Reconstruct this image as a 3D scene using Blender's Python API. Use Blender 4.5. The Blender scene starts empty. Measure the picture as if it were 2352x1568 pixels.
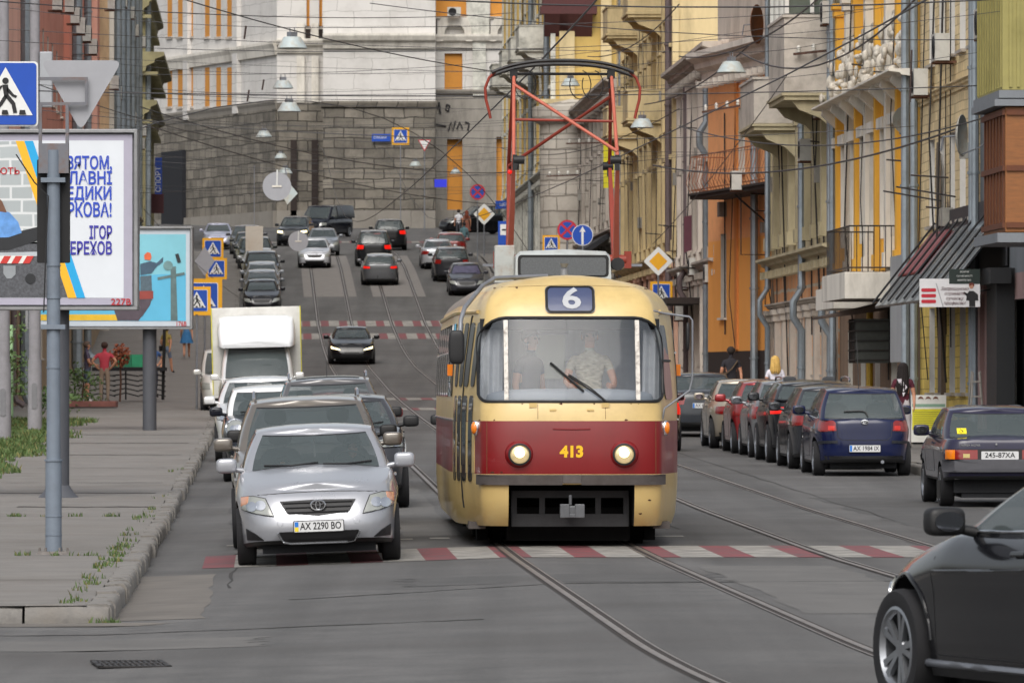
import bpy, bmesh, math, random
import numpy as np
from mathutils import Vector, Matrix
from mathutils.bvhtree import BVHTree
random.seed(7); PI = math.pi
SC = bpy.context.scene; COL = SC.collection
# ---------------- camera, sky, sun, exposure ----------------
F = 15000.0; CXP = 1176.0; HYP = 896.0; EYE = 1.8      # focal length and principal lines in a 2352 px wide frame
cd = bpy.data.cameras.new('camera'); cam = bpy.data.objects.new('camera', cd); COL.objects.link(cam)
cam.location = (0, 0, EYE); cam.rotation_euler = (PI/2, 0, 0)
cd.sensor_width = 36; cd.lens = F/2352*36; cd.shift_y = (HYP-784)/2352
cd.clip_start = 1; cd.clip_end = 3000
cd.dof.use_dof = True; cd.dof.focus_distance = 74; cd.dof.aperture_fstop = 13
SC.camera = cam
SUN_EL, SUN_AZ = math.radians(48), math.radians(188)
w = bpy.data.worlds.new('World'); SC.world = w; w.use_nodes = True
nt = w.node_tree; nt.nodes.clear()
sky = nt.nodes.new('ShaderNodeTexSky'); sky.sky_type = 'NISHITA'; sky.sun_disc = False
sky.sun_elevation = SUN_EL; sky.sun_rotation = SUN_AZ; sky.air_density = 1.2; sky.dust_density = 5
hs = nt.nodes.new('ShaderNodeHueSaturation'); hs.inputs['Saturation'].default_value = .32
bg = nt.nodes.new('ShaderNodeBackground'); bg.inputs[1].default_value = .14
ow = nt.nodes.new('ShaderNodeOutputWorld')
nt.links.new(sky.outputs[0], hs.inputs['Color']); nt.links.new(hs.outputs[0], bg.inputs[0]); nt.links.new(bg.outputs[0], ow.inputs[0])
sd = bpy.data.lights.new('sun', 'SUN'); sd.energy = 1.0; sd.angle = math.radians(40); sd.color = (1, .965, .91)
sun = bpy.data.objects.new('sun', sd); COL.objects.link(sun)
# the lamp shines from azimuth SUN_AZ (clockwise from +Y) at elevation SUN_EL
_s = Vector((math.sin(SUN_AZ)*math.cos(SUN_EL), math.cos(SUN_AZ)*math.cos(SUN_EL), math.sin(SUN_EL)))
sun.rotation_euler = (-_s).to_track_quat('-Z', 'Y').to_euler()
SC.view_settings.view_transform = 'Standard'; SC.view_settings.look = 'None'
SC.view_settings.exposure = 0.36; SC.view_settings.gamma = 1
SC.cycles.max_bounces = 6; SC.cycles.transparent_max_bounces = 12; SC.cycles.caustics_reflective = False; SC.cycles.caustics_refractive = False
SC.cycles.use_denoising = True

# ---------------- layout ----------------
_gy = np.array([-200, 0, 70, 90, 110, 130, 150, 175, 197, 220, 240, 255, 265, 275, 290, 310, 333, 350, 366, 392, 425, 470, 1200.])
_gz = np.array([0, 0, .03, .16, .36, .55, .75, 1.07, 1.39, 1.78, 2.22, 2.66, 3.08, 3.62, 4.75, 6.3, 8.05, 9.0, 9.65, 10.9, 12.35, 14.0, 16.])
def G(y): return float(np.interp(y, _gy, _gz))
def K(y): return -1.28-.0375*y                     # X of the left kerb line
TH = .0375                                         # street heading
def P(x, y, Y): return Vector(((x-CXP)*Y/F, Y, EYE+(HYP-y)*Y/F))
def U(u, y, z=0.): return Vector((K(y)+u, y, G(y)+z))
def uY(u, x): return F*(u-1.28)/(x-(CXP-.0375*F))   # depth at which lateral line u crosses picture column x

# ---------------- object helpers ----------------
def link(o, parent=None):
    COL.objects.link(o)
    if parent is not None: o.parent = parent
    return o
def tag(o, label=None, cat=None, group=None, kind=None):
    if label: o['label'] = label
    if cat: o['category'] = cat
    if group: o['group'] = group
    if kind: o['kind'] = kind
    return o
def thing(name, label, cat, loc=(0, 0, 0), rz=0., group=None):
    o = bpy.data.objects.new(name, None); link(o); o.empty_display_size = .2
    o.location = loc; o.rotation_euler = (0, 0, rz)
    return tag(o, label, cat, group)
def copy_tree(o, parent=None):
    c = o.copy(); link(c); 
    if parent is not None: c.parent = parent
    for ch in o.children: copy_tree(ch, c)
    return c
def lin(h):
    h = h.lstrip('#'); v = [int(h[i:i+2], 16)/255 for i in (0, 2, 4)]
    return tuple(x/12.92 if x <= .04045 else ((x+.055)/1.055)**2.4 for x in v)

class MB:
    def __init__(s): s.v = []; s.f = []; s.m = []
    def add(s, vs, fs, m=0):
        b = len(s.v); s.v += [tuple(v) for v in vs]; s.f += [tuple(i+b for i in f) for f in fs]; s.m += [m]*len(fs); return s
    def box(s, c, d, m=0, rz=0., rx=0., ry=0.):
        x, y, z = d[0]/2, d[1]/2, d[2]/2
        R = Matrix.Rotation(rz, 3, 'Z') @ Matrix.Rotation(ry, 3, 'Y') @ Matrix.Rotation(rx, 3, 'X')
        vs = [R @ Vector((sx*x, sy*y, sz*z))+Vector(c) for sz in (-1, 1) for sx, sy in ((-1, -1), (1, -1), (1, 1), (-1, 1))]
        return s.add(vs, [(3, 2, 1, 0), (4, 5, 6, 7), (0, 1, 5, 4), (1, 2, 6, 5), (2, 3, 7, 6), (3, 0, 4, 7)], m)
    def mm(s, a, b, m=0):
        return s.box([(a[i]+b[i])/2 for i in range(3)], [abs(b[i]-a[i]) for i in range(3)], m)
    def cyl(s, p, q, r0, r1=None, n=10, m=0, caps=True):
        p = Vector(p); q = Vector(q); r1 = r0 if r1 is None else r1
        d = (q-p).normalized(); a = d.orthogonal().normalized(); b = d.cross(a)
        vs = [p+(a*math.cos(t)+b*math.sin(t))*r0 for t in (2*PI*i/n for i in range(n))]+[q+(a*math.cos(t)+b*math.sin(t))*r1 for t in (2*PI*i/n for i in range(n))]
        fs = [(i, (i+1) % n, n+(i+1) % n, n+i) for i in range(n)]
        if caps: fs += [tuple(range(n-1, -1, -1)), tuple(range(n, 2*n))]
        return s.add(vs, fs, m)
    def tube(s, pts, r, n=8, m=0):
        pts = [Vector(p) for p in pts]; rs = r if isinstance(r, (list, tuple)) else [r]*len(pts)
        vs = []; prev = None
        for i, p in enumerate(pts):
            d = (pts[min(i+1, len(pts)-1)]-pts[max(i-1, 0)]).normalized()
            if prev is None: a = d.orthogonal().normalized()
            else:
                a = prev-d*prev.dot(d); a = a.normalized() if a.length > 1e-6 else d.orthogonal().normalized()
            prev = a; b = d.cross(a)
            vs += [p+(a*math.cos(t)+b*math.sin(t))*rs[i] for t in (2*PI*k/n for k in range(n))]
        fs = [(i*n+k, i*n+(k+1) % n, (i+1)*n+(k+1) % n, (i+1)*n+k) for i in range(len(pts)-1) for k in range(n)]
        L = (len(pts)-1)*n
        fs += [tuple(range(n-1, -1, -1)), tuple(range(L, L+n))]
        return s.add(vs, fs, m)
    def lathe(s, prof, o=(0, 0, 0), axis='Z', n=24, m=0):   # prof: (radius, height)
        vs = []; N = len(prof)
        for i in range(n):
            t = 2*PI*i/n; c, q = math.cos(t), math.sin(t)
            for r, h in prof:
                p = (r*c, r*q, h) if axis == 'Z' else ((h, r*c, r*q) if axis == 'X' else (r*q, h, r*c))
                vs.append((p[0]+o[0], p[1]+o[1], p[2]+o[2]))
        fs = [(i*N+k, ((i+1) % n)*N+k, ((i+1) % n)*N+k+1, i*N+k+1) for i in range(n) for k in range(N-1)]
        return s.add(vs, fs, m)
    def prism(s, poly, a, b, plane='XZ', m=0):   # 2-D polygon extruded between a and b along the remaining axis
        def f(p, h): return (p[0], h, p[1]) if plane == 'XZ' else ((h, p[0], p[1]) if plane == 'YZ' else (p[0], p[1], h))
        n = len(poly); vs = [f(p, a) for p in poly]+[f(p, b) for p in poly]
        return s.add(vs, [tuple(range(n)), tuple(range(2*n-1, n-1, -1))]+[(i, n+i, n+(i+1) % n, (i+1) % n) for i in range(n)], m)
    def ball(s, c, r, n=10, m=0, sc=(1, 1, 1)):
        prof = [(math.sin(PI*i/n), -math.cos(PI*i/n)) for i in range(n+1)]
        b = MB().lathe(prof, n=2*n)
        return s.add([(v[0]*r*sc[0]+c[0], v[1]*r*sc[1]+c[1], v[2]*r*sc[2]+c[2]) for v in b.v], b.f, m)
    def grid(s, P, m=0, closed=False):           # P: rows x cols array of points
        R = len(P); Cn = len(P[0]); vs = [tuple(p) for r in P for p in r]
        fs = [(i*Cn+j, i*Cn+(j+1) % Cn, (i+1)*Cn+(j+1) % Cn, (i+1)*Cn+j) for i in range(R-1) for j in range(Cn if closed else Cn-1)]
        return s.add(vs, fs, m)
    def mesh(s, name, mats, smooth=None, fix=True):
        me = bpy.data.meshes.new(name); me.from_pydata([tuple(v) for v in s.v], [], s.f)
        for mt in (mats if isinstance(mats, (list, tuple)) else [mats]): me.materials.append(mt)
        me.polygons.foreach_set('material_index', s.m)
        if fix:
            bm = bmesh.new(); bm.from_mesh(me); bmesh.ops.remove_doubles(bm, verts=bm.verts, dist=1e-5)
            bmesh.ops.recalc_face_normals(bm, faces=bm.faces); bm.to_mesh(me); bm.free()
        if smooth is not None:
            me.shade_smooth(); me.set_sharp_from_angle(angle=math.radians(smooth))
        me.update(); return me
    def build(s, name, mats, parent=None, smooth=None, bevel=0, fix=True):
        o = bpy.data.objects.new(name, s.mesh(name, mats, smooth, fix)); link(o, parent)
        if bevel:
            b = o.modifiers.new('bevel', 'BEVEL'); b.width = bevel; b.segments = 2; b.limit_method = 'ANGLE'; b.angle_limit = .6
        return o

def catmull(pts, n):      # smooth polyline through pts, n steps per segment
    pts = [np.array(p, float) for p in pts]; out = []
    for i in range(len(pts)-1):
        p0 = pts[i-1] if i > 0 else 2*pts[0]-pts[1]; p1, p2 = pts[i], pts[i+1]
        p3 = pts[i+2] if i+2 < len(pts) else 2*pts[-1]-pts[-2]
        for k in range(n):
            t = k/n
            out.append(.5*((2*p1)+(-p0+p2)*t+(2*p0-5*p1+4*p2-p3)*t*t+(-p0+3*p1-3*p2+p3)*t**3))
    out.append(pts[-1]); return out
def rrect(x0, z0, x1, z1, r, n=5):     # rounded rectangle; r one radius or (bl, br, tr, tl)
    r = r if isinstance(r, (list, tuple)) else (r,)*4; out = []
    for (cx, cz, a), q in zip(((x0, z0, PI), (x1, z0, 1.5*PI), (x1, z1, 0), (x0, z1, .5*PI)), r):
        ox = cx+q if cx == x0 else cx-q; oz = cz+q if cz == z0 else cz-q
        out += [(ox+q*math.cos(a+PI/2*k/n), oz+q*math.sin(a+PI/2*k/n)) for k in range(n+1)]
    return out
def boolean(o, cutter, op='DIFFERENCE', keep=False):
    m = o.modifiers.new('b', 'BOOLEAN'); m.operation = op; m.solver = 'EXACT'; m.object = cutter
    try: m.material_mode = 'TRANSFER'
    except Exception: pass
    dg = bpy.context.evaluated_depsgraph_get(); me = bpy.data.meshes.new_from_object(o.evaluated_get(dg))
    o.modifiers.clear(); o.data = me
    if not keep: bpy.data.objects.remove(cutter)
    return o

def superball(c, r, sc, p=.6, n=12):
    b = MB(); b.ball((0, 0, 0), 1, n); s = lambda v: math.copysign(abs(v)**p, v)
    return [(c[0]+s(v[0])*r*sc[0], c[1]+s(v[1])*r*sc[1], c[2]+s(v[2])*r*sc[2]) for v in b.v], b.f
# ---------------- materials ----------------
_M = {}
def mat(name, col, rough=.6, metal=0., var=.12, scale=6., bump=0., bscale=None, coat=0., spec=.5, emit=None, estr=0., alpha=1., dirt=None, dirts=1.2, dirta=.5, coords='Object', stretch=(1, 1, 1), dirtf=.47):
    if name in _M: return _M[name]
    col = lin(col) if isinstance(col, str) else col
    m = bpy.data.materials.new(name); m.use_nodes = True; n = m.node_tree; b = n.nodes['Principled BSDF']; L = n.links.new
    b.inputs['Roughness'].default_value = rough; b.inputs['Metallic'].default_value = metal
    b.inputs['Coat Weight'].default_value = coat; b.inputs['Coat Roughness'].default_value = .08; b.inputs['Specular IOR Level'].default_value = spec
    b.inputs['Alpha'].default_value = alpha; b.inputs['Base Color'].default_value = (*col, 1)
    tc = n.nodes.new('ShaderNodeTexCoord'); mp = n.nodes.new('ShaderNodeMapping'); mp.inputs['Scale'].default_value = (1, 1, .3) if ('render' in name or 'plaster' in name) and stretch == (1, 1, 1) else stretch
    L(tc.outputs[coords], mp.inputs[0]); src = None
    if var > 0:
        nz = n.nodes.new('ShaderNodeTexNoise'); nz.inputs['Scale'].default_value = scale; nz.inputs['Detail'].default_value = 6; nz.inputs['Roughness'].default_value = .65
        L(mp.outputs[0], nz.inputs['Vector'])
        rp = n.nodes.new('ShaderNodeValToRGB'); e = rp.color_ramp.elements
        e[0].position = .28; e[1].position = .72
        e[0].color = (*[c*(1-var) for c in col], 1); e[1].color = (*[min(1, c*(1+var)) for c in col], 1)
        L(nz.outputs['Fac'], rp.inputs[0]); src = rp.outputs[0]
        rr = n.nodes.new('ShaderNodeMapRange'); rr.inputs['To Min'].default_value = max(0, rough-.07); rr.inputs['To Max'].default_value = min(1, rough+.1)
        L(nz.outputs['Fac'], rr.inputs['Value']); L(rr.outputs[0], b.inputs['Roughness'])
    if dirt is not None:
        dc = lin(dirt) if isinstance(dirt, str) else dirt
        nd = n.nodes.new('ShaderNodeTexNoise'); nd.inputs['Scale'].default_value = dirts; nd.inputs['Detail'].default_value = 8; nd.inputs['Roughness'].default_value = .7
        L(mp.outputs[0], nd.inputs['Vector'])
        r2 = n.nodes.new('ShaderNodeMapRange'); r2.inputs['From Min'].default_value = dirtf; r2.inputs['From Max'].default_value = .7; r2.inputs['To Max'].default_value = dirta
        L(nd.outputs['Fac'], r2.inputs['Value'])
        mx = n.nodes.new('ShaderNodeMix'); mx.data_type = 'RGBA'; L(r2.outputs[0], mx.inputs['Factor'])
        if src: L(src, mx.inputs['A'])
        else: mx.inputs['A'].default_value = (*col, 1)
        mx.inputs['B'].default_value = (*dc, 1); src = mx.outputs['Result']
    if src: L(src, b.inputs['Base Color'])
    if bump:
        nb = n.nodes.new('ShaderNodeTexNoise'); nb.inputs['Scale'].default_value = bscale or scale*5; nb.inputs['Detail'].default_value = 5
        L(mp.outputs[0], nb.inputs['Vector'])
        bp = n.nodes.new('ShaderNodeBump'); bp.inputs['Strength'].default_value = bump; bp.inputs['Distance'].default_value = .02
        L(nb.outputs['Fac'], bp.inputs['Height']); L(bp.outputs[0], b.inputs['Normal'])
    if emit is not None:
        b.inputs['Emission Color'].default_value = (*(lin(emit) if isinstance(emit, str) else emit), 1); b.inputs['Emission Strength'].default_value = estr
    _M[name] = m; return m
def brick(name, col, mortar, bw=.5, bh=.22, rough=.85, var=.15, dirt='#5a5046', dirta=.35, ms=.012, axis='YZ', bump=.5):
    """masonry pattern laid on vertical walls running along the local first axis"""
    if name in _M: return _M[name]
    m = bpy.data.materials.new(name); m.use_nodes = True; n = m.node_tree; b = n.nodes['Principled BSDF']; L = n.links.new
    b.inputs['Roughness'].default_value = rough
    tc = n.nodes.new('ShaderNodeTexCoord'); sp = n.nodes.new('ShaderNodeSeparateXYZ'); cb = n.nodes.new('ShaderNodeCombineXYZ')
    L(tc.outputs['Object'], sp.inputs[0])
    ad = n.nodes.new('ShaderNodeMath'); ad.operation = 'ADD'; L(sp.outputs[0], ad.inputs[0]); L(sp.outputs[1], ad.inputs[1])
    L(ad.outputs[0], cb.inputs[0]); L(sp.outputs[2], cb.inputs[1])
    nw = n.nodes.new('ShaderNodeTexNoise'); nw.inputs['Scale'].default_value = .9; nw.inputs['Detail'].default_value = 3; L(tc.outputs['Object'], nw.inputs['Vector'])
    wv = n.nodes.new('ShaderNodeVectorMath'); wv.operation = 'MULTIPLY_ADD'; L(nw.outputs['Color'], wv.inputs[0]); wv.inputs[1].default_value = (bw*.22, bh*.35, 0); L(cb.outputs[0], wv.inputs[2])
    c = lin(col); mc = lin(mortar)
    bt = n.nodes.new('ShaderNodeTexBrick'); bt.inputs['Scale'].default_value = 1; bt.inputs['Brick Width'].default_value = bw; bt.inputs['Row Height'].default_value = bh
    bt.inputs['Mortar Size'].default_value = ms; bt.inputs['Mortar Smooth'].default_value = .3
    bt.inputs['Color1'].default_value = (*[x*(1-var) for x in c], 1); bt.inputs['Color2'].default_value = (*[min(1, x*(1+var)) for x in c], 1); bt.inputs['Mortar'].default_value = (*mc, 1)
    L(wv.outputs[0], bt.inputs['Vector'])
    nd = n.nodes.new('ShaderNodeTexNoise'); nd.inputs['Scale'].default_value = .5; nd.inputs['Detail'].default_value = 9; nd.inputs['Roughness'].default_value = .7
    L(tc.outputs['Object'], nd.inputs['Vector'])
    r2 = n.nodes.new('ShaderNodeMapRange'); r2.inputs['From Min'].default_value = .45; r2.inputs['From Max'].default_value = .72; r2.inputs['To Max'].default_value = dirta; L(nd.outputs['Fac'], r2.inputs['Value'])
    mx = n.nodes.new('ShaderNodeMix'); mx.data_type = 'RGBA'; L(r2.outputs[0], mx.inputs['Factor']); L(bt.outputs['Color'], mx.inputs['A']); mx.inputs['B'].default_value = (*lin(dirt), 1)
    L(mx.outputs['Result'], b.inputs['Base Color'])
    n2 = n.nodes.new('ShaderNodeTexNoise'); n2.inputs['Scale'].default_value = 7; n2.inputs['Detail'].default_value = 5; L(tc.outputs['Object'], n2.inputs['Vector'])
    mh = n.nodes.new('ShaderNodeMath'); mh.operation = 'SUBTRACT'; L(n2.outputs['Fac'], mh.inputs[0]); L(bt.outputs['Fac'], mh.inputs[1])
    bp = n.nodes.new('ShaderNodeBump'); bp.inputs['Strength'].default_value = bump; bp.inputs['Distance'].default_value = .03; L(mh.outputs[0], bp.inputs['Height']); L(bp.outputs[0], b.inputs['Normal'])
    _M[name] = m; return m
def glass(name, tint=(.03, .04, .042), alpha=.62, rough=.03):
    if name in _M: return _M[name]
    return mat(name, tint, rough, var=0, alpha=alpha, spec=.75)
def paint(name, col, rough=.28, metal=.0, coat=1., dirt='#4a443c', dirta=.05):
    dk = False
    if isinstance(col, str) and name.startswith('car_'):
        c = lin(col); l = sum(c)/3; k = .5+.5*min(1, l/.35); col = tuple(v*k for v in c)
        if l < .075: metal = 0; rough = .16; coat = .55; dk = True
    return mat(name, col, rough, metal=metal, var=.03, scale=2, coat=coat, spec=.15 if dk else .5, dirt=dirt, dirts=1.6, dirta=dirta)
BLACK = mat('black_plastic', '#141416', .55, var=.2)
TYRE = mat('tyre_rubber', '#17171a', .85, var=.25, scale=12)
CHROME = mat('chrome', '#d8dade', .18, metal=1, var=.03)
RIM = mat('rim_alloy', '#9a9da2', .35, metal=.85, var=.08)
GLASS = glass('car_glass', (.085, .105, .108), .62)  # lighter teal base colour stands in for reflected sky
GLASSD = glass('car_glass_dark', (.02, .022, .026), .86)
WGLASS = glass('window_glass', (.035, .045, .055), 1)
RUBBER = mat('window_rubber', '#0d0d0e', .6, var=.1)
STEEL = mat('weathered_steel', '#7d8086', .5, metal=.4, var=.15, dirt='#4c3a2c', dirta=.35)
WHITE = mat('white_paint', '#e4e2de', .55, var=.05, dirt='#8c857b', dirta=.3)
LETTER = mat('plate_ink', '#18181a', .6, var=0)
PLATE = mat('plate_white', '#c9cacb', .5, var=.04)
PLATEBLUE = mat('plate_blue', '#1f6fc4', .5, var=.04)
PLATEYEL = mat('plate_yellow', '#e3c92b', .5, var=.04)
AMBER = mat('amber_lens', '#e07a12', .2, var=.05, coat=.6)
REDLENS = mat('red_lens', '#7c0f0d', .18, var=.06, coat=.7)
CLEAR = mat('clear_lens', '#8d908c', .1, var=.1, coat=1.)
MIRG = mat('mirror_dark', '#54565b', .06, metal=.9, var=0)  # darkened tint stands in for a dark reflection in the mirror
BRAKE = mat('lit_brake_lens', '#c81008', .3, var=0, emit='#ff1a08', estr=.45)
LITHEAD = mat('lit_headlamp', '#fff3c4', .3, var=0, emit='#fff0b8', estr=2.2)
LAMPREF = mat('lamp_reflector', '#d9c9a0', .22, metal=.6, var=.15, scale=20, emit='#ffdf9a', estr=.22)
SKIN = mat('skin', '#b98468', .6, var=.08)
def text(name, s, size, M, m, parent=None, width=None, depth=.002, bold=0., shear=0., align='CENTER', mesh_only=False):
    """lettering as a mesh; M places its plane (x right, y up, z out)"""
    cu = bpy.data.curves.new(name, 'FONT'); cu.body = s; cu.size = size; cu.align_x = align; cu.align_y = 'CENTER'
    cu.extrude = depth; cu.offset = bold; cu.shear = shear; cu.resolution_u = 3; cu.space_character = 1+min(.12, bold*.0); cu.space_line = .95
    t = bpy.data.objects.new(name, cu); me = bpy.data.meshes.new_from_object(t)
    bpy.data.objects.remove(t); bpy.data.curves.remove(cu); me.name = name
    if width and len(me.vertices):
        xs = [v.co.x for v in me.vertices]; k = width/max(1e-6, max(xs)-min(xs))
        for v in me.vertices: v.co.x *= k
    me.transform(M); me.materials.clear(); me.materials.append(m)
    if mesh_only: return me
    o = bpy.data.objects.new(name, me); return link(o, parent)
def face_mat(loc, rz=0.):      # a plane at loc whose front looks along -Y (towards the camera), turned by rz
    return Matrix.Translation(loc) @ Matrix.Rotation(rz, 4, 'Z') @ Matrix.Rotation(PI/2, 4, 'X')
# ---------------- ground, road, pavements, rails ----------------
def cf(y): return float(np.interp(y, [0, 60, 130, 210], [.012, .036, .036, .012]))
def GU(u, y): return G(y)-cf(y)*min(max(3.9-u, 0), 3.9)      # road surface with its crossfall towards the left kerb
def Gx(x, y): return GU(x-K(y), y)
def on_road(o, u, y, heading):      # stand a thing on the road, tilted with it; heading 0 = towards the camera along the street
    th = TH+heading; f = Vector((math.sin(th), -math.cos(th), 0)); x = K(y)+u
    r = Vector((math.cos(th), math.sin(th), 0)); e = 1.2; e2 = .7
    dz = (Gx(x+f.x*e, y+f.y*e)-Gx(x-f.x*e, y-f.y*e))/(2*e); dr = (Gx(x+r.x*e2, y+r.y*e2)-Gx(x-r.x*e2, y-r.y*e2))/(2*e2)
    fy = -(f+Vector((0, 0, dz))).normalized(); rx = (r+Vector((0, 0, dr))).normalized(); up = rx.cross(fy).normalized(); rx = fy.cross(up)
    z = .5*(Gx(x+r.x*e2, y+r.y*e2)+Gx(x-r.x*e2, y-r.y*e2))
    M = Matrix((rx, fy, up)).transposed().to_4x4(); M.translation = (x, y, z+.005); o.matrix_world = M; return o
ASPH = mat('asphalt', (.094, .0915, .089), .8, var=.26, scale=1.6, bump=.35, bscale=90, dirt='#3d3a38', dirts=.2, dirta=.75)
_n = ASPH.node_tree; _L = _n.links.new; _b = _n.nodes['Principled BSDF']       # fine aggregate grain and long wear streaks
_tc = _n.nodes.new('ShaderNodeTexCoord'); _w = _n.nodes.new('ShaderNodeTexNoise'); _w.inputs['Scale'].default_value = 32; _w.inputs['Detail'].default_value = 4
_L(_tc.outputs['Object'], _w.inputs['Vector'])
_mp = _n.nodes.new('ShaderNodeMapping'); _mp.inputs['Rotation'].default_value = (0, 0, .0375); _mp.inputs['Scale'].default_value = (1.3, .02, 1); _L(_tc.outputs['Object'], _mp.inputs[0])
_s2 = _n.nodes.new('ShaderNodeTexNoise'); _s2.inputs['Scale'].default_value = 1; _s2.inputs['Detail'].default_value = 5; _L(_mp.outputs[0], _s2.inputs['Vector'])
_ad = _n.nodes.new('ShaderNodeMath'); _ad.operation = 'MULTIPLY_ADD'; _L(_w.outputs['Fac'], _ad.inputs[0]); _ad.inputs[1].default_value = .55; _L(_s2.outputs['Fac'], _ad.inputs[2])
_mr = _n.nodes.new('ShaderNodeMapRange'); _mr.inputs['From Min'].default_value = .5; _mr.inputs['From Max'].default_value = 1.1; _mr.inputs['To Min'].default_value = .66; _mr.inputs['To Max'].default_value = 1.36
_L(_ad.outputs[0], _mr.inputs['Value'])
_src = _b.inputs['Base Color'].links[0].from_socket
_mm = _n.nodes.new('ShaderNodeMix'); _mm.data_type = 'RGBA'; _mm.blend_type = 'MULTIPLY'; _mm.inputs['Factor'].default_value = 1
_L(_src, _mm.inputs['A']); _L(_mr.outputs[0], _mm.inputs['B']); _L(_mm.outputs['Result'], _b.inputs['Base Color'])
PAVE = mat('pavement_asphalt', (.175, .164, .152), .85, var=.15, scale=1.2, bump=.3, bscale=70, dirt='#5d564e', dirts=.5, dirta=.45)
KERB = mat('granite_kerb', '#777470', .85, var=.3, scale=5, bump=.7, bscale=14, dirt='#5f564b', dirts=2.5, dirta=.5)
RAILM = mat('worn_rail', '#7d7772', .42, metal=.4, var=.2, scale=4, dirt='#5a4438', dirts=2, dirta=.7)
GROOVE = mat('rail_groove', '#2e2825', .9, var=.3, scale=6)
LINEW = mat('worn_white_line', '#9c9992', .75, var=.12, scale=3, dirt='#5f5c59', dirts=2.6, dirta=1.0, dirtf=.34)
LINER = mat('worn_red_line', '#80393e', .75, var=.15, scale=3, dirt='#54494a', dirts=2.2, dirta=1.0, dirtf=.34)
SLAB = mat('track_concrete', '#777370', .9, var=.15, scale=2)
ysr = sorted(set([-200, -100, -50, 0]+list(np.arange(20, 130, 2.))+list(np.arange(130, 440, 4.))+[470, 600, 900, 1200]))
us = [-400, -120, -60, -30, -12, -6, -3, -1.5, 0, .8, 1.6, 2.4, 3.2, 3.9, 5, 6.5, 8, 9.5, 11, 12.3, 16, 30, 60, 120, 400]
m = MB(); m.grid([[(K(y)+u, y, GU(u, y)) for u in us] for y in ysr]); tag(m.build('road', ASPH, smooth=60), kind='structure')

def strip(u0, u1, y0, y1, dz, step=3., nu=1):
    ys = np.linspace(y0, y1, max(2, int((y1-y0)/step)+1)); f0 = u0 if callable(u0) else (lambda y: u0); f1 = u1 if callable(u1) else (lambda y: u1)
    return [[(K(y)+(f0(y)+(f1(y)-f0(y))*k/nu), y, GU(f0(y)+(f1(y)-f0(y))*k/nu, y)+dz) for k in range(nu+1)] for y in ys]
SWH = .145      # pavement height above the gutter
def front(u): return 53.6-(-u)*.19 if u > -40 else 46.
def sw_z(y): return GU(0, y)+SWH
ys = [0]+list(np.arange(55, 360, 2.5)); uu = [-.2, -1, -2, -3.4, -4.5, -6, -9, -20]
m = MB(); m.grid([[(K(y if y else front(u))+u, y if y else front(u), sw_z(y if y else front(u))) for u in uu] for y in ys])
tag(m.build('pavement', PAVE, smooth=60), kind='structure')
m = MB(); ur = [12.6, 13.4, 14.4, 15.6, 17]
m.grid([[(K(y)+u, y, G(y)+.15) for u in ur] for y in np.arange(84, 350, 2.5)]); tag(m.build('pavement_opposite', PAVE, smooth=60), kind='structure')
def kerbs(name, u, y0, y1, zf, side, seed):
    rnd = random.Random(seed); m = MB(); y = y0
    while y < y1:
        L = rnd.uniform(.7, 1.25); a, b = y+.012, min(y+L, y1)-.012; j = rnd.uniform(-.02, .02); h = rnd.uniform(-.012, .018)
        c = MB(); n = 3
        P = []
        for yy in np.linspace(a, b, 4):
            q = rnd.uniform(-.012, .012); zt = zf(yy)+.012+h; zb = zf(yy)-SWH-.1; x = K(yy)+u+j+q; wd = .2*side
            P.append([(x, yy, zb), (x, yy, zt-.05+q), (x-.015*side, yy, zt-.015), (x-.04*side, yy, zt+q*.4), (x-wd*.5, yy, zt+rnd.uniform(-.006, .008)), (x-wd, yy, zt-.004), (x-wd, yy, zb)])
        m.grid(P); k = len(P[0])
        m.add([*P[0]], [tuple(range(k))]); m.add([*P[-1]], [tuple(range(k-1, -1, -1))]); y += L
    return tag(m.build(name, KERB, smooth=50), kind='structure')
kerbs('kerb', 0, 53.6, 356, lambda y: sw_z(y), 1, 3)
kerbs('kerb_opposite', 12.3, 84, 350, lambda y: G(y)+.15, -1, 4)
m = MB(); rnd = random.Random(8); u = -.02                           # the rough corner stones across the pavement end
while u > -9:
    L = rnd.choice([.55, .7, .95, .35]); y = front(u)-.02; x1 = K(y)+u; z = sw_z(y)+rnd.uniform(-.01, .03); Q = []
    for k in range(5):
        x = x1-L*.97*k/4; r = [rnd.uniform(-.018, .018) for _ in range(4)]; e = .03 if k in (0, 4) else 0; yy = front(u-L*k/4)
        Q.append([(x, yy-.03+e+r[0], z-.32), (x, yy-.05+e+r[1], z-.12), (x, yy-.02+e*.5+r[2]*.5, z-.03), (x, yy+.05, z+r[3]*.5), (x, yy+.3, z-.004), (x, yy+.3, z-.3)])
    m.grid(Q); m.add(Q[0], [tuple(range(6))]); m.add(Q[-1], [tuple(range(5, -1, -1))]); u -= L+.006
tag(m.build('kerb_front', KERB, smooth=55), kind='structure')
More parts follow.
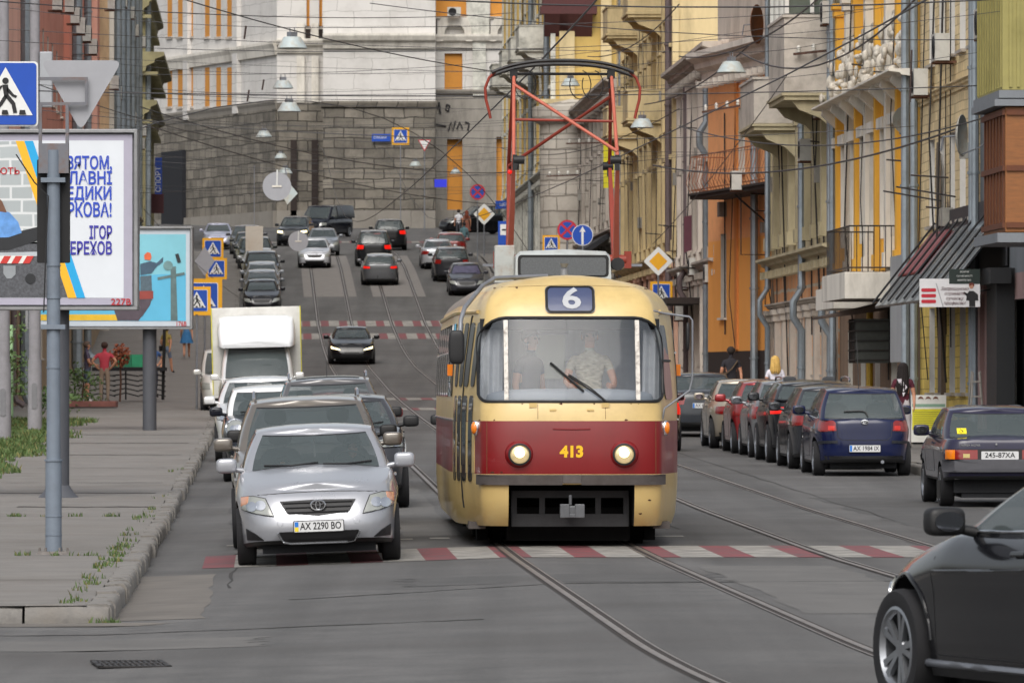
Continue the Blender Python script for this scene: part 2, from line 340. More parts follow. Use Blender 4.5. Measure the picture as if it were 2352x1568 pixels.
# tram rails: a bright head, the flange groove and the thin keeper beside it
def tc(base, d=.36): return lambda y: base+max(0, 47-y)**2*.0022-float(np.interp(y, [240, 290, 400], [0, d, d+.04]))
def tc2(base): return tc(base, .45)
for cen in (tc(4.64), tc2(8.0)):
    for sgn in (-1, 1):
        off = sgn*.762; ins = -sgn
        A = lambda y, o=off, i=ins, c=cen: c(y)+o
        m = MB(); rows = sorted(set(list(np.arange(18, 60, 1.))+list(np.arange(60, 400, 4.))))
        def st(a, b, dz, mi): m.grid([[(K(y)+cen(y)+off+q, y, GU(cen(y)+off+q, y)+dz) for q in sorted((a*ins, b*ins))] for y in rows], mi)
        st(-.024, .03, .009, 0); st(.03, .08, .005, 1); st(.08, .098, .008, 0); st(-.055, -.03, .005, 1)
        tag(m.build('tram_rail', [RAILM, GROOVE], smooth=60), kind='structure')
m = MB()
for cen in (tc(4.64), tc2(8.0)):
    for a, b in ((-1.25, -.85), (-.66, .66), (.85, 1.25)): m.grid(strip(lambda y: cen(y)+a, lambda y: cen(y)+b, 309, 350, .0035, 3), 0)
tag(m.build('track_slabs', SLAB), kind='structure')
def yinv(y):      # depth of the road surface seen at picture row y
    Y = np.linspace(30, 420, 8000); v = HYP+(EYE-np.interp(Y, _gy, _gz))*F/Y
    return float(Y[np.argmin(abs(v-y))])
def zebra(y0, y1, u0, u1, ph, per, wd):
    mw, mr = MB(), MB(); k = math.floor((u0-ph)/per)
    while ph+k*per < u1:
        a = max(u0, ph+k*per); b = min(u1, ph+k*per+wd); c = min(u1, ph+(k+1)*per)
        for q, s, e, t in ((mw, a, b, .0045), (mr, max(u0, ph+k*per+wd), c, .0042)):
            if e-s > .05: q.grid(strip(s, e, y0, y1, t, 1.5, 2))
        k += 1
    tag(mw.build('crossing_white', LINEW), kind='structure'); tag(mr.build('crossing_red', LINER), kind='structure')
zebra(69.2, 73.4, .55, 12, 3.3, .79, .45)
for yy in (939, 916, 772, 743, 556): c = yinv(yy); zebra(c-1.8, c+1.8, .4, 12, 3.2, .82, .46)
m = MB(); m.grid(strip(.8, 3.0, 76.9, 77.35, .0045, .3, 4)); m.grid(strip(3.2, 6.2, 76.9, 77.35, .0045, .3, 2))
tag(m.build('stop_line', LINEW), kind='structure')
# repaired patches, cracks and dusty gutter on the carriageway
PT1 = mat('patch_dark', (.07, .068, .066), .8, var=.25, scale=1.5, bump=.3, bscale=80); PT2 = mat('patch_pale', (.112, .108, .103), .85, var=.2, scale=1.2, bump=.3, bscale=80); DUST = mat('gutter_dust', (.125, .113, .1), .9, var=.25, scale=1.5)
rnd = random.Random(21)
def blob(u0, u1, y0, y1, mt, nm, dz=.0025):
    R = []
    for k in range(15):
        y = y0+(y1-y0)*k/14; j = .05*(u1-u0); a = u0+rnd.uniform(-j, j); b = u1+rnd.uniform(-j, j); R.append([(K(y)+a+(b-a)*q/4, y, GU(a+(b-a)*q/4, y)+dz) for q in range(5)])
    m = MB(); m.grid(R); tag(m.build(nm, mt), kind='structure')
blob(2.6, 5.6, 60.5, 63, PT1, 'road_patch'); blob(5.6, 7.0, 52, 66, PT2, 'road_patch'); blob(-1.5, 1.2, 47.5, 49.5, PT2, 'road_patch'); blob(9.3, 11.2, 80, 96, PT1, 'road_patch'); blob(2.9, 3.6, 78, 110, PT2, 'road_patch'); blob(.8, 2.4, 84, 99, PT1, 'road_patch'); blob(8.6, 9.8, 60, 75, PT1, 'road_patch'); blob(5.2, 6.9, 118, 165, PT1, 'road_patch'); blob(1.0, 3.0, 205, 245, PT2, 'road_patch'); blob(9, 11, 200, 250, PT1, 'road_patch')
blob(.0, .75, 53.9, 67, DUST, 'gutter_dust', .003); blob(-4, .4, 52.6, 53.3, DUST, 'gutter_dust', .003)
m = MB()
for u0, y0, u1, y1 in ((1.5, 58, 4.0, 60), (4, 60, 8.5, 61.2), (6, 48, 9.5, 49), (-1, 50.6, 3, 51.6), (2.9, 80, 3.3, 118), (6.3, 80, 6.4, 130), (9.4, 84, 9.5, 140), (.9, 62, 1.0, 92)):
    R = [[], []]
    for k in range(25):
        q = k/24; u = u0+(u1-u0)*q+rnd.uniform(-.05, .05); y = y0+(y1-y0)*q+rnd.uniform(-.05, .05)*(3 if abs(y1-y0) > 10 else 1); w_ = rnd.uniform(.01, .035); along = abs(y1-y0) > 10
        for i_, s_ in ((0, -1), (1, 1)):
            uu_, yy_ = (u+s_*w_*.6, y) if along else (u, y+s_*w_*2); R[i_].append((K(yy_)+uu_, yy_, GU(uu_, yy_)+.0032))
    m.grid(R)
tag(m.build('road_cracks', mat('crack_dark', '#2b2927', .9, var=.3)), kind='structure')
# sealed cracks in the footway
CRK = mat('bitumen_seam', '#3f3b38', .9, var=.3)
m = MB(); rnd = random.Random(5)
for yy, ua, ub, wd in ((98.5, -.4, -3.3, .35), (105, -.4, -3, .12), (86, -.3, -5.5, .06), (69.8, -.3, -6, .05), (61, -.3, -6, .05), (128, -.4, -3.2, .4), (116, -.5, -2.8, .1), (140, -.4, -3, .5), (150, -.3, -3, .3), (91, -.3, -2.2, .45)):
    R = [[], []]
    for k in range(13):
        q = ua+(ub-ua)*k/12; y2 = yy+rnd.uniform(-.12, .12); e = wd*rnd.uniform(.5, 1.2)/2
        for i, s in ((0, -1), (1, 1)): R[i].append((K(y2)+q, y2+s*e, sw_z(y2+s*e)+.004))
    m.grid(R)
tag(m.build('pavement_seams', CRK), kind='structure')
# ---- grass and weeds ----
GRS = mat('grass_blades', (.07, .115, .03), .7, var=.45, scale=1.5)
GRD = mat('grass_dry', (.16, .15, .05), .8, var=.4, scale=2)
def blades(name, label, pts, h, mats, seed, wd=.012, loose=.06):
    rnd = random.Random(seed); vs = []; fs = []; ms = []
    for (x, y, z, n, rad) in pts:
        for _ in range(n):
            a = rnd.uniform(0, 2*PI); r = rad*math.sqrt(rnd.random()); px, py = x+r*math.cos(a), y+r*math.sin(a)*1.5; t = rnd.uniform(0, 2*PI); L = h*rnd.uniform(.4, 1.2)
            dx, dy = rnd.uniform(-.6, .6)*L, rnd.uniform(-.6, .6)*L; b = len(vs); cx, cy = math.cos(t)*wd, math.sin(t)*wd
            vs += [(px-cx, py-cy, z), (px+cx, py+cy, z), (px+dx*.4+cx*.7, py+dy*.4+cy*.7, z+L*.6), (px+dx*.4-cx*.7, py+dy*.4-cy*.7, z+L*.6), (px+dx, py+dy, z+L)]
            fs += [(b, b+1, b+2, b+3), (b+3, b+2, b+4)]; k = 1 if rnd.random() < .18 else 0; ms += [k, k]
    m = MB(); m.v = vs; m.f = fs; m.m = ms
    return tag(m.build(name, mats, fix=False), label, 'grass', kind='stuff')
rnd = random.Random(2); pts = []
for _ in range(2600):
    y = rnd.uniform(104, 168); e = -3.45+.25*math.sin(y*.35)+.15*math.sin(y*1.3); q = rnd.uniform(-6.2, e)
    pts.append((K(y)+q, y, sw_z(y)-.01, 9, .25))
blades('grass_strip', 'green grass verge beside the footway with dry yellow edge', pts, .13, [GRS, GRD], 1, .018)
pts = []
for _ in range(70):
    y = 54+abs(rnd.gauss(0, 1))*22; pts.append((K(y)-.33+rnd.gauss(0, .05), y, sw_z(y), rnd.randint(2, 14), .07))
for yy, a, b, n in ((61, -1.2, -3, 8), (69.8, -.4, -2.2, 12), (61, -3.2, -5.5, 18), (86, -.6, -5, 30), (54.6, -2.2, -4, 30), (69, -4.6, -7, 40)):
    for _ in range(n): q = rnd.uniform(a, b); pts.append((K(yy)+q, yy+rnd.gauss(0, .06), sw_z(yy), rnd.randint(4, 18), .07))
for q in (-1.75, -1.9, -3.0, -3.2, -3.35, -2.0, -.05): y = front(q)-.12; pts.append((K(y)+q, y, Gx(K(y)+q, y), 60, .13))
blades('kerb_weeds', 'small green weeds growing in the kerb and footway joints', pts, .055, [GRS, GRD], 3, .008)
m = MB(); m.grid([[(K(y)+u, y, sw_z(y)+.006) for u in (-6.4, -5, -3.55+.25*math.sin(y*.35)+.15*math.sin(y*1.3))] for y in np.arange(103, 170, .8)])
tag(m.build('verge_soil', mat('verge_soil', (.07, .085, .03), .9, var=.4, scale=2)), kind='structure')
# drain grate sunk in the carriageway
t = thing('drain_grate', 'cast iron drain grate sunk in the asphalt before the kerb corner', 'drain grate', (0, 0, 0)); gp = P(300, 1497, 44.9); t.location = (gp.x, gp.y, Gx(gp.x, gp.y)); t.rotation_euler = (0, 0, .12)
IRON = mat('cast_iron', '#3a3838', .6, metal=.6, var=.3)
m = MB(); m.mm((-.25, -.5, .002), (.25, .5, .006)); m.build('pit', mat('pit_dark', '#131212', .9), t)
m = MB()
for a, b in (((-.25, -.5), (-.215, .5)), ((.215, -.5), (.25, .5)), ((-.25, -.5), (.25, -.44)), ((-.25, .44), (.25, .5)), ((-.25, -.04), (.25, .04))): m.mm((*a, .002), (*b, .016))
m.build('frame', IRON, t)
m = MB()
for k in range(11): m.mm((-.2+k*.039, -.46, .004), (-.184+k*.039, .46, .013))
m.build('bars', IRON, t)
# ---------------- buildings ----------------
class Bld:
    def __init__(s, name, label, side, u, Y0, Y1, group=None, rz=None, cat='building', loc=None, L=None):
        s.s = side; x = K(Y0)+u
        s.L = L or (Y1-Y0)*math.sqrt(1+TH*TH); s.z0 = G(Y0) if loc is None else loc[2]; s.Y0 = Y0
        s.r = thing(name, label, cat, loc or (x, Y0, s.z0), (PI/2*side+TH) if rz is None else rz, group)
    def gz(s, a): return G(s.Y0+a)-s.z0
    def bx(s, m, a0, a1, o0, o1, z0, z1, mi=0): return m.mm((s.s*a0, o0, z0), (s.s*a1, o1, z1), mi)
    def w(s, a, o, z):      # world position of a facade point
        return Matrix.Translation(s.r.location) @ Matrix.Rotation(s.r.rotation_euler.z, 4, 'Z') @ Vector((s.s*a, o, z))
    def wall(s, H, ops, bands, mats, rec=.22, depth=11, name='wall'):
        """front wall with recessed openings (a0, z0, a1, z1); bands = [(top, slot)]; last slot colours the reveals"""
        zb = -2.5; A = sorted(set([0, s.L]+[v for o in ops for v in (o[0], o[2])])); Z = sorted(set([zb, H]+[b[0] for b in bands if b[0] < H]+[v for o in ops for v in (o[1], o[3])]))
        m = MB(); rv = len(mats)-1
        for a0, a1 in zip(A[:-1], A[1:]):
            for z0, z1 in zip(Z[:-1], Z[1:]):
                ac, zc = (a0+a1)/2, (z0+z1)/2
                if any(o[0] < ac < o[2] and o[1] < zc < o[3] for o in ops): continue
                k = next((b[1] for b in bands if zc < b[0]), bands[-1][1])
                m.add([(s.s*a0, 0, z0), (s.s*a1, 0, z0), (s.s*a1, 0, z1), (s.s*a0, 0, z1)], [(0, 1, 2, 3)], k)
        for a0, z0, a1, z1 in [o[:4] for o in ops]:
            c = [(a0, z0), (a1, z0), (a1, z1), (a0, z1)]
            for i in range(4):
                p, q = c[i], c[(i+1) % 4]; m.add([(s.s*p[0], 0, p[1]), (s.s*q[0], 0, q[1]), (s.s*q[0], -rec, q[1]), (s.s*p[0], -rec, p[1])], [(0, 1, 2, 3)], rv)
        for a in (0, s.L):
            for z0, z1 in zip(Z[:-1], Z[1:]):
                k = next((b[1] for b in bands if (z0+z1)/2 < b[0]), bands[-1][1])
                m.add([(s.s*a, 0, z0), (s.s*a, -depth, z0), (s.s*a, -depth, z1), (s.s*a, 0, z1)], [(0, 1, 2, 3)], k)
        m.add([(0, 0, H), (s.s*s.L, 0, H), (s.s*s.L, -depth, H), (0, -depth, H)], [(0, 1, 2, 3)], bands[-1][1])
        m.add([(0, -depth, zb), (s.s*s.L, -depth, zb), (s.s*s.L, -depth, H), (0, -depth, H)], [(0, 1, 2, 3)], bands[-1][1])
        return m.build(name, mats, s.r)
    def windows(s, ops, frame, gl=None, rec=.22, sill=None, nm='window', board=None):
        cache = {}
        for o in ops:
            a0, z0, a1, z1 = o[:4]; k = (round(a1-a0, 3), round(z1-z0, 3)); W, H = k
            if k not in cache:
                g = MB(); g.mm((-W/2, -rec-.06, -H/2), (W/2, -rec+.01, H/2))
                f = MB(); t = .07
                if board is None:
                    for b in (((-W/2, -H/2), (-W/2+t, H/2)), ((W/2-t, -H/2), (W/2, H/2)), ((-W/2+t, -H/2), (W/2-t, -H/2+t)), ((-W/2+t, H/2-t), (W/2-t, H/2)), ((-t*.4, -H/2+t), (t*.4, H/2-t)), ((-W/2+t, H*.2), (W/2-t, H*.2+t*.7))):
                        f.mm((b[0][0], -rec+.012, b[0][1]), (b[1][0], -rec+.07, b[1][1]))
                q = MB(); q.mm((-W/2-.1, -rec+.02, -H/2-.07), (W/2+.1, .1, -H/2-.004))
                cache[k] = (g.mesh(nm, board or gl or WGLASS), f.mesh('frame', frame) if f.f else None, q.mesh('sill', sill) if sill else None)
            g, f, q = cache[k]; e = link(bpy.data.objects.new(nm, g), s.r); e.location = (s.s*(a0+a1)/2, 0, (z0+z1)/2)
            if f: link(bpy.data.objects.new('frame', f), e)
            if q: link(bpy.data.objects.new('sill', q), e)
    def cornice(s, z, pr, h, mt, a0=None, a1=None, nm='cornice', dent=0):
        a0 = -.05 if a0 is None else a0; a1 = s.L+.05 if a1 is None else a1
        m = MB(); P_ = [(-.05, z), (pr*.25, z), (pr*.3, z+h*.3), (pr*.6, z+h*.45), (pr*.65, z+h*.65), (pr, z+h*.8), (pr, z+h), (-.05, z+h+.02)]
        m.prism(P_, s.s*a0, s.s*a1, 'YZ')
        if dent:
            a = a0+.1
            while a < a1-.2: s.bx(m, a, a+.16, 0, pr*.75, z-.2, z-.002); a += dent
        return m.build(nm, mt, s.r)
    def pil(s, a, wd, pr, z0, z1, mt, nm='pilaster', cap=True):
        m = MB(); s.bx(m, a-wd/2, a+wd/2, -.02, pr, z0, z1)
        if cap:
            s.bx(m, a-wd/2-.05, a+wd/2+.05, -.02, pr+.06, z1-.3, z1-.12); s.bx(m, a-wd/2-.1, a+wd/2+.1, -.02, pr+.1, z1-.12, z1+.02); s.bx(m, a-wd/2-.04, a+wd/2+.04, -.02, pr+.05, z0, z0+.35)
        return m.build(nm, mt, s.r)
    def pipe(s, a, z1, mt, z0=None, r=.06, o=.14, kink=None):
        z0 = s.gz(a)+.15 if z0 is None else z0; p = [(s.s*a, o, z1), ]
        if kink: p += [(s.s*a, o, kink+.35), (s.s*a, o+.22, kink), (s.s*a, o+.22, kink-.4), (s.s*a, o, kink-.75)]
        p += [(s.s*a, o, z0+.35), (s.s*a, o+.08, z0+.15), (s.s*a, o+.3, z0+.02)]
        m = MB(); m.tube(p, r, 8)
        z = z0+1.2
        while z < z1: m.cyl((s.s*a, o, z), (s.s*a, o, z+.06), r*1.25, n=8); z += 2.1
        return m.build('downpipe', mt, s.r, 40)
    def balcony(s, a0, a1, z, pr, slab, rail=None, hr=1.0, solid=None, n=None, brackets=None, bulge=0.):
        m = MB(); s.bx(m, a0, a1, -.05, pr, z-.16, z); s.bx(m, a0-.05, a1+.05, -.05, pr+.06, z-.05, z+.02)
        if brackets:
            for a in (a0+.25, a1-.25): m.prism([(0, z-.17), (pr*.85, z-.17), (pr*.7, z-.4), (pr*.3, z-.6), (0, z-.95)], s.s*(a-.13), s.s*(a+.13), 'YZ')
        b = m.build('balcony', slab, s.r)
        if solid: q = MB(); s.bx(q, a0+.02, a1-.02, pr-.1, pr, z+.03, z+hr); s.bx(q, a0, a0+.1, 0, pr-.1, z+.03, z+hr); s.bx(q, a1-.1, a1, 0, pr-.1, z+.03, z+hr); s.bx(q, a0-.03, a1+.03, -.02, pr+.04, z+hr+.002, z+hr+.07); q.build('parapet', solid, b)
        if rail:
            q = MB(); n = n or int((a1-a0)/.13)
            def bar(a, o): q.tube([(s.s*a, o, z), (s.s*a, o+bulge, z+hr*.3), (s.s*a, o+bulge*.3, z+hr*.65), (s.s*a, o, z+hr)], .011, 5)
            for k in range(n+1): bar(a0+.04+(a1-a0-.08)*k/n, pr-.04)
            for k in range(1, int(pr/.13)):
                for a in (a0+.04, a1-.04): bar(a, k*.13)
            for zz in (z+hr, z+.12): q.tube([(s.s*(a0+.04), 0, zz), (s.s*(a0+.04), pr-.04, zz), (s.s*(a1-.04), pr-.04, zz), (s.s*(a1-.04), 0, zz)], .018, 6)
            q.build('railing', rail, b)
        return b
def rows(L, floors, ww, sp, off, skip=()):
    ops = []; k = 0
    while off+k*sp+ww < L-.3:
        for i, (z0, z1) in enumerate(floors):
            if (k, i) not in skip: ops.append((off+k*sp, z0, off+k*sp+ww, z1))
        k += 1
    return ops
PIPE = mat('zinc_pipe', '#8b949b', .45, metal=.5, var=.12, dirt='#5c5f60', dirta=.4); PIPEB = mat('brown_pipe', '#5d5152', .6, var=.15)
FRW = mat('white_frame', '#d6d4cf', .5, var=.06, dirt='#8a8378', dirta=.3); FRB = mat('brown_frame', '#4d3122', .6, var=.2)
PLW = mat('plaster_white', '#dad5cb', .85, var=.1, scale=2, bump=.2, dirt='#7d756a', dirts=.7, dirta=.6); PLG = mat('plaster_grey', '#b9b1a7', .9, var=.12, scale=2, bump=.25, dirt='#625a50', dirts=.6, dirta=.65)
SILL = mat('sill_zinc', '#83807b', .6, var=.15)
IRONB = mat('black_iron', '#262322', .6, var=.2, dirt='#5b3c26', dirta=.4)
# --- grey and pink house at the right edge
ORW = mat('orange_wood', '#84532a', .55, var=.25, scale=3, stretch=(1, 1, 6)); GRYW = mat('grey_render', '#777b80', .85, var=.07, dirt='#5a5c5e', dirta=.4); PINK = mat('pink_render', '#9b7f7c', .85, var=.1, dirt='#6d5753', dirta=.4); BLKW = mat('black_cladding', '#1d1f22', .6, var=.15)
LIME = mat('lime_cladding', '#958d55', .7, var=.08, dirt='#6f6a35', dirta=.4)
b = Bld('grey_pink_house', 'grey house with pink ground floor and orange bay window at the right edge', 1, 15.5, 117, 130.2)
L = b.L; ops = [(9.0, 4.9, 9.5, 6.2), (11.7, 4.6, 12.2, 6.4), (11.2, 7.7, 12.2, 9.3)]; b.wall(13, ops+[(3.2, .2, 8.6, 3.1)], [(3.6, 1), (30, 0)], [GRYW, PINK, FRW]); b.windows(ops, FRW, sill=FRW)
m = MB(); b.bx(m, 3.2, 8.6, -.3, -.2, .2, 3.1); m.build('shopfront', BLKW, b.r)
for a in (9.1, 9.9, 11.0, 12.2): b.pil(a, .35, .14, 0, 3.55, PINK if a != 9.9 else mat('pink_dark', '#6f5150', .8, var=.1))
m = MB(); b.bx(m, 7.2, 8.9, .0, .35, -.3, 3.7); b.bx(m, 6.9, 8.95, .1, .5, 3.4, 3.7); m.build('entrance_frame', BLKW, b.r)
m = MB(); b.bx(m, .0, 3.5, 0, 1.0, 4.2, 6.45); b.bx(m, 3.5, 3.62, -.02, .98, 4.25, 6.4); m.build('orange_bay', ORW, b.r, None, .02)
m = MB()
for k in range(7): b.bx(m, .1+k*.5, .2+k*.5, 1.0, 1.03, 4.3, 6.35)
for z in (4.28, 5.3, 6.3): b.bx(m, .0, 3.5, 1.0, 1.05, z, z+.1); b.bx(m, -.04, 0, .02, .98, z, z+.1)
m.build('bay_battens', mat('dark_wood', '#5b2f14', .6, var=.2), b.r)
m = MB(); b.bx(m, -.1, 3.8, 0, 1.15, 4.02, 4.19); m.build('bay_ledge', GRYW, b.r); m = MB(); b.bx(m, -.1, 3.8, 0, 1.2, 6.46, 6.58); m.build('bay_ledge', GRYW, b.r)
m = MB(); b.bx(m, 0, 4.1, 0, 1.05, 6.75, 9.2)
for k in range(10): b.bx(m, .1+k*.42, .14+k*.42, 1.05, 1.08, 6.8, 9.15)
for k in range(7): b.bx(m, -.03, 0, .04+k*.14, .09+k*.14, 6.8, 9.15)
m.build('balcony_cladding', LIME, b.r)
m = MB(); b.bx(m, -.1, 4.2, 0, 1.12, 6.6, 6.74); m.build('balcony_slab', GRYW, b.r)
b.pipe(12.9, 12.5, PIPE, r=.075)
R1 = b
# --- pale yellow brick house
YB = brick('yellow_brick', '#e3cc9e', '#b39d78', .42, .2, dirta=.3); YB2 = brick('yellow_painted_brick', '#d2b65c', '#9b8440', .42, .22, dirta=.25)
b = Bld('yellow_brick_house', 'pale yellow brick house with narrow white windows by the striped canopy', 1, 15.5, 130.2, 142.2)
L = b.L; ops = rows(L, [(1.2, 3.0), (4.75, 6.6), (8.2, 10.3)], 1.1, 2.05, .7); b.wall(13.5, ops, [(3.1, 1), (30, 0)], [YB, YB2, mat('reveal_white', '#cfccc6', .8, var=.06)]); b.windows(ops, FRW, sill=PLG)
for z in (3.9, 7.4): b.cornice(z, .14, .2, YB, nm='string_course')
b.pipe(.15, 13, PIPE, r=.085); b.pipe(L-.25, 13, PIPE, r=.085, o=.16)
m = MB(); b.bx(m, 6.6, 7.3, .0, .1, 0, 3.0); m.build('brown_shutter', mat('brown_shutter', '#65594f', .7, var=.2), b.r)
R2 = b
# --- ornate yellow and white house
YEL = mat('ochre_render', '#e0aa40', .85, var=.09, scale=2, dirt='#8c6d34', dirts=.8, dirta=.4); PEACH = mat('peach_render', '#d3a883', .85, var=.1, dirt='#8d7058', dirta=.4); OLIV = mat('olive_render', '#8f8549', .85, var=.12, dirt='#5c5532', dirta=.4); BRN = mat('brown_render', '#7d6754', .85, var=.15, dirt='#43362c', dirta=.5)
b = Bld('ornate_yellow_house', 'ornate yellow house with white columns and a railed balcony', 1, 15.5, 142.2, 162.2); L = b.L
ops = rows(L, [(4.9, 7.0), (8.3, 10.4)], 1.1, 2.55, 1.3); low = [(5.2, .1, 6.6, 2.7), (9.3, .1, 10.6, 2.5), (13, 1.0, 14.2, 2.6), (16.4, 1.0, 17.6, 2.6)]
b.wall(14, ops+low, [(3.5, 1), (30, 0)], [YEL, BRN, PLW]); b.windows(ops, FRW, sill=PLW); b.windows(low[2:], FRB, sill=PLG)
m = MB(); b.bx(m, 9.3, 10.6, -.23, -.15, .1, 2.5); b.bx(m, 9.5, 10.4, -.15, -.12, .3, 2.2); m.build('door', mat('maroon_door', '#5b2a2e', .6, var=.15), b.r)
m = MB(); b.bx(m, 5.2, 6.6, -.23, -.15, .1, 2.7); m.build('door', mat('dark_door', '#2f2926', .7, var=.2), b.r)
for k in range(8):
    a = .75+k*2.55
    if a > L: break
    b.pil(a, .42, .22, 3.9, 10.6, YEL if k % 2 else PLW)
    m = MB(); b.bx(m, a+.55, a+.7, 0, .16, 4.6, 7.3); b.bx(m, a+1.72, a+1.87, 0, .16, 4.6, 7.3); b.bx(m, a+.5, a+1.95, 0, .24, 7.1, 7.35); m.build('window_surround', PLW, b.r)
    m = MB()       # carved brackets and vases carried on the ledge
    m.prism([(0, 7.4), (.55, 7.9), (.5, 8.05), (0, 8.1)], (a+.2), (a+.5), 'YZ'); m.build('bracket', PLW, b.r)
    m = MB(); m.lathe([(.01, 8.1), (.17, 8.12), (.1, 8.22), (.2, 8.4), (.25, 8.6), (.19, 8.78), (.08, 8.86), (.13, 8.94), (.06, 9.05), (.01, 9.1)], (a+.5, .42, 0), n=14); m.prism([(.05, 8.1), (.5, 8.1), (.5, 8.25), (.3, 8.5), (.42, 8.8), (.2, 9.2), (.3, 9.5), (.05, 9.6)], a+1.0, a+1.35, 'YZ'); m.ball((a+1.75, .3, 8.5), .2, 6, 0, (1, 1, 1.5)); m = MB(); b.bx(m, a+.05, a+2.4, 0, .08, 8.12, 9.7)
    for _ in range(26): zq = random.random(); m.add(*superball((a+random.uniform(.1, 2.3), random.uniform(.05, .5-.35*zq), 8.15+1.4*zq), 1, (random.uniform(.06, .2), random.uniform(.05, .12), random.uniform(.05, .2)), random.uniform(.6, 1.2), 6))
    m.build('carving', mat('carved_plaster', '#cfc8bb', .9, var=.2, scale=5, dirt='#7d7060', dirts=3, dirta=.7), b.r, 70)
b.cornice(7.9, .7, .22, PLW, nm='vase_ledge'); b.cornice(3.5, .3, .3, PLW, nm='string_course'); b.cornice(13.2, .6, .5, PLW, dent=.5)
for k in range(6):
    m = MB(); b.bx(m, 1.2+k*.0+k*3.2, 1.32+k*3.2, 0, .12, 3.9, 13); m.build('yellow_strip', YEL, b.r)
bl = b.balcony(3.8, 9.6, 3.75, 1.25, PLW, IRONB, 1.05, brackets=False, n=20)
m = MB(); b.bx(m, 3.7, 9.7, .0, 1.32, 3.18, 3.74); m.build('slab_fascia', PLW, bl)
m = MB(); b.bx(m, 10.8, 15.8, 0, .95, 3.05, 3.55); m.build('second_slab', PLW, b.r)
m = MB(); b.bx(m, .6, 3.5, .0, .32, 1.75, 4.1); m.build('grey_hoarding', mat('grey_sheet', '#9a9da0', .6, var=.12, scale=1.5, stretch=(1, 1, .3)), b.r)
m = MB(); m.tube([(9.2, .25, .2), (9.2, .25, 3.0)], .08, 8); m.tube([(9.2, .25, 1.9), (9.2, .25, 2.05)], .14, 8); m.build('gas_pipe', mat('gas_yellow', '#c09a2c', .5, var=.15), b.r, 40)
b.pipe(L-.3, 13, PIPE, r=.09, o=.2); R3 = b
b.pipe(.2, 13, PIPE, r=.1, o=.3)
m = MB(); b.bx(m, 6.1, 7.8, .1, .85, 1.75, 2.75); mb_ = m.build('window_cage', mat('cage_box', '#4a4c48', .7, var=.2), b.r)
m = MB()
for k in range(6): b.bx(m, 6.2+k*.28, 6.23+k*.28, .85, .88, 1.75, 2.75)
for k in range(5): b.bx(m, 6.1, 7.8, .86, .89, 1.8+k*.22, 1.83+k*.22); b.bx(m, 6.06, 6.1, .1, .88, 1.8+k*.22, 1.83+k*.22)
m.build('cage_bars', IRONB, mb_)
m = MB(); m.prism([(.1, 2.95), (1.6, 2.75), (1.6, 2.8), (.1, 3.15)], 6, 9, 'YZ'); m.build('door_hood', mat('rusty_hood', '#42342c', .7, var=.3), b.r)
# --- olive house over peach ground floor
OLG = mat('olive_grey_render', '#b5aa8c', .9, var=.12, scale=2, bump=.25, dirt='#6d6450', dirts=.8, dirta=.55); ORP = brick('peach_rustic', '#dba070', '#c9bca6', 1.1, .62, var=.1, ms=.05, dirta=.4)
b = Bld('olive_peach_house', 'olive grey house with corbelled balcony over a peach rusticated ground floor', 1, 15.5, 162.2, 184.2); L = b.L
ops = rows(L, [(5.1, 7.3), (9.0, 11.2)], 1.1, 2.6, 1.2); low = rows(L, [(1.3, 3.0)], 1.0, 2.6, 1.25)
b.wall(15, ops+low, [(4.2, 1), (30, 0)], [OLG, ORP, PLG]); b.windows(ops+low, FRW, sill=PLG)
for k in range(9):
    if .6+k*2.6 < L: b.pil(.65+k*2.6, .5, .16, .3, 3.1, PLG, 'lower_pilaster'); b.pil(.65+k*2.6, .4, .2, 4.8, 8.2, OLG)
b.cornice(4.2, .45, .35, OLG, nm='string_course', dent=.9); b.cornice(3.1, .2, .2, PLG, nm='ledge'); b.cornice(14.3, .7, .5, OLG, dent=.6)
GRP = mat('grey_parapet', '#bdb5ab', .85, var=.1, dirt='#6a6258', dirts=.9, dirta=.55)
b.balcony(1.0, 6.0, 8.3, 1.3, OLG, None, 1.9, GRP, brackets=True); b.balcony(12.5, 17.5, 8.0, 1.2, OLG, None, 1.2, GRP, brackets=True)
m = MB(); b.bx(m, 1.1, 5.9, .05, 1.2, 10.3, 12.6); lg = m.build('glazed_loggia', mat('loggia_glass', '#5d665f', .15, var=.1, coat=.5), b.r)
m = MB()
for a in (1.05, 2.6, 4.2, 5.9): b.bx(m, a, a+.1, 1.2, 1.27, 10.3, 12.7)
for o in (.05, .55, 1.18): b.bx(m, 1.0, 1.06, o, o+.1, 10.3, 12.7)
m.build('loggia_frame', FRW, lg)
b.pipe(.3, 14, PIPE, r=.1, o=.2, kink=3.0); b.pipe(8.5, 14, PIPE, r=.1, o=.25, kink=3.2); b.pipe(20.5, 13, PIPE, r=.08, o=.22, kink=3.4); R4 = b
# --- smooth orange house
ORG = mat('orange_render', '#eda552', .85, var=.06, scale=1.2, dirt='#a86a30', dirts=.6, dirta=.35); ORGP = mat('peach_orange', '#eeaa72', .85, var=.06, dirt='#a8775a', dirts=.7, dirta=.35); DKP = mat('dark_plinth', '#2e2522', .85, var=.2)
b = Bld('orange_house', 'smooth orange house with wavy balcony rail and white cornice', 1, 17.3, 187.5, 205.5, rz=PI/2+TH+.12); L = b.L
ops = [(2.2, 3.0, 3.1, 5.6), (15, 2.8, 15.9, 5.4), (12, 7.2, 13, 9.2)]
b.wall(11, ops, [(1.75, 1), (5.2, 2), (30, 3)], [ORG, DKP, ORG, ORGP, PLG]); b.windows(ops, FRW, sill=PLW)
b.cornice(10.2, .7, .9, PLW, dent=.9); b.balcony(2.5, 15.0, 6.6, 1.15, DKP, mat('rust_rail', '#8c5536', .6, var=.2), 1.15, bulge=.16, n=26)
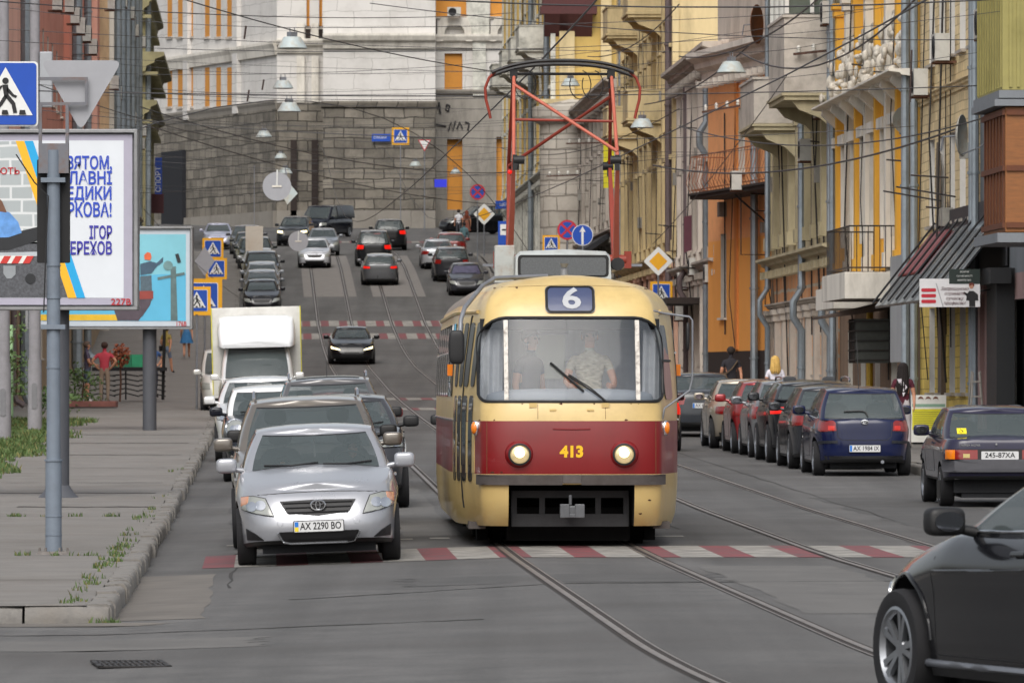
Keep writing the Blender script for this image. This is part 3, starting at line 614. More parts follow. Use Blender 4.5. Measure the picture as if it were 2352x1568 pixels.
for a in (3.0, 8.0): m = MB(); m.tube([(a, .05, 5.5), (a, 1.1, 6.4)], .03, 6); m.tube([(a, .05, 4.6), (a, .9, 4.6), (a, .9, 6.4)], .02, 5); m.build('balcony_stay', IRONB, b.r)
b.pipe(9.5, 10.2, PIPE, r=.12, o=.2, kink=None)
m = MB(); b.bx(m, 13, 13.4, 0, .06, 1.8, 10.2); m.build('orange_strip', mat('deep_orange', '#d28443', .85, var=.08), b.r)
R5 = b
# upper storey set back above the cornice, with graffiti
m = MB(); b.bx(m, .2, 19, -9, -.5, 11.0, 19); b.bx(m, .2, 1.2, -1.5, -.3, 11, 19); m.build('attic_storey', PLG, b.r)
# --- grey white ornate house
GWT = mat('grey_white_render', '#cfc6bc', .9, var=.12, scale=2, bump=.25, dirt='#6c6259', dirts=.7, dirta=.6); PKG = mat('pinkish_render', '#d0a892', .9, var=.12, dirt='#70594d', dirts=.8, dirta=.5)
def ornate(name, label, u, Y0, Y1, H, wall, low, fl, sp, trim, zl=3.9, seed=1, ww=1.05, low_ops=True, rec=.22):
    b = Bld(name, label, 1, u, Y0, Y1); L = b.L; rnd = random.Random(seed)
    base = b.gz(L/2); fl = [(z0+base, z1+base) for z0, z1 in fl]
    ops = rows(L, fl, ww, sp, sp*.5-ww/2); lo = rows(L, [(.9+base, 2.9+base)], ww+.3, sp, sp*.5-ww/2-.15) if low_ops else []
    b.wall(H, ops+lo, [(zl+base, 1), (60, 0)], [wall, low, trim], rec=rec); b.windows(ops+lo, FRW, sill=trim, rec=rec)
    b.cornice(zl+base, .4, .35, trim, nm='string_course', dent=.7); b.cornice(H-.7, .6, .6, trim, dent=.7)
    k = 0
    while k*sp < L:
        b.pil(min(L-.25, k*sp+.1), .45, .2, zl+base+.4, H-.75, trim if k % 2 == 0 else wall)
        b.pil(min(L-.25, k*sp+.1), .55, .14, -.5, zl+base-.05, low, 'lower_pilaster'); k += 1
    for z0, z1 in fl:
        for k in range(int(L/sp)):
            a = sp*.5+k*sp; m = MB(); b.bx(m, a-ww/2-.2, a+ww/2+.2, 0, .26, z1+.18, z1+.34); b.bx(m, a-ww/2-.14, a-ww/2-.02, 0, .1, z0, z1+.18); b.bx(m, a+ww/2+.02, a+ww/2+.14, 0, .1, z0, z1+.18); m.build('window_surround', trim, b.r)
        b.cornice(z0-.45, .18, .14, trim, nm='sill_band')
    return b
R6 = ornate('grey_ornate_house', 'grey white ornate house with corner cornice beside the orange house', 15.5, 204.5, 226, 11.3, GWT, GWT, [(4.9, 7.2)], 2.7, PLG)
R6.pipe(4, 10, PIPE, r=.11, o=.2, kink=8.5); R6.pipe(14, 10.5, PIPEB, r=.1, o=.2, kink=4)
m = MB(); R6.bx(m, 8, 14, .0, 1.2, 3.1, 3.3); m.build('ledge_roof', DKP, R6.r)
# --- beige balconied house
BEI = mat('beige_render', '#c8b68c', .9, var=.13, scale=2, bump=.25, dirt='#675a42', dirts=.7, dirta=.6)
R7 = ornate('beige_balcony_house', 'tall beige house with stacked stone balconies beyond the orange house', 15.5, 226, 262, 24, BEI, PKG, [(5, 7.3), (8.9, 11.2), (12.8, 15), (16.5, 18.7)], 3.0, BEI)
for i, z in enumerate((9.6, 13.4, 17.1)):
    for a in (8, 22): R7.balcony(a, a+3.4, z, 1.3, BEI, None, 1.0, BEI, brackets=True)
R7.pipe(1.2, 23, PIPEB, r=.13, o=.25); R7.pipe(34, 23, PIPE, r=.1)
# --- low shop with round stone corner
STG = brick('pale_rustic', '#b0aaa0', '#857f76', 1.2, .7, var=.12, ms=.05, dirta=.55)
R7b = ornate('low_stone_shop', 'low rusticated stone shop with round corner column and black awning', 15.4, 262, 300, 11.5, STG, STG, [(5.0, 7.4)], 3.4, PLG, low_ops=False)
m = MB(); m.lathe([(.01, -2), (1.5, -2), (1.5, 4.2), (1.65, 4.25), (1.65, 4.6), (1.45, 4.65), (1.45, 10.8), (1.8, 11), (1.8, 11.6), (.01, 12)], (33, .35, 0), n=28)
m.build('corner_column', STG, R7b.r, 40)
m = MB(); m.prism([(0, 5.4), (2.3, 3.9), (2.3, 3.6), (0, 5.2)], 2, 26, 'YZ'); m.build('shop_awning', mat('awning_black', '#202125', .75, var=.15), R7b.r)
m = MB(); R7b.bx(m, 2.5, 25, -.05, .04, .8, 3.6); m.build('shop_glass', mat('shop_dark', '#131416', .3, var=.2), R7b.r)
# --- olive yellow tall house at the top of the hill
OYL = mat('olive_yellow_render', '#c2a662', .9, var=.08, scale=1.2, bump=.2, dirt='#6b5a34', dirts=.5, dirta=.45); WGR = mat('white_grey_carving', '#c6c5bc', .9, var=.18, scale=3, bump=.4, dirt='#5c5c55', dirts=1.2, dirta=.65)
R8 = ornate('olive_yellow_house', 'tall olive yellow end wall house at the top of the right side', 14.5, 300, 362, 30, OYL, WGR, [(5.2, 7.6), (9.2, 11.6), (13.2, 15.6), (17, 19.4), (21, 23)], 3.1, WGR)
m = MB(); m.mm((-.3, -6, -2), (-.02, -3.0, 28)); m.build('end_pilaster', OYL, R8.r)
m = MB(); m.mm((-.22, -.9, -2), (-.02, -.2, 28)); m.mm((-.2, -2.6, -2), (-.02, -2.1, 28)); m.build('end_strips', BEI, R8.r)
for z in (8.0, 13.5):
    m = MB(); m.mm((-.9, -1.9, z), (0, .7, z+.35)); m.mm((-.8, -1.8, z+.36), (0, .6, z+1.4)); m.mm((-.95, -1.95, z+1.4), (0, .75, z+1.6)); m.prism([(-.9, z), (0, z), (0, z-1.0)], -1.7, -.2, 'XZ'); m.prism([(-.9, z), (0, z), (0, z-1.0)], -.6, .5, 'XZ'); m.build('end_balcony', BEI if z < 10 else mat('dark_red_parapet', '#4d2a2a', .8, var=.2), R8.r)
for a in (4, 14, 26, 40):
    for z in (12.2, 20): R8.balcony(a, a+4, z, 1.5, WGR, None, 1.0, WGR, brackets=True)
R8.pipe(2.0, 26, PIPE, r=.14, o=.3); R8.pipe(20, 26, PIPE, r=.14, o=.3)
# --- grey pale house behind, closing the right side
R9 = ornate('pale_green_house', 'pale grey green carved house beyond the olive yellow house', 16.2, 362, 398, 28, WGR, WGR, [(5, 7.5), (9.5, 12), (13.5, 16), (17.5, 20)], 3.2, PLG)
# ---------------- left side ----------------
SAL = mat('salmon_render', '#dcaa98', .85, var=.07, scale=1, dirt='#96604c', dirts=.6, dirta=.35); TER = mat('terracotta_render', '#c78370', .85, var=.06, scale=1, dirt='#86402e', dirts=.6, dirta=.3); GRN = mat('pale_green_paint', '#93b78a', .8, var=.1, dirt='#5f7a55', dirta=.5); TAN = mat('tan_render', '#a48f73', .85, var=.12, dirt='#665846', dirta=.5)
b = Bld('terracotta_house', 'long terracotta red house along the left footway', -1, -6.0, 172, 284); L = b.L
ops = rows(L, [(6.5, 8.6), (10.4, 12.5)], 1.3, 4.6, 30.5); low = [(9, .2, 10.4, 2.6), (16, 1, 17.4, 2.6), (23, .2, 24.2, 2.9), (30, 1.4, 31.5, 3.2), (38, 1.8, 39.5, 3.8)]
b.wall(22, ops+low, [(4.9, 2), (30, 0)], [TER, SAL, TAN, PLG]); b.windows(ops, FRW, sill=PLW); b.windows(low[1:2]+low[3:], FRW, sill=PLG)
m = MB(); b.bx(m, 0, 15.5, -.02, .2, 4.9, 21.5); m.build('salmon_projection', SAL, b.r)
m = MB(); b.bx(m, 6, 8, -.02, .15, -1, 3.4); b.bx(m, 3, 4.5, -.02, .1, -1, 3.4); m.build('green_pier', GRN, b.r)
for a in (9, 23):
    m = MB(); b.bx(m, a, a+1.3, -.23, -.15, .1, 2.8); m.build('door', FRB, b.r)
b.pipe(16.5, 20, PIPE, r=.16, o=.3); b.pipe(66, 20, PIPE, r=.2, o=.35); b.pipe(88, 20, PIPE, r=.15); b.pipe(12, 3.2, PIPEB, r=.09); b.pipe(20, 4.0, PIPEB, r=.08)
for a in (62, 64, 70, 78, 90, 100): b.pil(a, .7, .22, 5, 20, TER if a < 80 else SAL)
b.cornice(4.9, .25, .3, TAN, nm='string_course'); L1 = b
b = Bld('beige_tenement', 'brown and beige tenement with many air conditioners on the left', -1, -5.6, 284, 338); L = b.L
TNB = mat('tenement_beige_render', '#c9b18d', .9, var=.15, scale=2, bump=.2, dirt='#6b5741', dirts=.6, dirta=.65)
base = b.gz(L/2); ops = rows(L, [(base+4.6, base+6.6), (base+8.2, base+10.4), (base+12.2, base+14.2), (base+16, base+18)], 1.2, 3.0, 1.0); low = rows(L, [(base+.8, base+3)], 1.4, 3, .9)
b.wall(26, ops+low, [(base+3.8, 1), (40, 0)], [TNB, PLG, PLG]); b.windows(ops+low, FRW, sill=PLG)
for a in (2.5, 12, 23, 34, 45, 52): b.pipe(a, 25, PIPE, r=.17, o=.3, kink=base+6 if a == 34 else None)
for a in range(1, 54, 6): b.pil(a, .5, .2, base+4.2, 25, PLW if a % 12 == 1 else TNB)
b.cornice(base+3.8, .5, .4, PLG, nm='string_course'); L2 = b
b = Bld('olive_corner_house', 'olive stone corner house with deep cornices at the top left', -1, -5.9, 366, 396); L = b.L
OLS = mat('olive_stone', '#8b8463', .9, var=.15, scale=2, bump=.3, dirt='#544f39', dirts=.7, dirta=.6)
ops = rows(L, [(6, 8.6), (11, 13.4), (15, 17)], 1.3, 3.2, 1.2); b.wall(30, ops, [(60, 0)], [OLS, PLG]); b.windows(ops, FRW, sill=OLS)
for z, pr in ((7.3, 1.0), (10.0, 1.4), (13.2, .9)): b.cornice(z, pr, 1.1, OLS, dent=.9)
for k in range(9): b.pil(1+k*3.4, .7, .35, -1, 24, OLS)
b.pipe(1.0, 24, PIPE, r=.2, o=.45); L3 = b
# ---------------- the stone and white building that closes the street ----------------
STN = brick('dark_rusticated_stone', '#7b756b', '#45413b', 1.3, .66, var=.3, ms=.04, dirt='#312e2b', dirta=.7, bump=1.2); STP = brick('plinth_stone', '#8d8880', '#6d6861', 2.2, 1.6, var=.06, ms=.02, dirta=.35)
WBL = brick('white_ashlar', '#d0cdc9', '#a9a6a2', 2.3, 1.02, var=.03, ms=.022, dirt='#8d8882', dirta=.35, bump=.2); BOARD = mat('chipboard', '#c98a3a', .8, var=.12, scale=4, dirt='#8f5c22', dirts=2, dirta=.4)
def PZ(y, Y): return EYE+(HYP-y)*Y/F
def PX(x, Y): return (x-CXP)*Y/F
H_E = 26.0
E = thing('closing_building', 'large white building on a dark stone base closing the far end of the street', 'building', (0, 425, G(425)))
def blk(nm, x0, x1, Y, ysp, boards, depth=12, wmat=None, YL=None, plinth=484, base=None):
    """one wing between picture columns x0 and x1; its right end stands at depth Y, its left end at YL; ysp = row where stone meets white plaster"""
    YL = YL or Y; xa, xb = PX(x0, YL), PX(x1, Y); dx, dy = xb-xa, Y-YL; Ld = math.hypot(dx, dy)
    def fa(x): k = (x-CXP)/F; t = (k*YL-xa)/(dx-k*dy); return t*Ld, YL+t*dy
    r = bpy.data.objects.new(nm, None); link(r, E); X0 = xa; r.location = (xa, YL-425, 0); r.rotation_euler = (0, 0, math.atan2(dy, dx)); z0 = G(425)
    H = PZ(-160, Y)-z0; zs = PZ(ysp, Y)-z0; zp = PZ(plinth, Y)-z0; ops = []
    for bx0, bx1, by0, by1 in boards: a0, yy = fa(bx0); a1 = fa(bx1)[0]; ops.append((a0, PZ(by1, yy)-z0, a1, PZ(by0, yy)-z0))
    A = sorted(set([0, Ld]+[v for o in ops for v in (o[0], o[2])])); Z = sorted(set([-3, H, zs, zp]+[v for o in ops for v in (o[1], o[3])])); ms = (MB(), MB(), MB()); rec = .3 if YL == Y else .05
    for a0, a1 in zip(A[:-1], A[1:]):
        for q0, q1 in zip(Z[:-1], Z[1:]):
            ac, zc = (a0+a1)/2, (q0+q1)/2
            if any(o[0] < ac < o[2] and o[1] < zc < o[3] for o in ops): continue
            k = 2 if zc < zp else (1 if zc < zs else 0); oo = (0, -.22, -.4)[k]
            ms[k].add([(a0, oo, q0), (a1, oo, q0), (a1, oo, q1), (a0, oo, q1)], [(0, 1, 2, 3)])
    for o in ops:
        k = 1 if (o[1]+o[3])/2 < zs else 0; c = [(o[0], o[1]), (o[2], o[1]), (o[2], o[3]), (o[0], o[3])]
        for i in range(4):
            p, q = c[i], c[(i+1) % 4]; ms[k].add([(p[0], (0, -.22)[k], p[1]), (q[0], (0, -.22)[k], q[1]), (q[0], rec, q[1]), (p[0], rec, p[1])], [(0, 1, 2, 3)])
    for k, (a, b_, oo) in enumerate(((zs, H, 0), (zp, zs, -.22), (-3, zp, -.4))):
        for aa in (0, Ld): ms[k].add([(aa, oo, a), (aa, depth, a), (aa, depth, b_), (aa, oo, b_)], [(0, 1, 2, 3)])
        ms[k].add([(0, oo, b_), (Ld, oo, b_), (Ld, oo+.5, b_), (0, oo+.5, b_)], [(0, 1, 2, 3)])
    for q, nm2, mt in zip(ms, ('white_wall', 'stone_base', 'plinth'), (wmat or WBL, base or STN, STP)): q.build(nm2, mt, r)
    for o in ops:
        m = MB(); m.mm((o[0], rec-.04, o[1]), (o[2], rec+.06, o[3])); m.build('boarded_window', BOARD, r)
        if o[1] > zs: m = MB(); m.mm((o[0]-.1, -.12, o[1]-.16), (o[2]+.1, .1, o[1]-.003)); m.build('window_sill', PLG, r)
    return r, X0, Ld, zs, z0
def band(r, X0, x0, x1, Y, y, h, pr, mt, z0, nm='moulding'):
    a0, a1 = PX(x0, Y)-X0, PX(x1, Y)-X0; z = PZ(y, Y)-z0; m = MB(); m.prism([(-.02-.0, z), (-pr*.3, z), (-pr*.45, z+h*.4), (-pr*.8, z+h*.55), (-pr, z+h*.85), (-pr, z+h), (-.02, z+h+.05), (.1, z+h), (.1, z)], a0, a1, 'YZ'); m.build(nm, mt, r)
lb = [(x-5.5, x+5.5, a, b) for x in (390, 414, 438, 476, 502, 527) for a, b in ((-70, 86), (156, 246))]
lb2 = [(x-5.5, x+5.5, a, b) for x in (571, 597, 620) for a, b in ((-70, 60),)]
r, X0, Ld, zs, z0 = blk('left_wing', 326, 640, 430, 250, lb, YL=458)
for zz, h_, pr_, mt_ in ((PZ(126, 430)-z0, .9, .4, PLW), (zs-.1, .7, .3, STP)):
    m = MB(); m.prism([(0, zz), (-pr_*.5, zz), (-pr_*.7, zz+h_*.5), (-pr_, zz+h_*.8), (-pr_, zz+h_), (0, zz+h_+.05)], 0, Ld-.05, 'YZ'); m.build('moulding', mt_, r)
for q in (.36, .72): m = MB(); m.mm((Ld*q-.5, -.3, zs), (Ld*q+.5, .05, H_E)); m.build('wall_pier', WBL, r)
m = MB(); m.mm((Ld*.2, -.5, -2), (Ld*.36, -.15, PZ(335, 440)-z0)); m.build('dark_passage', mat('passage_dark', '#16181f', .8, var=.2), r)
r, X0, Ld, zs, z0 = blk('recessed_bay', 636, 744, 430, 236, [(704, 711, -90, 62), (733, 740, -90, 62)])
band(r, X0, 636, 744, 430, 122, .9, .7, PLW, z0)
for x0, x1, d in ((682, 700, 0), (716, 732, 0), (746, 760, 0)):
    a0, a1 = PX(x0, 430)-X0, min(Ld, PX(x1, 430)-X0)
    if a1-a0 > .1: m = MB(); m.mm((a0, -.35, zs), (a1, .02, PZ(130, 430)-z0)); m.mm((a0, -.5, PZ(105, 430)-z0), (a1, .02, PZ(55, 430)-z0)); m.build('white_pier', PLW, r)
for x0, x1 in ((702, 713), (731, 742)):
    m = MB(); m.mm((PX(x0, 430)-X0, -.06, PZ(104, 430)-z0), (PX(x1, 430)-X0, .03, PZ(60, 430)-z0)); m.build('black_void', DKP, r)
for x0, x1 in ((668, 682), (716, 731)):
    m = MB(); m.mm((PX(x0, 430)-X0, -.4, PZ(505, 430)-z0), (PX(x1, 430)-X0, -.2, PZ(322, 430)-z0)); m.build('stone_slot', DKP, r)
r, X0, Ld, zs, z0 = blk('main_block', 742, 1000, 425, 240, [])
band(r, X0, 742, 1000, 425, 112, .95, .7, PLW, z0); band(r, X0, 738, 1004, 425, 262, .8, .45, STN, z0, 'stone_ledge'); MAINX0 = X0
r, X0, Ld, zs, z0 = blk('right_wing', 998, 1330, 428, 222, [(1021, 1062, 123, 217), (1001, 1071, -60, 38), (1126, 1200, -60, 38), (1148, 1200, 130, 217), (1027, 1062, 320, 482), (1140, 1200, 315, 492)], base=mat('grey_stucco_render', '#8f8a82', .9, var=.14, scale=2, bump=.3, dirt='#4a4742', dirts=.6, dirta=.7))
band(r, X0, 998, 1330, 428, 112, .9, .6, PLW, z0); band(r, X0, 998, 1330, 428, 228, .6, .4, STP, z0, 'stone_ledge')
for xc in (1044, 1166):
    def q(x, y): return (PX(x, 428)-X0, PZ(y, 428)-z0)
    m = MB(); o = [(-41, 96), (-38, 62), (-30, 42), (30, 42), (38, 62), (41, 96), (26, 96), (22, 70), (15, 60), (-15, 60), (-22, 70), (-26, 96)]
    m.prism([q(xc+a, y) for a, y in o], -.5, .02, 'XZ'); m.build('arch_surround', PLW, r)
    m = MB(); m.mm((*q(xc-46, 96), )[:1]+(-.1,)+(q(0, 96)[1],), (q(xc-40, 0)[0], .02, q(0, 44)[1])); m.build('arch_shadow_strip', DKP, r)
for x0, x1 in ((1072, 1124),):
    m = MB(); m.mm((PX(x0+14, 428)-X0, -.3, zs), (PX(x1-8, 428)-X0, .02, PZ(98, 428)-z0)); m.mm((PX(x0, 428)-X0, -.18, PZ(95, 428)-z0), (PX(x1, 428)-X0, .02, PZ(-150, 428)-z0)); m.build('carved_pier', WGR, r)

GRAF = mat('graffiti_ink', '#2b2a2c', .8, var=.2)
def graffiti(parent, Y, strokes, r=.05):
    m = MB(); o = parent.matrix_world.translation if parent.parent is None else parent.location+E.location
    for st in strokes: m.tube([(PX(x, Y)-o[0], Y-o[1], PZ(y, Y)-o[2]) for x, y in st], r, 5)
    m.build('graffiti', GRAF, parent)
graffiti(r, 427.72, [[(1005, 250), (1008, 235), (1012, 262)], [(1026, 240), (1024, 252), (1030, 256), (1033, 243), (1026, 240)], [(985, 292), (1000, 286), (1025, 290)], [(1030, 300), (1036, 280), (1040, 300), (1046, 278)], [(1050, 296), (1056, 280), (1062, 296)], [(1068, 280), (1078, 284), (1074, 300)]], .06)

# small clutter on the right facades: cable runs, meter boxes, brackets, stained patches of lost plaster
CAB = mat('facade_cable', '#2d2a29', .8, var=.2); MBX = mat('meter_box', '#8f8d86', .6, var=.15, dirt='#5a4a3c', dirta=.5); STAIN = mat('bare_plaster_render', '#6f6252', .95, var=.3, scale=4)
for b, top, n in ((R2, 12, 6), (R3, 12, 8), (R4, 13, 10), (R5, 9, 5), (R6, 10, 9), (R7, 20, 14), (R7b, 10, 8), (R8, 24, 12)):
    rc = random.Random(int(b.Y0)); g0 = b.gz(b.L/2)
    for k in range(n):
        a = rc.uniform(.3, b.L-.6); z = g0+rc.uniform(2.6, top-2)
        m = MB(); pts = [(b.s*a, .05, g0+rc.uniform(.5, 3)), (b.s*(a+rc.uniform(-.1, .1)), .06+.2*(k % 2), z), (b.s*(a+rc.uniform(-.1, .1)), .05, g0+top)]; m.tube(pts, rc.uniform(.012, .025), 5); m.build('cable_run', CAB, b.r)
        if k % 2 == 0:
            m = MB(); q = rc.uniform(.25, .45); b.bx(m, a, a+q, 0, rc.uniform(.14, .3), z, z+q*1.2); m.build('meter_box', MBX, b.r)
        if k % 3 == 0:
            m = MB(); m.tube([(b.s*a, 0, z+1), (b.s*a, rc.uniform(.4, .8), z+1.05)], .02, 5); m.build('iron_bracket', IRONB, b.r)
        if k % 3 == 1 and b is not R5:
            m = MB(); a1 = a+rc.uniform(.8, 2.5); zq = z+rc.uniform(-2, 1); m.prism([(b.s*(a+(a1-a)*(.5+.5*math.cos(t)*rc.uniform(.7, 1.1))), zq+rc.uniform(.5, 1)*math.sin(t)) for t in np.linspace(0, 6.28, 12)[:-1]], -.01, .012, 'XZ'); m.build('lost_plaster', STAIN, b.r)
# ---------------- vehicles ----------------
def plan(w, lf, lr, nf, nr, N):      # rounded-rectangle plan outline, sampled evenly along its length; starts at the front middle
    pts = []
    for i in range(721):
        t = -PI/2+PI*i/720; c, s = math.cos(t), math.sin(t); n, l = (nf, lf) if s < 0 else (nr, lr)
        pts.append((w*abs(c)**(2/n), l*math.copysign(abs(s)**(2/n), s)))
    p = np.array(pts); p[0, 0] = p[-1, 0] = 0; d = np.r_[0, np.cumsum(np.hypot(*np.diff(p, axis=0).T))]
    q = np.linspace(0, d[-1], N//2+1); h = np.c_[np.interp(q, d, p[:, 0]), np.interp(q, d, p[:, 1])]
    return np.vstack([h, np.c_[-h[-2:0:-1, 0], h[-2:0:-1, 1]]])
LEV = [(0, .94, .10, .10), (.06, .97, .04, .03), (.25, .975, 0, 0), (.45, .985, .015, .01), (.62, .997, .05, .03), (.73, 1, .085, .045), (.8, .985, .11, .05), (.9, .96, .15, .07), (.97, .935, .2, .09), (1, .9, .26, .12)]
def body_mesh(c):
    L, W = c['L'], c['W']; ty = [p[0] for p in c['top']]; tz = [p[1] for p in c['top']]; N = c.get('N', 104); hw = W/2; zb0 = c.get('zb', .2)
    def lv(t, wf, fi, ri):
        P = plan(hw*wf, L/2-fi*c.get('nose', 1), L/2-ri*c.get('tail', 1), c.get('nf', 6), c.get('nr', 7), N)
        out = []
        for x, y in P:
            zt = float(np.interp(y, ty, tz)); zb = zb0+.05*max(0, abs(y)/(L/2)-.75)/.25
            out.append((x*(1-c.get('taper', .03)*abs(y/(L/2))**3), y, zb+t*(zt-zb)))
        return out
    rows = [lv(*l) for l in c.get('lev', LEV)]; top = rows[-1]; bot = rows[0]; cr = c.get('crown', .05)
    m = MB(); m.grid(rows, 0, True)
    for i in range(N): m.m[i] = 2
    caps = [top]
    for k in (.97, .86, .6, .3, 0): caps.append([(x*k, y, z+cr*(1-k*k)*(1 if abs(y) < L/2-.3 else max(0, (L/2-abs(y))/.3))) for x, y, z in top])
    f0 = len(m.f); m.grid(caps, 0, True)
    ya, yc = c['gh'][0]+.12, c['gh'][3]-.12
    for i in range(f0, len(m.f)):
        q = [m.v[j] for j in m.f[i]]; cy = sum(v[1] for v in q)/4
        if ya < cy < yc and max(abs(v[0]) for v in q) < hw*.8: m.m[i] = 1
    m.grid([[(x*k, y, z) for x, y, z in bot] for k in (1, .6, 0)], 1, True)
    return m
def house_mesh(c):       # glasshouse: returns paint mesh, glass meshes by name, and everything for ray casting
    y0, y1, y2, y3 = c['gh']; wB, wT = c['wB'], c['wT']; zr = c['H']; ty = [p[0] for p in c['top']]; tz = [p[1] for p in c['top']]
    yB = c.get('yB', .5*(y0+y3)+.05); cs = c.get('cslope', .38); fb = c.get('fb', 1)
    base = [(0, y0), (.5*wB, y0+.03*fb), (.86*wB, y0+.15*fb), (.98*wB, y0+.32*fb), (wB, yB-.06), (wB, yB+.06), (.98*wB, y3-cs), (.88*wB, y3-.09), (.5*wB, y3-.02), (0, y3)]
    topl = [(0, y1), (.5*wT, y1+.02), (.87*wT, y1+.07), (.98*wT, y1+.16), (wT, yB-.03), (wT, yB+.05), (.985*wT, y2-cs*.55), (.9*wT, y2-.06), (.5*wT, y2-.01), (0, y2)]
    n = 3; b2 = catmull(base, n); t2 = catmull(topl, n); H = len(b2)
    vs = [0, .05, .085, .14, .3, .5, .7, .86, .92, .95, 1]
    def ring(v):
        out = []
        for i in range(H):
            p = b2[i]*(1-v)+t2[i]*v; zb = float(np.interp(b2[i][1], ty, tz))-.015; q = abs(t2[i][1]-(y1+y2)/2)/((y2-y1)/2); zt = zr-.045-c.get('rdrop', .05)*q**3
            bow = 1+.035*math.sin(PI*v); ybow = .035*math.sin(PI*v)*(-1 if i < 8 else (1 if i > H-8 else 0))*max(0, 1-p[0]/wB)**.3
            out.append((p[0]*bow, p[1]+ybow, zb+(zt-zb)*v))
        return out
    R = [ring(v) for v in vs]; full = lambda h: list(h)+[(-x, y, z) for x, y, z in h[-2:0:-1]]
    seg = lambda j: min((j if j < H-1 else 2*(H-1)-1-j)//n, 8)
    A = MB(); parts = {k: MB() for k in ('windscreen', 'rear_window', 'a', 'b', 'c', 'd')}; tr = MB()
    F_ = [full(r) for r in R]; M_ = len(F_[0])
    for i in range(len(vs)-1):
        for j in range(M_):
            q = [F_[i][j], F_[i][(j+1) % M_], F_[i+1][(j+1) % M_], F_[i+1][j]]; s = seg(j); left = j >= H-1
            g = 1 <= i <= 8; A.add(q, [(0, 1, 2, 3)])
            nm = None
            if g and s in (0, 1): nm = 'windscreen'
            elif g and s in (7, 8): nm = None if c.get('blind') else 'rear_window'
            elif g and s == 3: nm = 'ab'[left]
            elif g and s == 5 and not c.get('panel'): nm = 'cd'[left]
            if nm and i in (1, 8): tr.add(q, [(0, 1, 2, 3)], 2); nm = 0
            if nm == 0: pass
            elif nm: parts[nm].add(q, [(0, 1, 2, 3)])
            else: tr.add(q, [(0, 1, 2, 3)], 2 if (g and s == 4) else 0)
    top = F_[-1]; caps = [top]
    for k in (.985, .93, .75, .4, 0): caps.append([(x*k, y, z+.045*(1-k**2.6)) for x, y, z in top])
    tr.grid(caps, 0, True); A.grid(caps, 0, True)
    return tr, parts, A
def bvh_of(*ms):
    v = []; f = []
    for m in ms: b = len(v); v += [Vector(p) for p in m.v]; f += [tuple(i+b for i in q) for q in m.f]
    return BVHTree.FromPolygons(v, f)
DIRS = {'front': (Vector((0, 1, 0)), lambda a, b: Vector((a, -9, b))), 'rear': (Vector((0, -1, 0)), lambda a, b: Vector((a, 9, b))),
        'left': (Vector((1, 0, 0)), lambda a, b: Vector((-9, a, b))), 'right': (Vector((-1, 0, 0)), lambda a, b: Vector((9, a, b))), 'top': (Vector((0, 0, -1)), lambda a, b: Vector((a, b, 9)))}
def cast(bvh, a, b, side, off):
    d, f = DIRS[side]; p = f(a, b); h, nrm, _, _ = bvh.ray_cast(p, d)
    if h is None:
        h, nrm, _, _ = bvh.find_nearest(f(a, b)+d*7.2)
    if nrm.dot(d) > 0: nrm = -nrm
    return h+nrm*off, nrm
def patch(m, bvh, poly, side, off=.01, mi=0, step=.035, ctr=None, rings=6):
    pts = []
    for i, p in enumerate(poly):
        q = poly[(i+1) % len(poly)]; L = math.hypot(q[0]-p[0], q[1]-p[1]); k = max(1, int(L/step))
        pts += [(p[0]+(q[0]-p[0])*t/k, p[1]+(q[1]-p[1])*t/k) for t in range(k)]
    cx, cz = ctr or (sum(p[0] for p in pts)/len(pts), sum(p[1] for p in pts)/len(pts)); rows = []
    rim = []; r0 = []
    if side in ('front', 'rear'):
        y0_ = cast(bvh, cx, cz, side, 0)[0].y; lim = .3; q2 = []
        for x, z in pts:
            for _ in range(30):
                if abs(cast(bvh, x, z, side, 0)[0].y-y0_) < lim: break
                x *= .985
            q2.append((x, z))
        pts = q2
    for x, z in pts:
        h, nr = cast(bvh, x, z, side, off); r0.append(h); rim.append(h-nr*(off+.008))
    rows = [rim, r0]
    for k in range(1, rings+1):
        t = 1-k/rings; rows.append([cast(bvh, cx+(x-cx)*t, cz+(z-cz)*t, side, off)[0] for x, z in pts])
    m.grid(rows, mi, True); return m
def pl(m, bvh, line, side, r=.006, off=.004, n=6, mi=0, step=.08):   # a thin bead following the surface
    pts = []
    for p, q in zip(line[:-1], line[1:]):
        k = max(1, int(math.hypot(q[0]-p[0], q[1]-p[1])/step)); pts += [(p[0]+(q[0]-p[0])*t/k, p[1]+(q[1]-p[1])*t/k) for t in range(k)]
    pts.append(line[-1]); return m.tube([cast(bvh, a, b, side, off)[0] for a, b in pts], r, n, mi)
_wh = {}
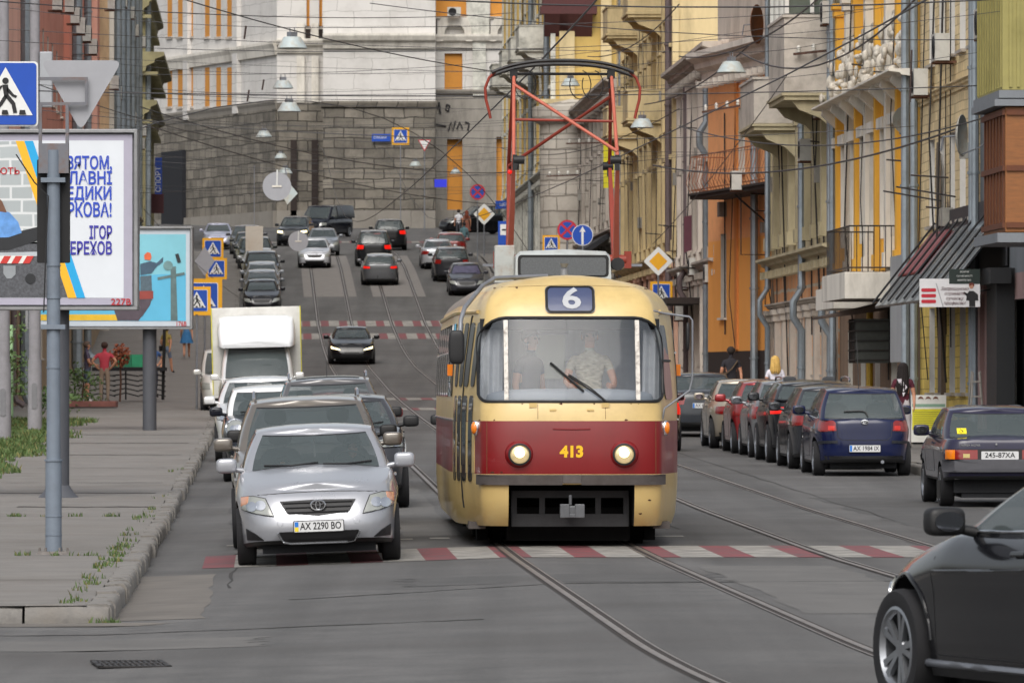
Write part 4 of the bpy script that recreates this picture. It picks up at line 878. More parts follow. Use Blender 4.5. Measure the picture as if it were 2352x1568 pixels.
def wheel(parent, x, y, r, wd=.2, spokes=10, rim=None, rz=0.):
    rim = rim or RIM; key = (r, wd, spokes, rim.name)
    if key not in _wh:
        rr = r*.70; h = wd/2
        t = MB().lathe([(rr-.01, -h*.9), (r*.82, -h), (r*.95, -h*.96), (r*.99, -h*.8), (r, -h*.5), (r*.985, -h*.18), (r*.985, h*.18), (r, h*.5), (r*.99, h*.8), (r*.95, h*.96), (r*.82, h), (rr-.01, h*.9)], axis='X', n=36)
        q = MB().lathe([(rr+.004, -h*.9), (rr-.025, -h*.75), (rr-.03, h*.75), (rr+.004, h*.92), (rr-.015, h*.97), (rr-.035, h*.7)], axis='X', n=32)
        q.lathe([(.001, h*.72), (.05, h*.72), (.06, h*.5), (.06, -h*.2)], axis='X', n=16); q.lathe([(.001, h*.1), (rr*.7, h*.1)], axis='X', n=20, m=1)
        for k in range(spokes):
            a = 2*PI*(k if spokes != 10 else (k//2)*2+(.28 if k % 2 else -.28+0)+.0)/spokes; ca, sa = math.cos(a), math.sin(a)
            w2 = rr*.06; tx = -sa*w2, ca*w2
            v = []
            for rad, ww, hh in ((.045, 1., h*.72), (rr-.02, 1.5, h*.86)):
                for s_ in (-1, 1):
                    for d in (0, -.03): v.append((hh+d, ca*rad+s_*tx[0]*ww, sa*rad+s_*tx[1]*ww))
            q.add(v, [(0, 4, 6, 2), (1, 3, 7, 5), (0, 1, 5, 4), (2, 6, 7, 3)])
        _wh[key] = (t.mesh('tyre', TYRE, 35), q.mesh('rim', [rim, BLACK], 35))
    e = bpy.data.objects.new('wheel', None); link(e, parent); e.location = (x, y, r); e.empty_display_size = .1
    e.rotation_euler = (0, 0, (PI if x < 0 else 0)+rz)
    for nm, me in zip(('tyre', 'rim'), _wh[key]): link(bpy.data.objects.new(nm, me), e)
    return e
def mirrorp(p): return [(-x, z) for x, z in reversed(p)]
def plate(parent, s, z, y, front=True, x=0., w=.52, h=.112, style='blue', rx=0.):
    """a number plate with its lettering; local front looks along -y"""
    sg = -1 if front else 1
    e = MB(); e.prism(rrect(-w/2, -h/2, w/2, h/2, .008, 2), 0, .012*sg, 'XZ', 0)
    e.mm((-w/2+.006, .0125*sg, -h/2+.006), (-w/2+.046, .0135*sg, h/2-.006), 1) if front else e.mm((w/2-.046, .0125*sg, -h/2+.006), (w/2-.006, .0135*sg, h/2-.006), 1)
    if style == 'flag':
        X = sorted((sg*(w/2-.006), sg*(w/2-.046))); e.mm((X[0], .0137*sg, -h/2+.006), (X[1], .0142*sg, -.004), 2)
    fr = MB(); fr.prism(rrect(-w/2-.008, -h/2-.008, w/2+.008, h/2+.008, .012, 2), -.002*sg, .009*sg, 'XZ')
    o = e.build('number_plate', [PLATE, PLATEBLUE, PLATEYEL], parent); o.location = (x, y, z); o.rotation_euler = (rx, 0, 0)
    fr.build('plate_frame', BLACK, o)
    M = Matrix.Translation((.022*(1 if front else -1), .014*sg, 0)) @ (Matrix.Rotation(PI/2, 4, 'X') if front else Matrix.Rotation(PI, 4, 'Z') @ Matrix.Rotation(PI/2, 4, 'X'))
    text('lettering', s, .105, M, LETTER, o, width=w-.085, depth=.0008, bold=.0012); return o
def emblem(parent, bvh, x, z, rx, rz, side, m=None, kind='ovals'):
    e = MB(); sg = -1 if side == 'front' else 1; y = min(sg*-1*cast(bvh, x, zz_, side, 0)[0].y for zz_ in (z-rz, z, z+rz))*-sg+sg*.022
    def ring(cx, cz, a, b, r): e.tube([(x+cx+a*math.cos(t), y+sg*.006, z+cz+b*math.sin(t)) for t in np.linspace(0, 2*PI, 25)], r, 6)
    q = MB(); q.lathe([(.001, 0), (1, 0), (1, .3)], n=24); e.add([(x+v[0]*rx*.95, y-sg*.01*v[2], z+v[1]*rz*.95) for v in q.v], q.f, 1)
    ring(0, 0, rx, rz, rx*.13)
    if kind == 'ovals': ring(0, rz*.45, rx*.8, rz*.38, rx*.09); ring(0, 0, rx*.32, rz*.82, rx*.09)
    else: e.mm((x-rx*.7, y, z-rz*.12), (x+rx*.7, y+sg*.006, z+rz*.12))
    return e.build('emblem', [CHROME, BLACK], parent, 40)
INTER = mat('interior_dark', '#232427', .9, var=.2)
SEATM = mat('seat_cloth', '#3b3d40', .9, var=.15)
def seat(parent, x, y, z):
    m = MB(); m.add(*superball((x, y, z), 1, (.24, .07, .3))); m.add(*superball((x, y+.03, z+.42), 1, (.13, .05, .09))); m.cyl((x-.05, y+.02, z+.25), (x-.05, y+.03, z+.4), .008); m.cyl((x+.05, y+.02, z+.25), (x+.05, y+.03, z+.4), .008)
    return m.build('seat', SEATM, parent, 40)
SEDAN = dict(L=4.5, W=1.76, H=1.46, wb=2.6, r=.31, top=[(-2.25, .74), (-1.95, .8), (-1.0, .97), (0, 1.0), (1.5, 1.05), (2.0, 1.03), (2.25, .98)], gh=(-1.1, -.3, .95, 1.65), wB=.79, wT=.6, head=[(.83, .73), (.56, .71), (.46, .53), (.8, .6)], tailp=[(.84, .92), (.42, .9), (.46, .74), (.85, .72)], grille=[(-.41, .67), (.41, .67), (.32, .54), (0, .52), (-.32, .54)], intake=[(-.5, .38), (.5, .38), (.42, .25), (-.42, .25)], plz=.42, rplz=.72)
HATCH = dict(L=4.1, W=1.74, H=1.5, wb=2.5, r=.31, top=[(-2.05, .76), (-1.75, .84), (-1.0, 1.0), (0, 1.02), (1.5, 1.06), (2.05, 1.04)], gh=(-1.15, -.3, 1.62, 1.98), wB=.79, wT=.62, tail=.5, cslope=.5, head=SEDAN['head'], tailp=[(.82, .98), (.5, .97), (.52, .76), (.83, .74)], grille=SEDAN['grille'], intake=SEDAN['intake'], plz=.42, rplz=.5)
SUV = dict(L=4.5, W=1.84, H=1.68, wb=2.65, r=.355, zb=.27, top=[(-2.25, .9), (-1.95, .98), (-1.05, 1.12), (0, 1.15), (1.7, 1.2), (2.25, 1.16)], gh=(-1.2, -.35, 1.75, 2.15), wB=.84, wT=.66, tail=.5, cslope=.5, head=[(.87, .9), (.52, .86), (.5, .74), (.84, .77)], tailp=[(.87, 1.12), (.52, 1.1), (.55, .92), (.88, .9)], grille=[(-.45, .86), (.45, .86), (.36, .62), (-.36, .62)], intake=[(-.6, .5), (.6, .5), (.5, .34), (-.5, .34)], plz=.55, rplz=.85)
VAN = dict(L=4.9, W=1.9, H=1.96, wb=3.0, r=.33, zb=.24, top=[(-2.45, .88), (-2.1, 1.0), (-1.65, 1.12), (0, 1.14), (2.45, 1.14)], gh=(-1.75, -.9, 2.3, 2.42), wB=.92, wT=.8, tail=.3, nr=7, cslope=.3, yB=-.3, panel=True, head=[(.9, .92), (.6, .9), (.58, .72), (.88, .74)], tailp=[(.93, 1.2), (.8, 1.2), (.8, .8), (.93, .8)], grille=[(-.45, .86), (.45, .86), (.4, .7), (-.4, .7)], intake=[(-.6, .48), (.6, .48), (.5, .34), (-.5, .34)], plz=.5, rplz=.7)
def car(spec, label, col, cat='car', name='parked_car', group=None, lod=0, front=None, num=None, flip=False, lit=None, rails=False, roofcol=None, glassm=None, seats=True, black_mirror=False, spokes=10, plates='blue', metal=.35, **over):
    c = dict(spec); c.update(over); L, W = c['L'], c['W']; r = c['r']; GL = glassm or GLASS
    root = thing(name, label, cat, group=group); pm = paint('car_paint_'+col.strip('#'), col, metal=metal)
    bm_ = body_mesh(c); gm, gp, ga = house_mesh(c); bvh = bvh_of(bm_, ga)
    b = bm_.build('body', [pm, INTER, BLACK], root, 38)
    wy = [-L/2+c.get('fo', (L-c['wb'])*.47), 0]; wy[1] = wy[0]+c['wb']; tw = W/2-.11
    if lod < 2:
        cut = MB()
        for y in wy:
            for s in (-1, 1): cut.cyl((s*(W/2-.3), y, r+.02), (s*(W/2+.2), y, r+.02), r+.055, n=28)
        co = cut.build('cutter', INTER); boolean(b, co); b.data.shade_smooth(); b.data.set_sharp_from_angle(angle=.65)
    if len(b.data.materials) < 1: b.data.materials.append(pm)
    rm = pm if roofcol is None else paint('car_paint_'+roofcol.strip('#'), roofcol)
    gm.build('roof', [rm, INTER, BLACK], root, 38)
    names = {'windscreen': 'windscreen', 'rear_window': 'rear_window', 'a': 'side_window', 'b': 'side_window', 'c': 'side_window', 'd': 'side_window'}
    for k, q in gp.items():
        if q.f: q.build(names[k], GL, root, 60)
    for y in wy:
        for s in (-1, 1): wheel(root, s*tw, y, r, .2 if W < 1.8 else .225, spokes)
    m = MB(); m.mm((-W/2+.28, -L/2+.3, .13), (W/2-.28, L/2-.3, .5)); m.build('underbody_block', INTER, root)  # box set low and wide to block light under the car
    # front and rear fittings
    fl = front if front is not None else True
    lm = LITHEAD if lit == 'head' else CLEAR
    if fl or lod == 0:
        m = MB(); patch(m, bvh, c['grille'], 'front', .01); m2 = m
        nb = 3
        gx = [p[0] for p in c['grille']]; gz = [p[1] for p in c['grille']]
        if lod == 0:
            for k in range(nb):
                z = min(gz)+(max(gz)-min(gz))*(k+.7)/(nb+.4); xx = max(gx)*(.8+.17*(k/nb)); pl(m, bvh, [(-xx, z), (xx, z)], 'front', .008, .016, mi=1)
        m.build('grille', [BLACK, c.get('slat', BLACK)], root, 40)
        m = MB(); patch(m, bvh, c['intake'], 'front', .01); m.build('air_intake', BLACK, root, 40)
        for f in (lambda p: p, mirrorp):
            m = MB(); patch(m, bvh, f(c['head']), 'front', .012); h = m.build('headlight', lm, root, 40)
            if lod == 0: m = MB(); pl(m, bvh, f(c['head'])+[f(c['head'])[0]], 'front', .006, .008, 5, step=.04); m.build('lamp_edge', BLACK, h, 40)
            if lod == 0 and lit != 'head':
                hx = [p[0] for p in f(c['head'])]; hz = [p[1] for p in f(c['head'])]; m = MB()
                for t in (.38, .66):
                    x, z = np.mean(hx)+(t-.5)*(max(hx)-min(hx)), np.mean(hz)+(.5-t)*.03*(1 if np.mean(hx) > 0 else -1)
                    patch(m, bvh, [(x+.055*math.cos(a), z+.05*math.sin(a)) for a in np.linspace(0, 2*PI, 17)[:-1]], 'front', .02, step=1, rings=2)
                m.build('reflector', CHROME, h, 60)
        if num and fl: plate(root, num, c['plz'], cast(bvh, 0, c['plz'], 'front', .012)[0].y, True, style=plates)
    if not fl or lod == 0:
        tm = BRAKE if lit == 'brake' else REDLENS
        for f in (lambda p: p, mirrorp):
            m = MB(); patch(m, bvh, f(c['tailp']), 'rear', .01); m.build('taillight', tm, root, 40)
        zb = c['rplz']-.34 if c['rplz'] > .6 else c['rplz']-.26
        m = MB(); patch(m, bvh, [(-W*.4, .34), (W*.4, .34), (W*.38, .24), (-W*.38, .24)], 'rear', .01); m.build('bumper_trim', BLACK, root, 40)
        if num and not fl: plate(root, num, c['rplz'], cast(bvh, 0, c['rplz'], 'rear', .012)[0].y, False, style=plates)
    # mirrors
    my = c['gh'][0]+.42*c.get('fb', 1); mz = float(np.interp(my, [p[0] for p in c['top']], [p[1] for p in c['top']]))+.07
    for s in (-1, 1):
        m = MB(); m.add(*superball((s*(W/2+.08), my, mz), 1, (.112, .07, .08), .5)); m.cyl((s*(W/2-.1), my+.02, mz-.06), (s*(W/2+.05), my, mz-.03), .03, .025)
        g = m.build('wing_mirror', BLACK if black_mirror else pm, root, 50)
        if lod == 0:
            q = MB(); q.prism([(s*(W/2+.08)+.085*math.cos(a), mz+.055*math.sin(a)) for a in np.linspace(0, 2*PI, 17)[:-1]], my+.071, my+.074); q.build('mirror_glass', MIRG, g)
    if rails:
        for s in (-1, 1):
            x = s*c['wT']*.93; a, e = c['gh'][1]+.25, c['gh'][2]-.1; m = MB(); zz = c['H']+.04
            m.tube([(x, a, zz-.06), (x, a+.07, zz), (x, (a+e)/2, zz+.02), (x, e-.07, zz), (x, e, zz-.06)], .018, 8); m.build('roof_rail', CHROME, root, 40)
    if lod < 2:       # panel gaps, door handles
        ya = c['gh'][0]+.3; yb = c.get('yB', .5*(c['gh'][0]+c['gh'][3])+.05); yc = wy[1]-.05; zl = c.get('zb', .2)+.12
        for sd, sg in (('left', -1), ('right', 1)):
            m = MB(); pl(m, bvh, [(wy[0]+r+.14, mz-.12), (wy[0]+r+.14, zl), (yb, zl), (yb, mz-.12)], sd, .004, -.001, 4); m.build('door_gap', BLACK, root, 40)
        if fl:
            hz = c['head'][0][1]+.02
            m = MB(); pl(m, bvh, [(-W*.36, hz-.0), (-W*.2, hz+.015), (0, hz+.02), (W*.2, hz+.015), (W*.36, hz)], 'front', .005, .001, 5); m.build('bonnet_gap', BLACK, root, 40)
        for sd, sg in (('left', -1), ('right', 1)):
            for y in (yb-.12, yb+.75):
                if y > yc-.25: continue
                m = MB(); pl(m, bvh, [(y-.18, mz-.17), (y, mz-.165)], sd, .016, .018); m.build('door_handle', pm, root, 40)
    if seats and lod < 2 and not c.get('panel'):
        zf = c['top'][3][1]
        for s in (-1, 1): seat(root, s*.37, c['gh'][0]+1.25, zf-.08)
        if lod == 0:
            m = MB(); m.tube([(.37+.18*math.cos(a), c['gh'][0]+.62-.05*math.sin(a), zf+.0+.17*math.sin(a)) for a in np.linspace(0, 2*PI, 25)], .014, 6); m.mm((.2, c['gh'][0]+.6, zf-.03), (.54, c['gh'][0]+.63, zf+.02))
            m.build('steering_wheel', BLACK, root, 40)
    if lod < 2:
        zc = c['top'][2][1]
        for a, e in ((-.55, .02), (.08, .6)):
            m = MB(); pl(m, bvh, [(a, zc+.055), (a*.5+e*.5, zc+.045), (e, zc+.07)], 'front', .01, .015, 6); m.build('wiper', BLACK, root, 40)
    root['_'] = 0; del root['_']
    return root, c, bvh, pm
QG, PG, RG, FG = 'cars queuing beside the tram', 'cars parked along the left kerb uphill', 'cars parked along the right kerb', 'cars on the upper street'
def put(r, u, y, h=0.): return on_road(r[0], u, y, h)
# --- silver saloon leading the queue
r = car(SEDAN, 'silver saloon with oval grille badge leading the queue beside the tram', '#9c9ea4', num='AX 2290 BO', plates='flag', name='silver_saloon', group=QG, wT=.63, wB=.8, H=1.47, gh=(-1.12, -.32, .95, 1.65), top=[(-2.25, .74), (-1.95, .81), (-1.0, .98), (0, 1.0), (1.5, 1.06), (2.0, 1.03), (2.25, .98)],
        head=[(.8, .735), (.68, .745), (.55, .715), (.47, .53), (.56, .545), (.7, .575), (.8, .61)], grille=[(-.4, .68), (0, .69), (.4, .68), (.33, .56), (0, .525), (-.33, .56)], intake=[(-.42, .365), (.42, .365), (.37, .27), (.3, .255), (-.3, .255), (-.37, .27)], plz=.415, nf=5.5, crown=.07)
put(r, 1.84, 71.2); ro, c, bv, pm = r
m = MB(); g = c['intake']; pl(m, bv, [g[-1], g[-2], g[-3]][::-1]+[], 'front', .008, .012); pl(m, bv, [(-.43, .36), (-.375, .262), (-.3, .246), (.3, .246), (.375, .262), (.43, .36)], 'front', .009, .014); m.build('intake_lip', CHROME, ro, 40)
for f in (lambda p: p, mirrorp):
    m = MB(); patch(m, bv, f([(.76, .405), (.75, .285), (.58, .285), (.66, .35)]), 'front', .012); m.build('fog_recess', BLACK, ro, 40)
    m = MB(); x, z = f([(.405, .455)])[0]; pl(m, bv, [(x+.03*math.cos(a), z+.03*math.sin(a)) for a in np.linspace(0, 2*PI, 13)], 'front', .003, .0, 4); m.build('tow_cap', pm, ro)
    m = MB(); patch(m, bv, f([(.8, .73), (.72, .74), (.735, .66), (.8, .64)]), 'front', .018); m.build('indicator', mat('peach_lens', '#c48a6a', .2, coat=.8), ro, 40)
emblem(ro, bv, 0, .635, .074, .052, 'front')
m = MB(); m.cyl((0, c['gh'][1]+.25, 1.2), (0, c['gh'][1]+.25, 1.3), .006); m.box((0, c['gh'][1]+.25, 1.18), (.02, .01, .14)); m.build('hanging_charm', PLATE, ro)
# --- queue behind it
r = car(SUV, 'taupe sport utility car with roof rails right behind the silver saloon', '#7a736b', rails=True, name='taupe_car', group=QG, H=1.73, W=1.82, num='AX 4417 CK'); put(r, 1.8, 77.2)
r = car(SUV, 'charcoal crossover with black mirrors hidden behind the taupe car', '#3c3d42', black_mirror=True, lod=1, group=QG, H=1.6, W=1.8); put(r, 1.9, 84.6)
r = car(SUV, 'dark grey crossover with pale headlight nearest to the tram', '#45464b', black_mirror=True, group=QG, H=1.6, W=1.84, head=[(.88, .98), (.5, .96), (.5, .86), (.84, .86)]); put(r, 2.36, 93.2)
r = car(SUV, 'light grey estate with chrome roof rails and black sunroof', '#6c6a6b', rails=True, group=QG, H=1.78, W=1.9, black_mirror=True); put(r, 2.3, 103.4); ro, c, bv, pm = r
m = MB(); y0 = c['gh'][1]+.35; patch(m, bv, [(-.5, y0), (.5, y0), (.5, y0+.75), (-.5, y0+.75)], 'top', .012, step=.1); m.build('sunroof', GLASSD, ro, 40)
m = MB(); m.cyl((0, 1.2, 1.78), (0, 1.28, 2.0), .008, .004); m.build('aerial', BLACK, ro)
r = car(HATCH, 'red car mostly hidden behind the grey estate', '#8e1d20', lod=1, group=QG, H=1.5); put(r, 2.55, 110.9)
r = car(HATCH, 'dark blue small car with white roof and round headlights', '#20242f', roofcol='#dcdcdc', group=QG, H=1.6, W=1.78, top=[(-2.05, .86), (-1.8, 1.0), (-1.0, 1.1), (0, 1.12), (1.5, 1.14), (2.05, 1.1)], gh=(-1.05, -.45, 1.7, 1.98), wT=.68,
        head=[(.64+.14*math.cos(a), .9+.13*math.sin(a)) for a in np.linspace(0, 2*PI, 25)[:-1]], wB=.8); put(r, 1.42, 112.2); ro, c, bv, pm = r
for s in (-1, 1):
    m = MB(); pl(m, bv, [(s*.64+.15*math.cos(a), .9+.14*math.sin(a)) for a in np.linspace(0, 2*PI, 25)], 'front', .016, .012); m.build('headlight_ring', CHROME, ro, 40)
r = car(SUV, 'white crossover parked by the kerb in front of the box truck', '#dedede', group=QG, H=1.63, W=1.82, head=[(.87, .92), (.5, .86), (.52, .79), (.84, .82)]); put(r, 1.18, 129.3)
# --- white box truck
r = car(VAN, 'white box truck with air deflector parked by the kerb', '#dcdcdb', cat='truck', name='box_truck', lod=1, L=5.6, H=2.1, W=2.0, gh=(-1.95, -1.25, -.45, -.4), yB=-.9, top=[(-2.8, .95), (-2.5, 1.08), (-2.0, 1.2), (0, 1.2), (2.8, .7)], wB=.94, wT=.8, blind=True, wb=3.4)
put(r, 1.06, 167.6); ro, c, bv, pm = r
BOXW = mat('box_white', '#cfcec9', .5, var=.05, dirt='#98938a', dirta=.35)
m = MB(); m.mm((-1.13, -.35, .78), (1.13, 3.6, 3.02)); m.build('cargo_box', BOXW, ro, None, .015)
m = MB()
for s in (-1, 1): m.mm((s*1.125, -.37, .8), (s*1.15, -.32, 3.03))
m.build('corner_trim', mat('yellow_trim', '#c9c23a', .6), ro)
rows = []
for y, hw, zt, z0 in ((-1.62, .86, 2.14, 2.0), (-1.5, .92, 2.3, 2.02), (-1.2, .97, 2.62, 2.05), (-.8, 1.0, 2.78, 2.1), (-.4, 1.0, 2.8, 2.1)):
    rows.append([(x, y+.06*abs(x/hw)**2, z) for x, z in ((-hw, z0), (-hw, z0+(zt-z0)*.6), (-hw*.94, zt-.05), (-hw*.8, zt), (0, zt+.02), (hw*.8, zt), (hw*.94, zt-.05), (hw, z0+(zt-z0)*.6), (hw, z0))])
m = MB(); m.grid(rows); m.add(rows[0], [tuple(range(9))]); m.build('air_deflector', mat('deflector_white', '#e6e9ec', .3, coat=.6, var=.03), ro, 50)
r = car(VAN, 'small white van behind the box truck half on the footway', '#d4d4d0', cat='van', name='white_van', lod=1, H=1.85, W=1.78, L=4.4, gh=(-1.5, -.8, 2.0, 2.15), wB=.86, wT=.76, wb=2.7); put(r, .3, 184)
# --- cars parked uphill by the left kerb
ROW = [('black saloon', '#1d1f26', SEDAN, 'nearest in the kerb row above the truck'), ('grey hatchback', '#6f7276', HATCH, 'second in the kerb row above the truck'), ('silver hatchback', '#8d9196', HATCH, 'third in the kerb row above the truck'), ('black crossover', '#24262a', SUV, 'with pale bonnet glare, fourth up the kerb row'),
       ('white saloon', '#b5b7b9', SEDAN, 'fifth up the kerb row'), ('dark green crossover', '#2e3733', SUV, 'sixth up the kerb row'), ('grey saloon', '#55585d', SEDAN, 'seventh up the kerb row'), ('dark grey hatchback', '#3b3d42', HATCH, 'eighth up the kerb row'), ('graphite crossover', '#4a4c52', SUV, 'last of the kerb row, by the hill top')]
for i, (a, cl, sp, w_) in enumerate(ROW):
    y = 299+i*6.5; r = car(sp, a+' '+w_, cl, group=PG, lod=2 if i else 1, seats=False); put(r, 1.05-max(0, i-3)*.17, y)
r = car(SEDAN, 'pale lilac grey saloon at the top left corner of the street', '#9a9cae', lod=2, group=PG); put(r, -1.5, 371)
# --- upper street traffic
r = car(SEDAN, 'black electric saloon with lit headlights driving down the tram track', '#17181c', lod=1, group=FG, lit='head', W=1.85, H=1.45, grille=[(-.3, .5), (.3, .5), (.28, .42), (-.28, .42)], head=[(.84, .72), (.5, .62), (.46, .57), (.8, .63)]); put(r, 4.64, 260.6)
r = car(HATCH, 'grey hatchback with red tail lights driving up between the rails', '#67696d', lod=1, group=FG, front=False, W=1.8, lit='brake', tailp=[(.8, .95), (.5, .93), (.5, .84), (.82, .84)]); put(r, 6.78, 319.5, PI)
r = car(SUV, 'tall dark people carrier driving up behind the grey hatchback', '#2b2d31', lod=1, group=FG, front=False, H=1.85, W=1.88, lit='brake'); put(r, 6.75, 336, PI)
r = car(SUV, 'black sport utility car with lit tail lights at the hill top', '#1f2024', lod=1, group=FG, front=False, lit='brake', W=1.9, H=1.75); put(r, 8.15, 367, PI)
r = car(SEDAN, 'white old saloon driving down the left tram track', '#c3c5ca', lod=1, group=FG, W=1.7, nf=7); put(r, 3.7, 334.5)
r = car(SEDAN, 'grey saloon following the white old saloon', '#7d8289', lod=2, group=FG); put(r, 4.3, 352)
r = car(SUV, 'dark grey crossover with one headlight lit turning at the top', '#33373d', lod=1, group=FG, lit='head'); put(r, 2.95, 377, -.12)
r = car(VAN, 'dark navy van turning in front of the stone wall', '#262a38', cat='van', name='navy_van', lod=1, group=FG); put(r, 4.85, 396, -.42)
r = car(SUV, 'black pickup shaped car parked across the pavement by the stone building', '#1a1b1f', lod=1, group=FG, L=5.0, W=1.9, H=1.8); put(r, 14.4, 404, -1.2)
# --- right kerb, upper part
r = car(HATCH, 'red hatchback last in the right row at the hill top', '#8c2a26', lod=2, group=RG, front=False); put(r, 10.9, 343.5, PI)
r = car(SEDAN, 'silver saloon parked in the right row near the hill top', '#a9abb0', lod=1, group=RG, front=False); put(r, 9.95, 333.5, PI)
r = car(SUV, 'dark crossover parked between the silver saloon and the hazy windscreen car', '#3a3b40', lod=1, group=RG, front=False); put(r, 10.35, 322.5, PI)
r = car(SEDAN, 'dark saloon with lilac reflecting windscreen above the tram roof', '#3f4047', lod=1, group=RG, glassm=mat('lilac_glass', '#4d4a5e', .15, var=.3, scale=5)); put(r, 10.75, 311.5)
# --- right kerb, near part
YAR = dict(W=1.66, L=3.64, H=1.5, wb=2.37, r=.29, wB=.755, wT=.6, nr=5, top=[(-1.82, .8), (-1.5, .9), (-.95, 1.02), (0, 1.0), (1.4, .98), (1.82, .93)], gh=(-1.05, -.3, 1.3, 1.72), cslope=.42, tailp=[(.75, .91), (.72, .93), (.52, .925), (.485, .9), (.47, .76), (.72, .745), (.75, .76)], rplz=.465, plates='blue')
r = car(HATCH, 'dark blue hatchback with wide number plate and tall roof aerial', '#1b2550', front=False, num='AX 1984 IX', name='blue_hatchback', group=RG, metal=.1, **YAR); put(r, 11.3, 111.3, PI); ro, c, bv, pm = r
emblem(ro, bv, 0, .91, .055, .035, 'rear')
m = MB(); pl(m, bv, [(-.46, .9), (-.45, .66), (-.38, .61), (0, .6), (.38, .61), (.45, .66), (.46, .9)], 'rear', .005, 0, 4); m.build('hatch_gap', BLACK, ro, 40)
for f in (lambda p: p, mirrorp):
    m = MB(); patch(m, bv, f([(.77, .585), (.46, .6), (.45, .555), (.78, .54)]), 'rear', .012); m.build('bumper_strip', mat('navy_plastic', '#14171f', .6), ro, 40)
    m = MB(); patch(m, bv, f([(.6, .84), (.5, .84), (.5, .77), (.6, .77)]), 'rear', .015); m.build('lamp_lens', mat('bright_red_lens', '#c0200f', .2, coat=.7), ro, 40)
m = MB(); pl(m, bv, [(-.06, .99), (-.03, 1.06), (.05, 1.08), (.33, 1.07)], 'rear', .012, .02); m.build('rear_wiper', BLACK, ro, 40)
m = MB(); m.cyl((.02, .9, 1.5), (.03, .6, 2.32), .008, .004); m.build('aerial', BLACK, ro)
m = MB(); m.cyl((-.3, 1.65, .24), (-.3, 1.8, .24), .03); m.build('exhaust', STEEL, ro, 40)
r = car(HATCH, 'dark grey hatchback with red and white lamps behind the blue one', '#3a3c42', front=False, group=RG, W=1.7, H=1.48, tailp=[(.8, .95), (.62, .94), (.64, .78), (.8, .76)]); put(r, 11.33, 116.7, PI)
r = car(SUV, 'black crossover with roof rails and bright tail lamps in right row', '#23252b', front=False, group=RG, rails=True, W=1.8, H=1.52, L=4.3, lit='brake', tailp=[(.85, 1.04), (.6, 1.03), (.66, .92), (.85, .9)]); put(r, 11.4, 122, PI)
r = car(HATCH, 'silver grey hatchback behind the black crossover', '#7d7f84', front=False, group=RG, L=3.8, gh=(-1.05, -.3, 1.45, 1.82), top=[(-1.9, .8), (-1.5, .9), (-1.0, 1.0), (0, 1.02), (1.4, 1.05), (1.9, 1.02)]); put(r, 11.4, 126.9, PI)
r = car(HATCH, 'bright red hatchback showing only its roof in the right row', '#a81e24', lod=1, front=False, group=RG, L=3.6, gh=(-1.0, -.3, 1.35, 1.72), H=1.46, top=[(-1.8, .8), (-1.5, .9), (-1.0, 1.0), (0, 1.02), (1.4, 1.05), (1.8, 1.02)]); put(r, 11.35, 130.9, PI)
r = car(SEDAN, 'beige rounded saloon with red tail lamps in the right row', '#a89c8a', front=False, group=RG, lod=0, W=1.68, L=4.24, H=1.43, wb=2.5, nr=4, top=[(-2.12, .72), (-1.8, .8), (-.95, .97), (0, 1.0), (1.4, 1.02), (1.9, .98), (2.12, .9)], gh=(-1.05, -.25, .9, 1.55), tailp=[(.74, .86), (.5, .88), (.36, .74), (.4, .7), (.76, .72)]); put(r, 11.25, 136.2, PI)
r = car(SEDAN, 'dark grey saloon with blue edged plate farthest in the right row', '#41454c', front=False, num='AX 6308 HI', group=RG, nr=6); put(r, 11.2, 150.5, PI)
r = car(HATCH, 'dark maroon car driving away half hidden behind the tram', '#3f1418', front=False, group=None, lod=1, lit='brake'); put(r, 8.78, 133.2, PI)
r = car(HATCH, 'white hatchback with black mirrors following the tram', '#d5d5d2', lod=1, black_mirror=True); put(r, 4.86, 101.5)
# --- boxy violet hatchback at the right edge
TAV = dict(W=1.56, L=3.75, H=1.41, wb=2.32, r=.28, wB=.75, wT=.63, nf=9, nr=10, taper=.015, tail=.4, zb=.36, top=[(-1.87, .8), (-1.7, .86), (-.9, .96), (0, .98), (1.2, .97), (1.75, .95), (1.87, .93)], gh=(-.9, -.15, 1.15, 1.62), cslope=.4, rplz=.72,
           tailp=[(.73, .8), (.31, .8), (.31, .67), (.73, .67)], spokes=6)
r = car(HATCH, 'boxy faded violet hatchback with disabled badge in the rear window', '#34324e', front=False, name='violet_hatchback', metal=0, **TAV); put(r, 11.46, 92.6, PI); ro, c, bv, pm = r
m = MB(); patch(m, bv, [(-.75, .665), (.75, .665), (.75, .5), (-.75, .5)], 'rear', .05); m.build('bumper', mat('grey_bumper', '#4a4a4f', .7, var=.15), ro, 30)
m = MB(); patch(m, bv, [(-.72, .81), (.72, .81), (.72, .668), (-.72, .668)], 'rear', .006); m.build('lamp_panel', BLACK, ro, 30)
for f in (lambda p: p, mirrorp):
    m = MB(); patch(m, bv, f([(.73, .798), (.62, .798), (.62, .672), (.73, .672)]), 'rear', .016); m.build('indicator', AMBER, ro, 30)
    m = MB(); patch(m, bv, f([(.51, .745), (.42, .745), (.42, .69), (.51, .69)]), 'rear', .016); m.build('reversing_lamp', mat('cream_lens', '#b9a76a', .3), ro, 30)
    x = f([(.7, 0)])[0][0]; m = MB(); m.box((x, 1.3, .24), (.24, .012, .26)); m.build('mudflap', BLACK, ro)
y = cast(bv, 0, .72, 'rear', .014)[0].y
o = MB().prism(rrect(-.26, -.056, .26, .056, .008, 2), 0, .012).build('number_plate', PLATE, ro); o.location = (0, y, .725)
text('lettering', '245-87XA', .1, Matrix.Translation((0, .014, 0)) @ Matrix.Rotation(PI, 4, 'Z') @ Matrix.Rotation(PI/2, 4, 'X'), LETTER, o, .42, .0008, .0012)
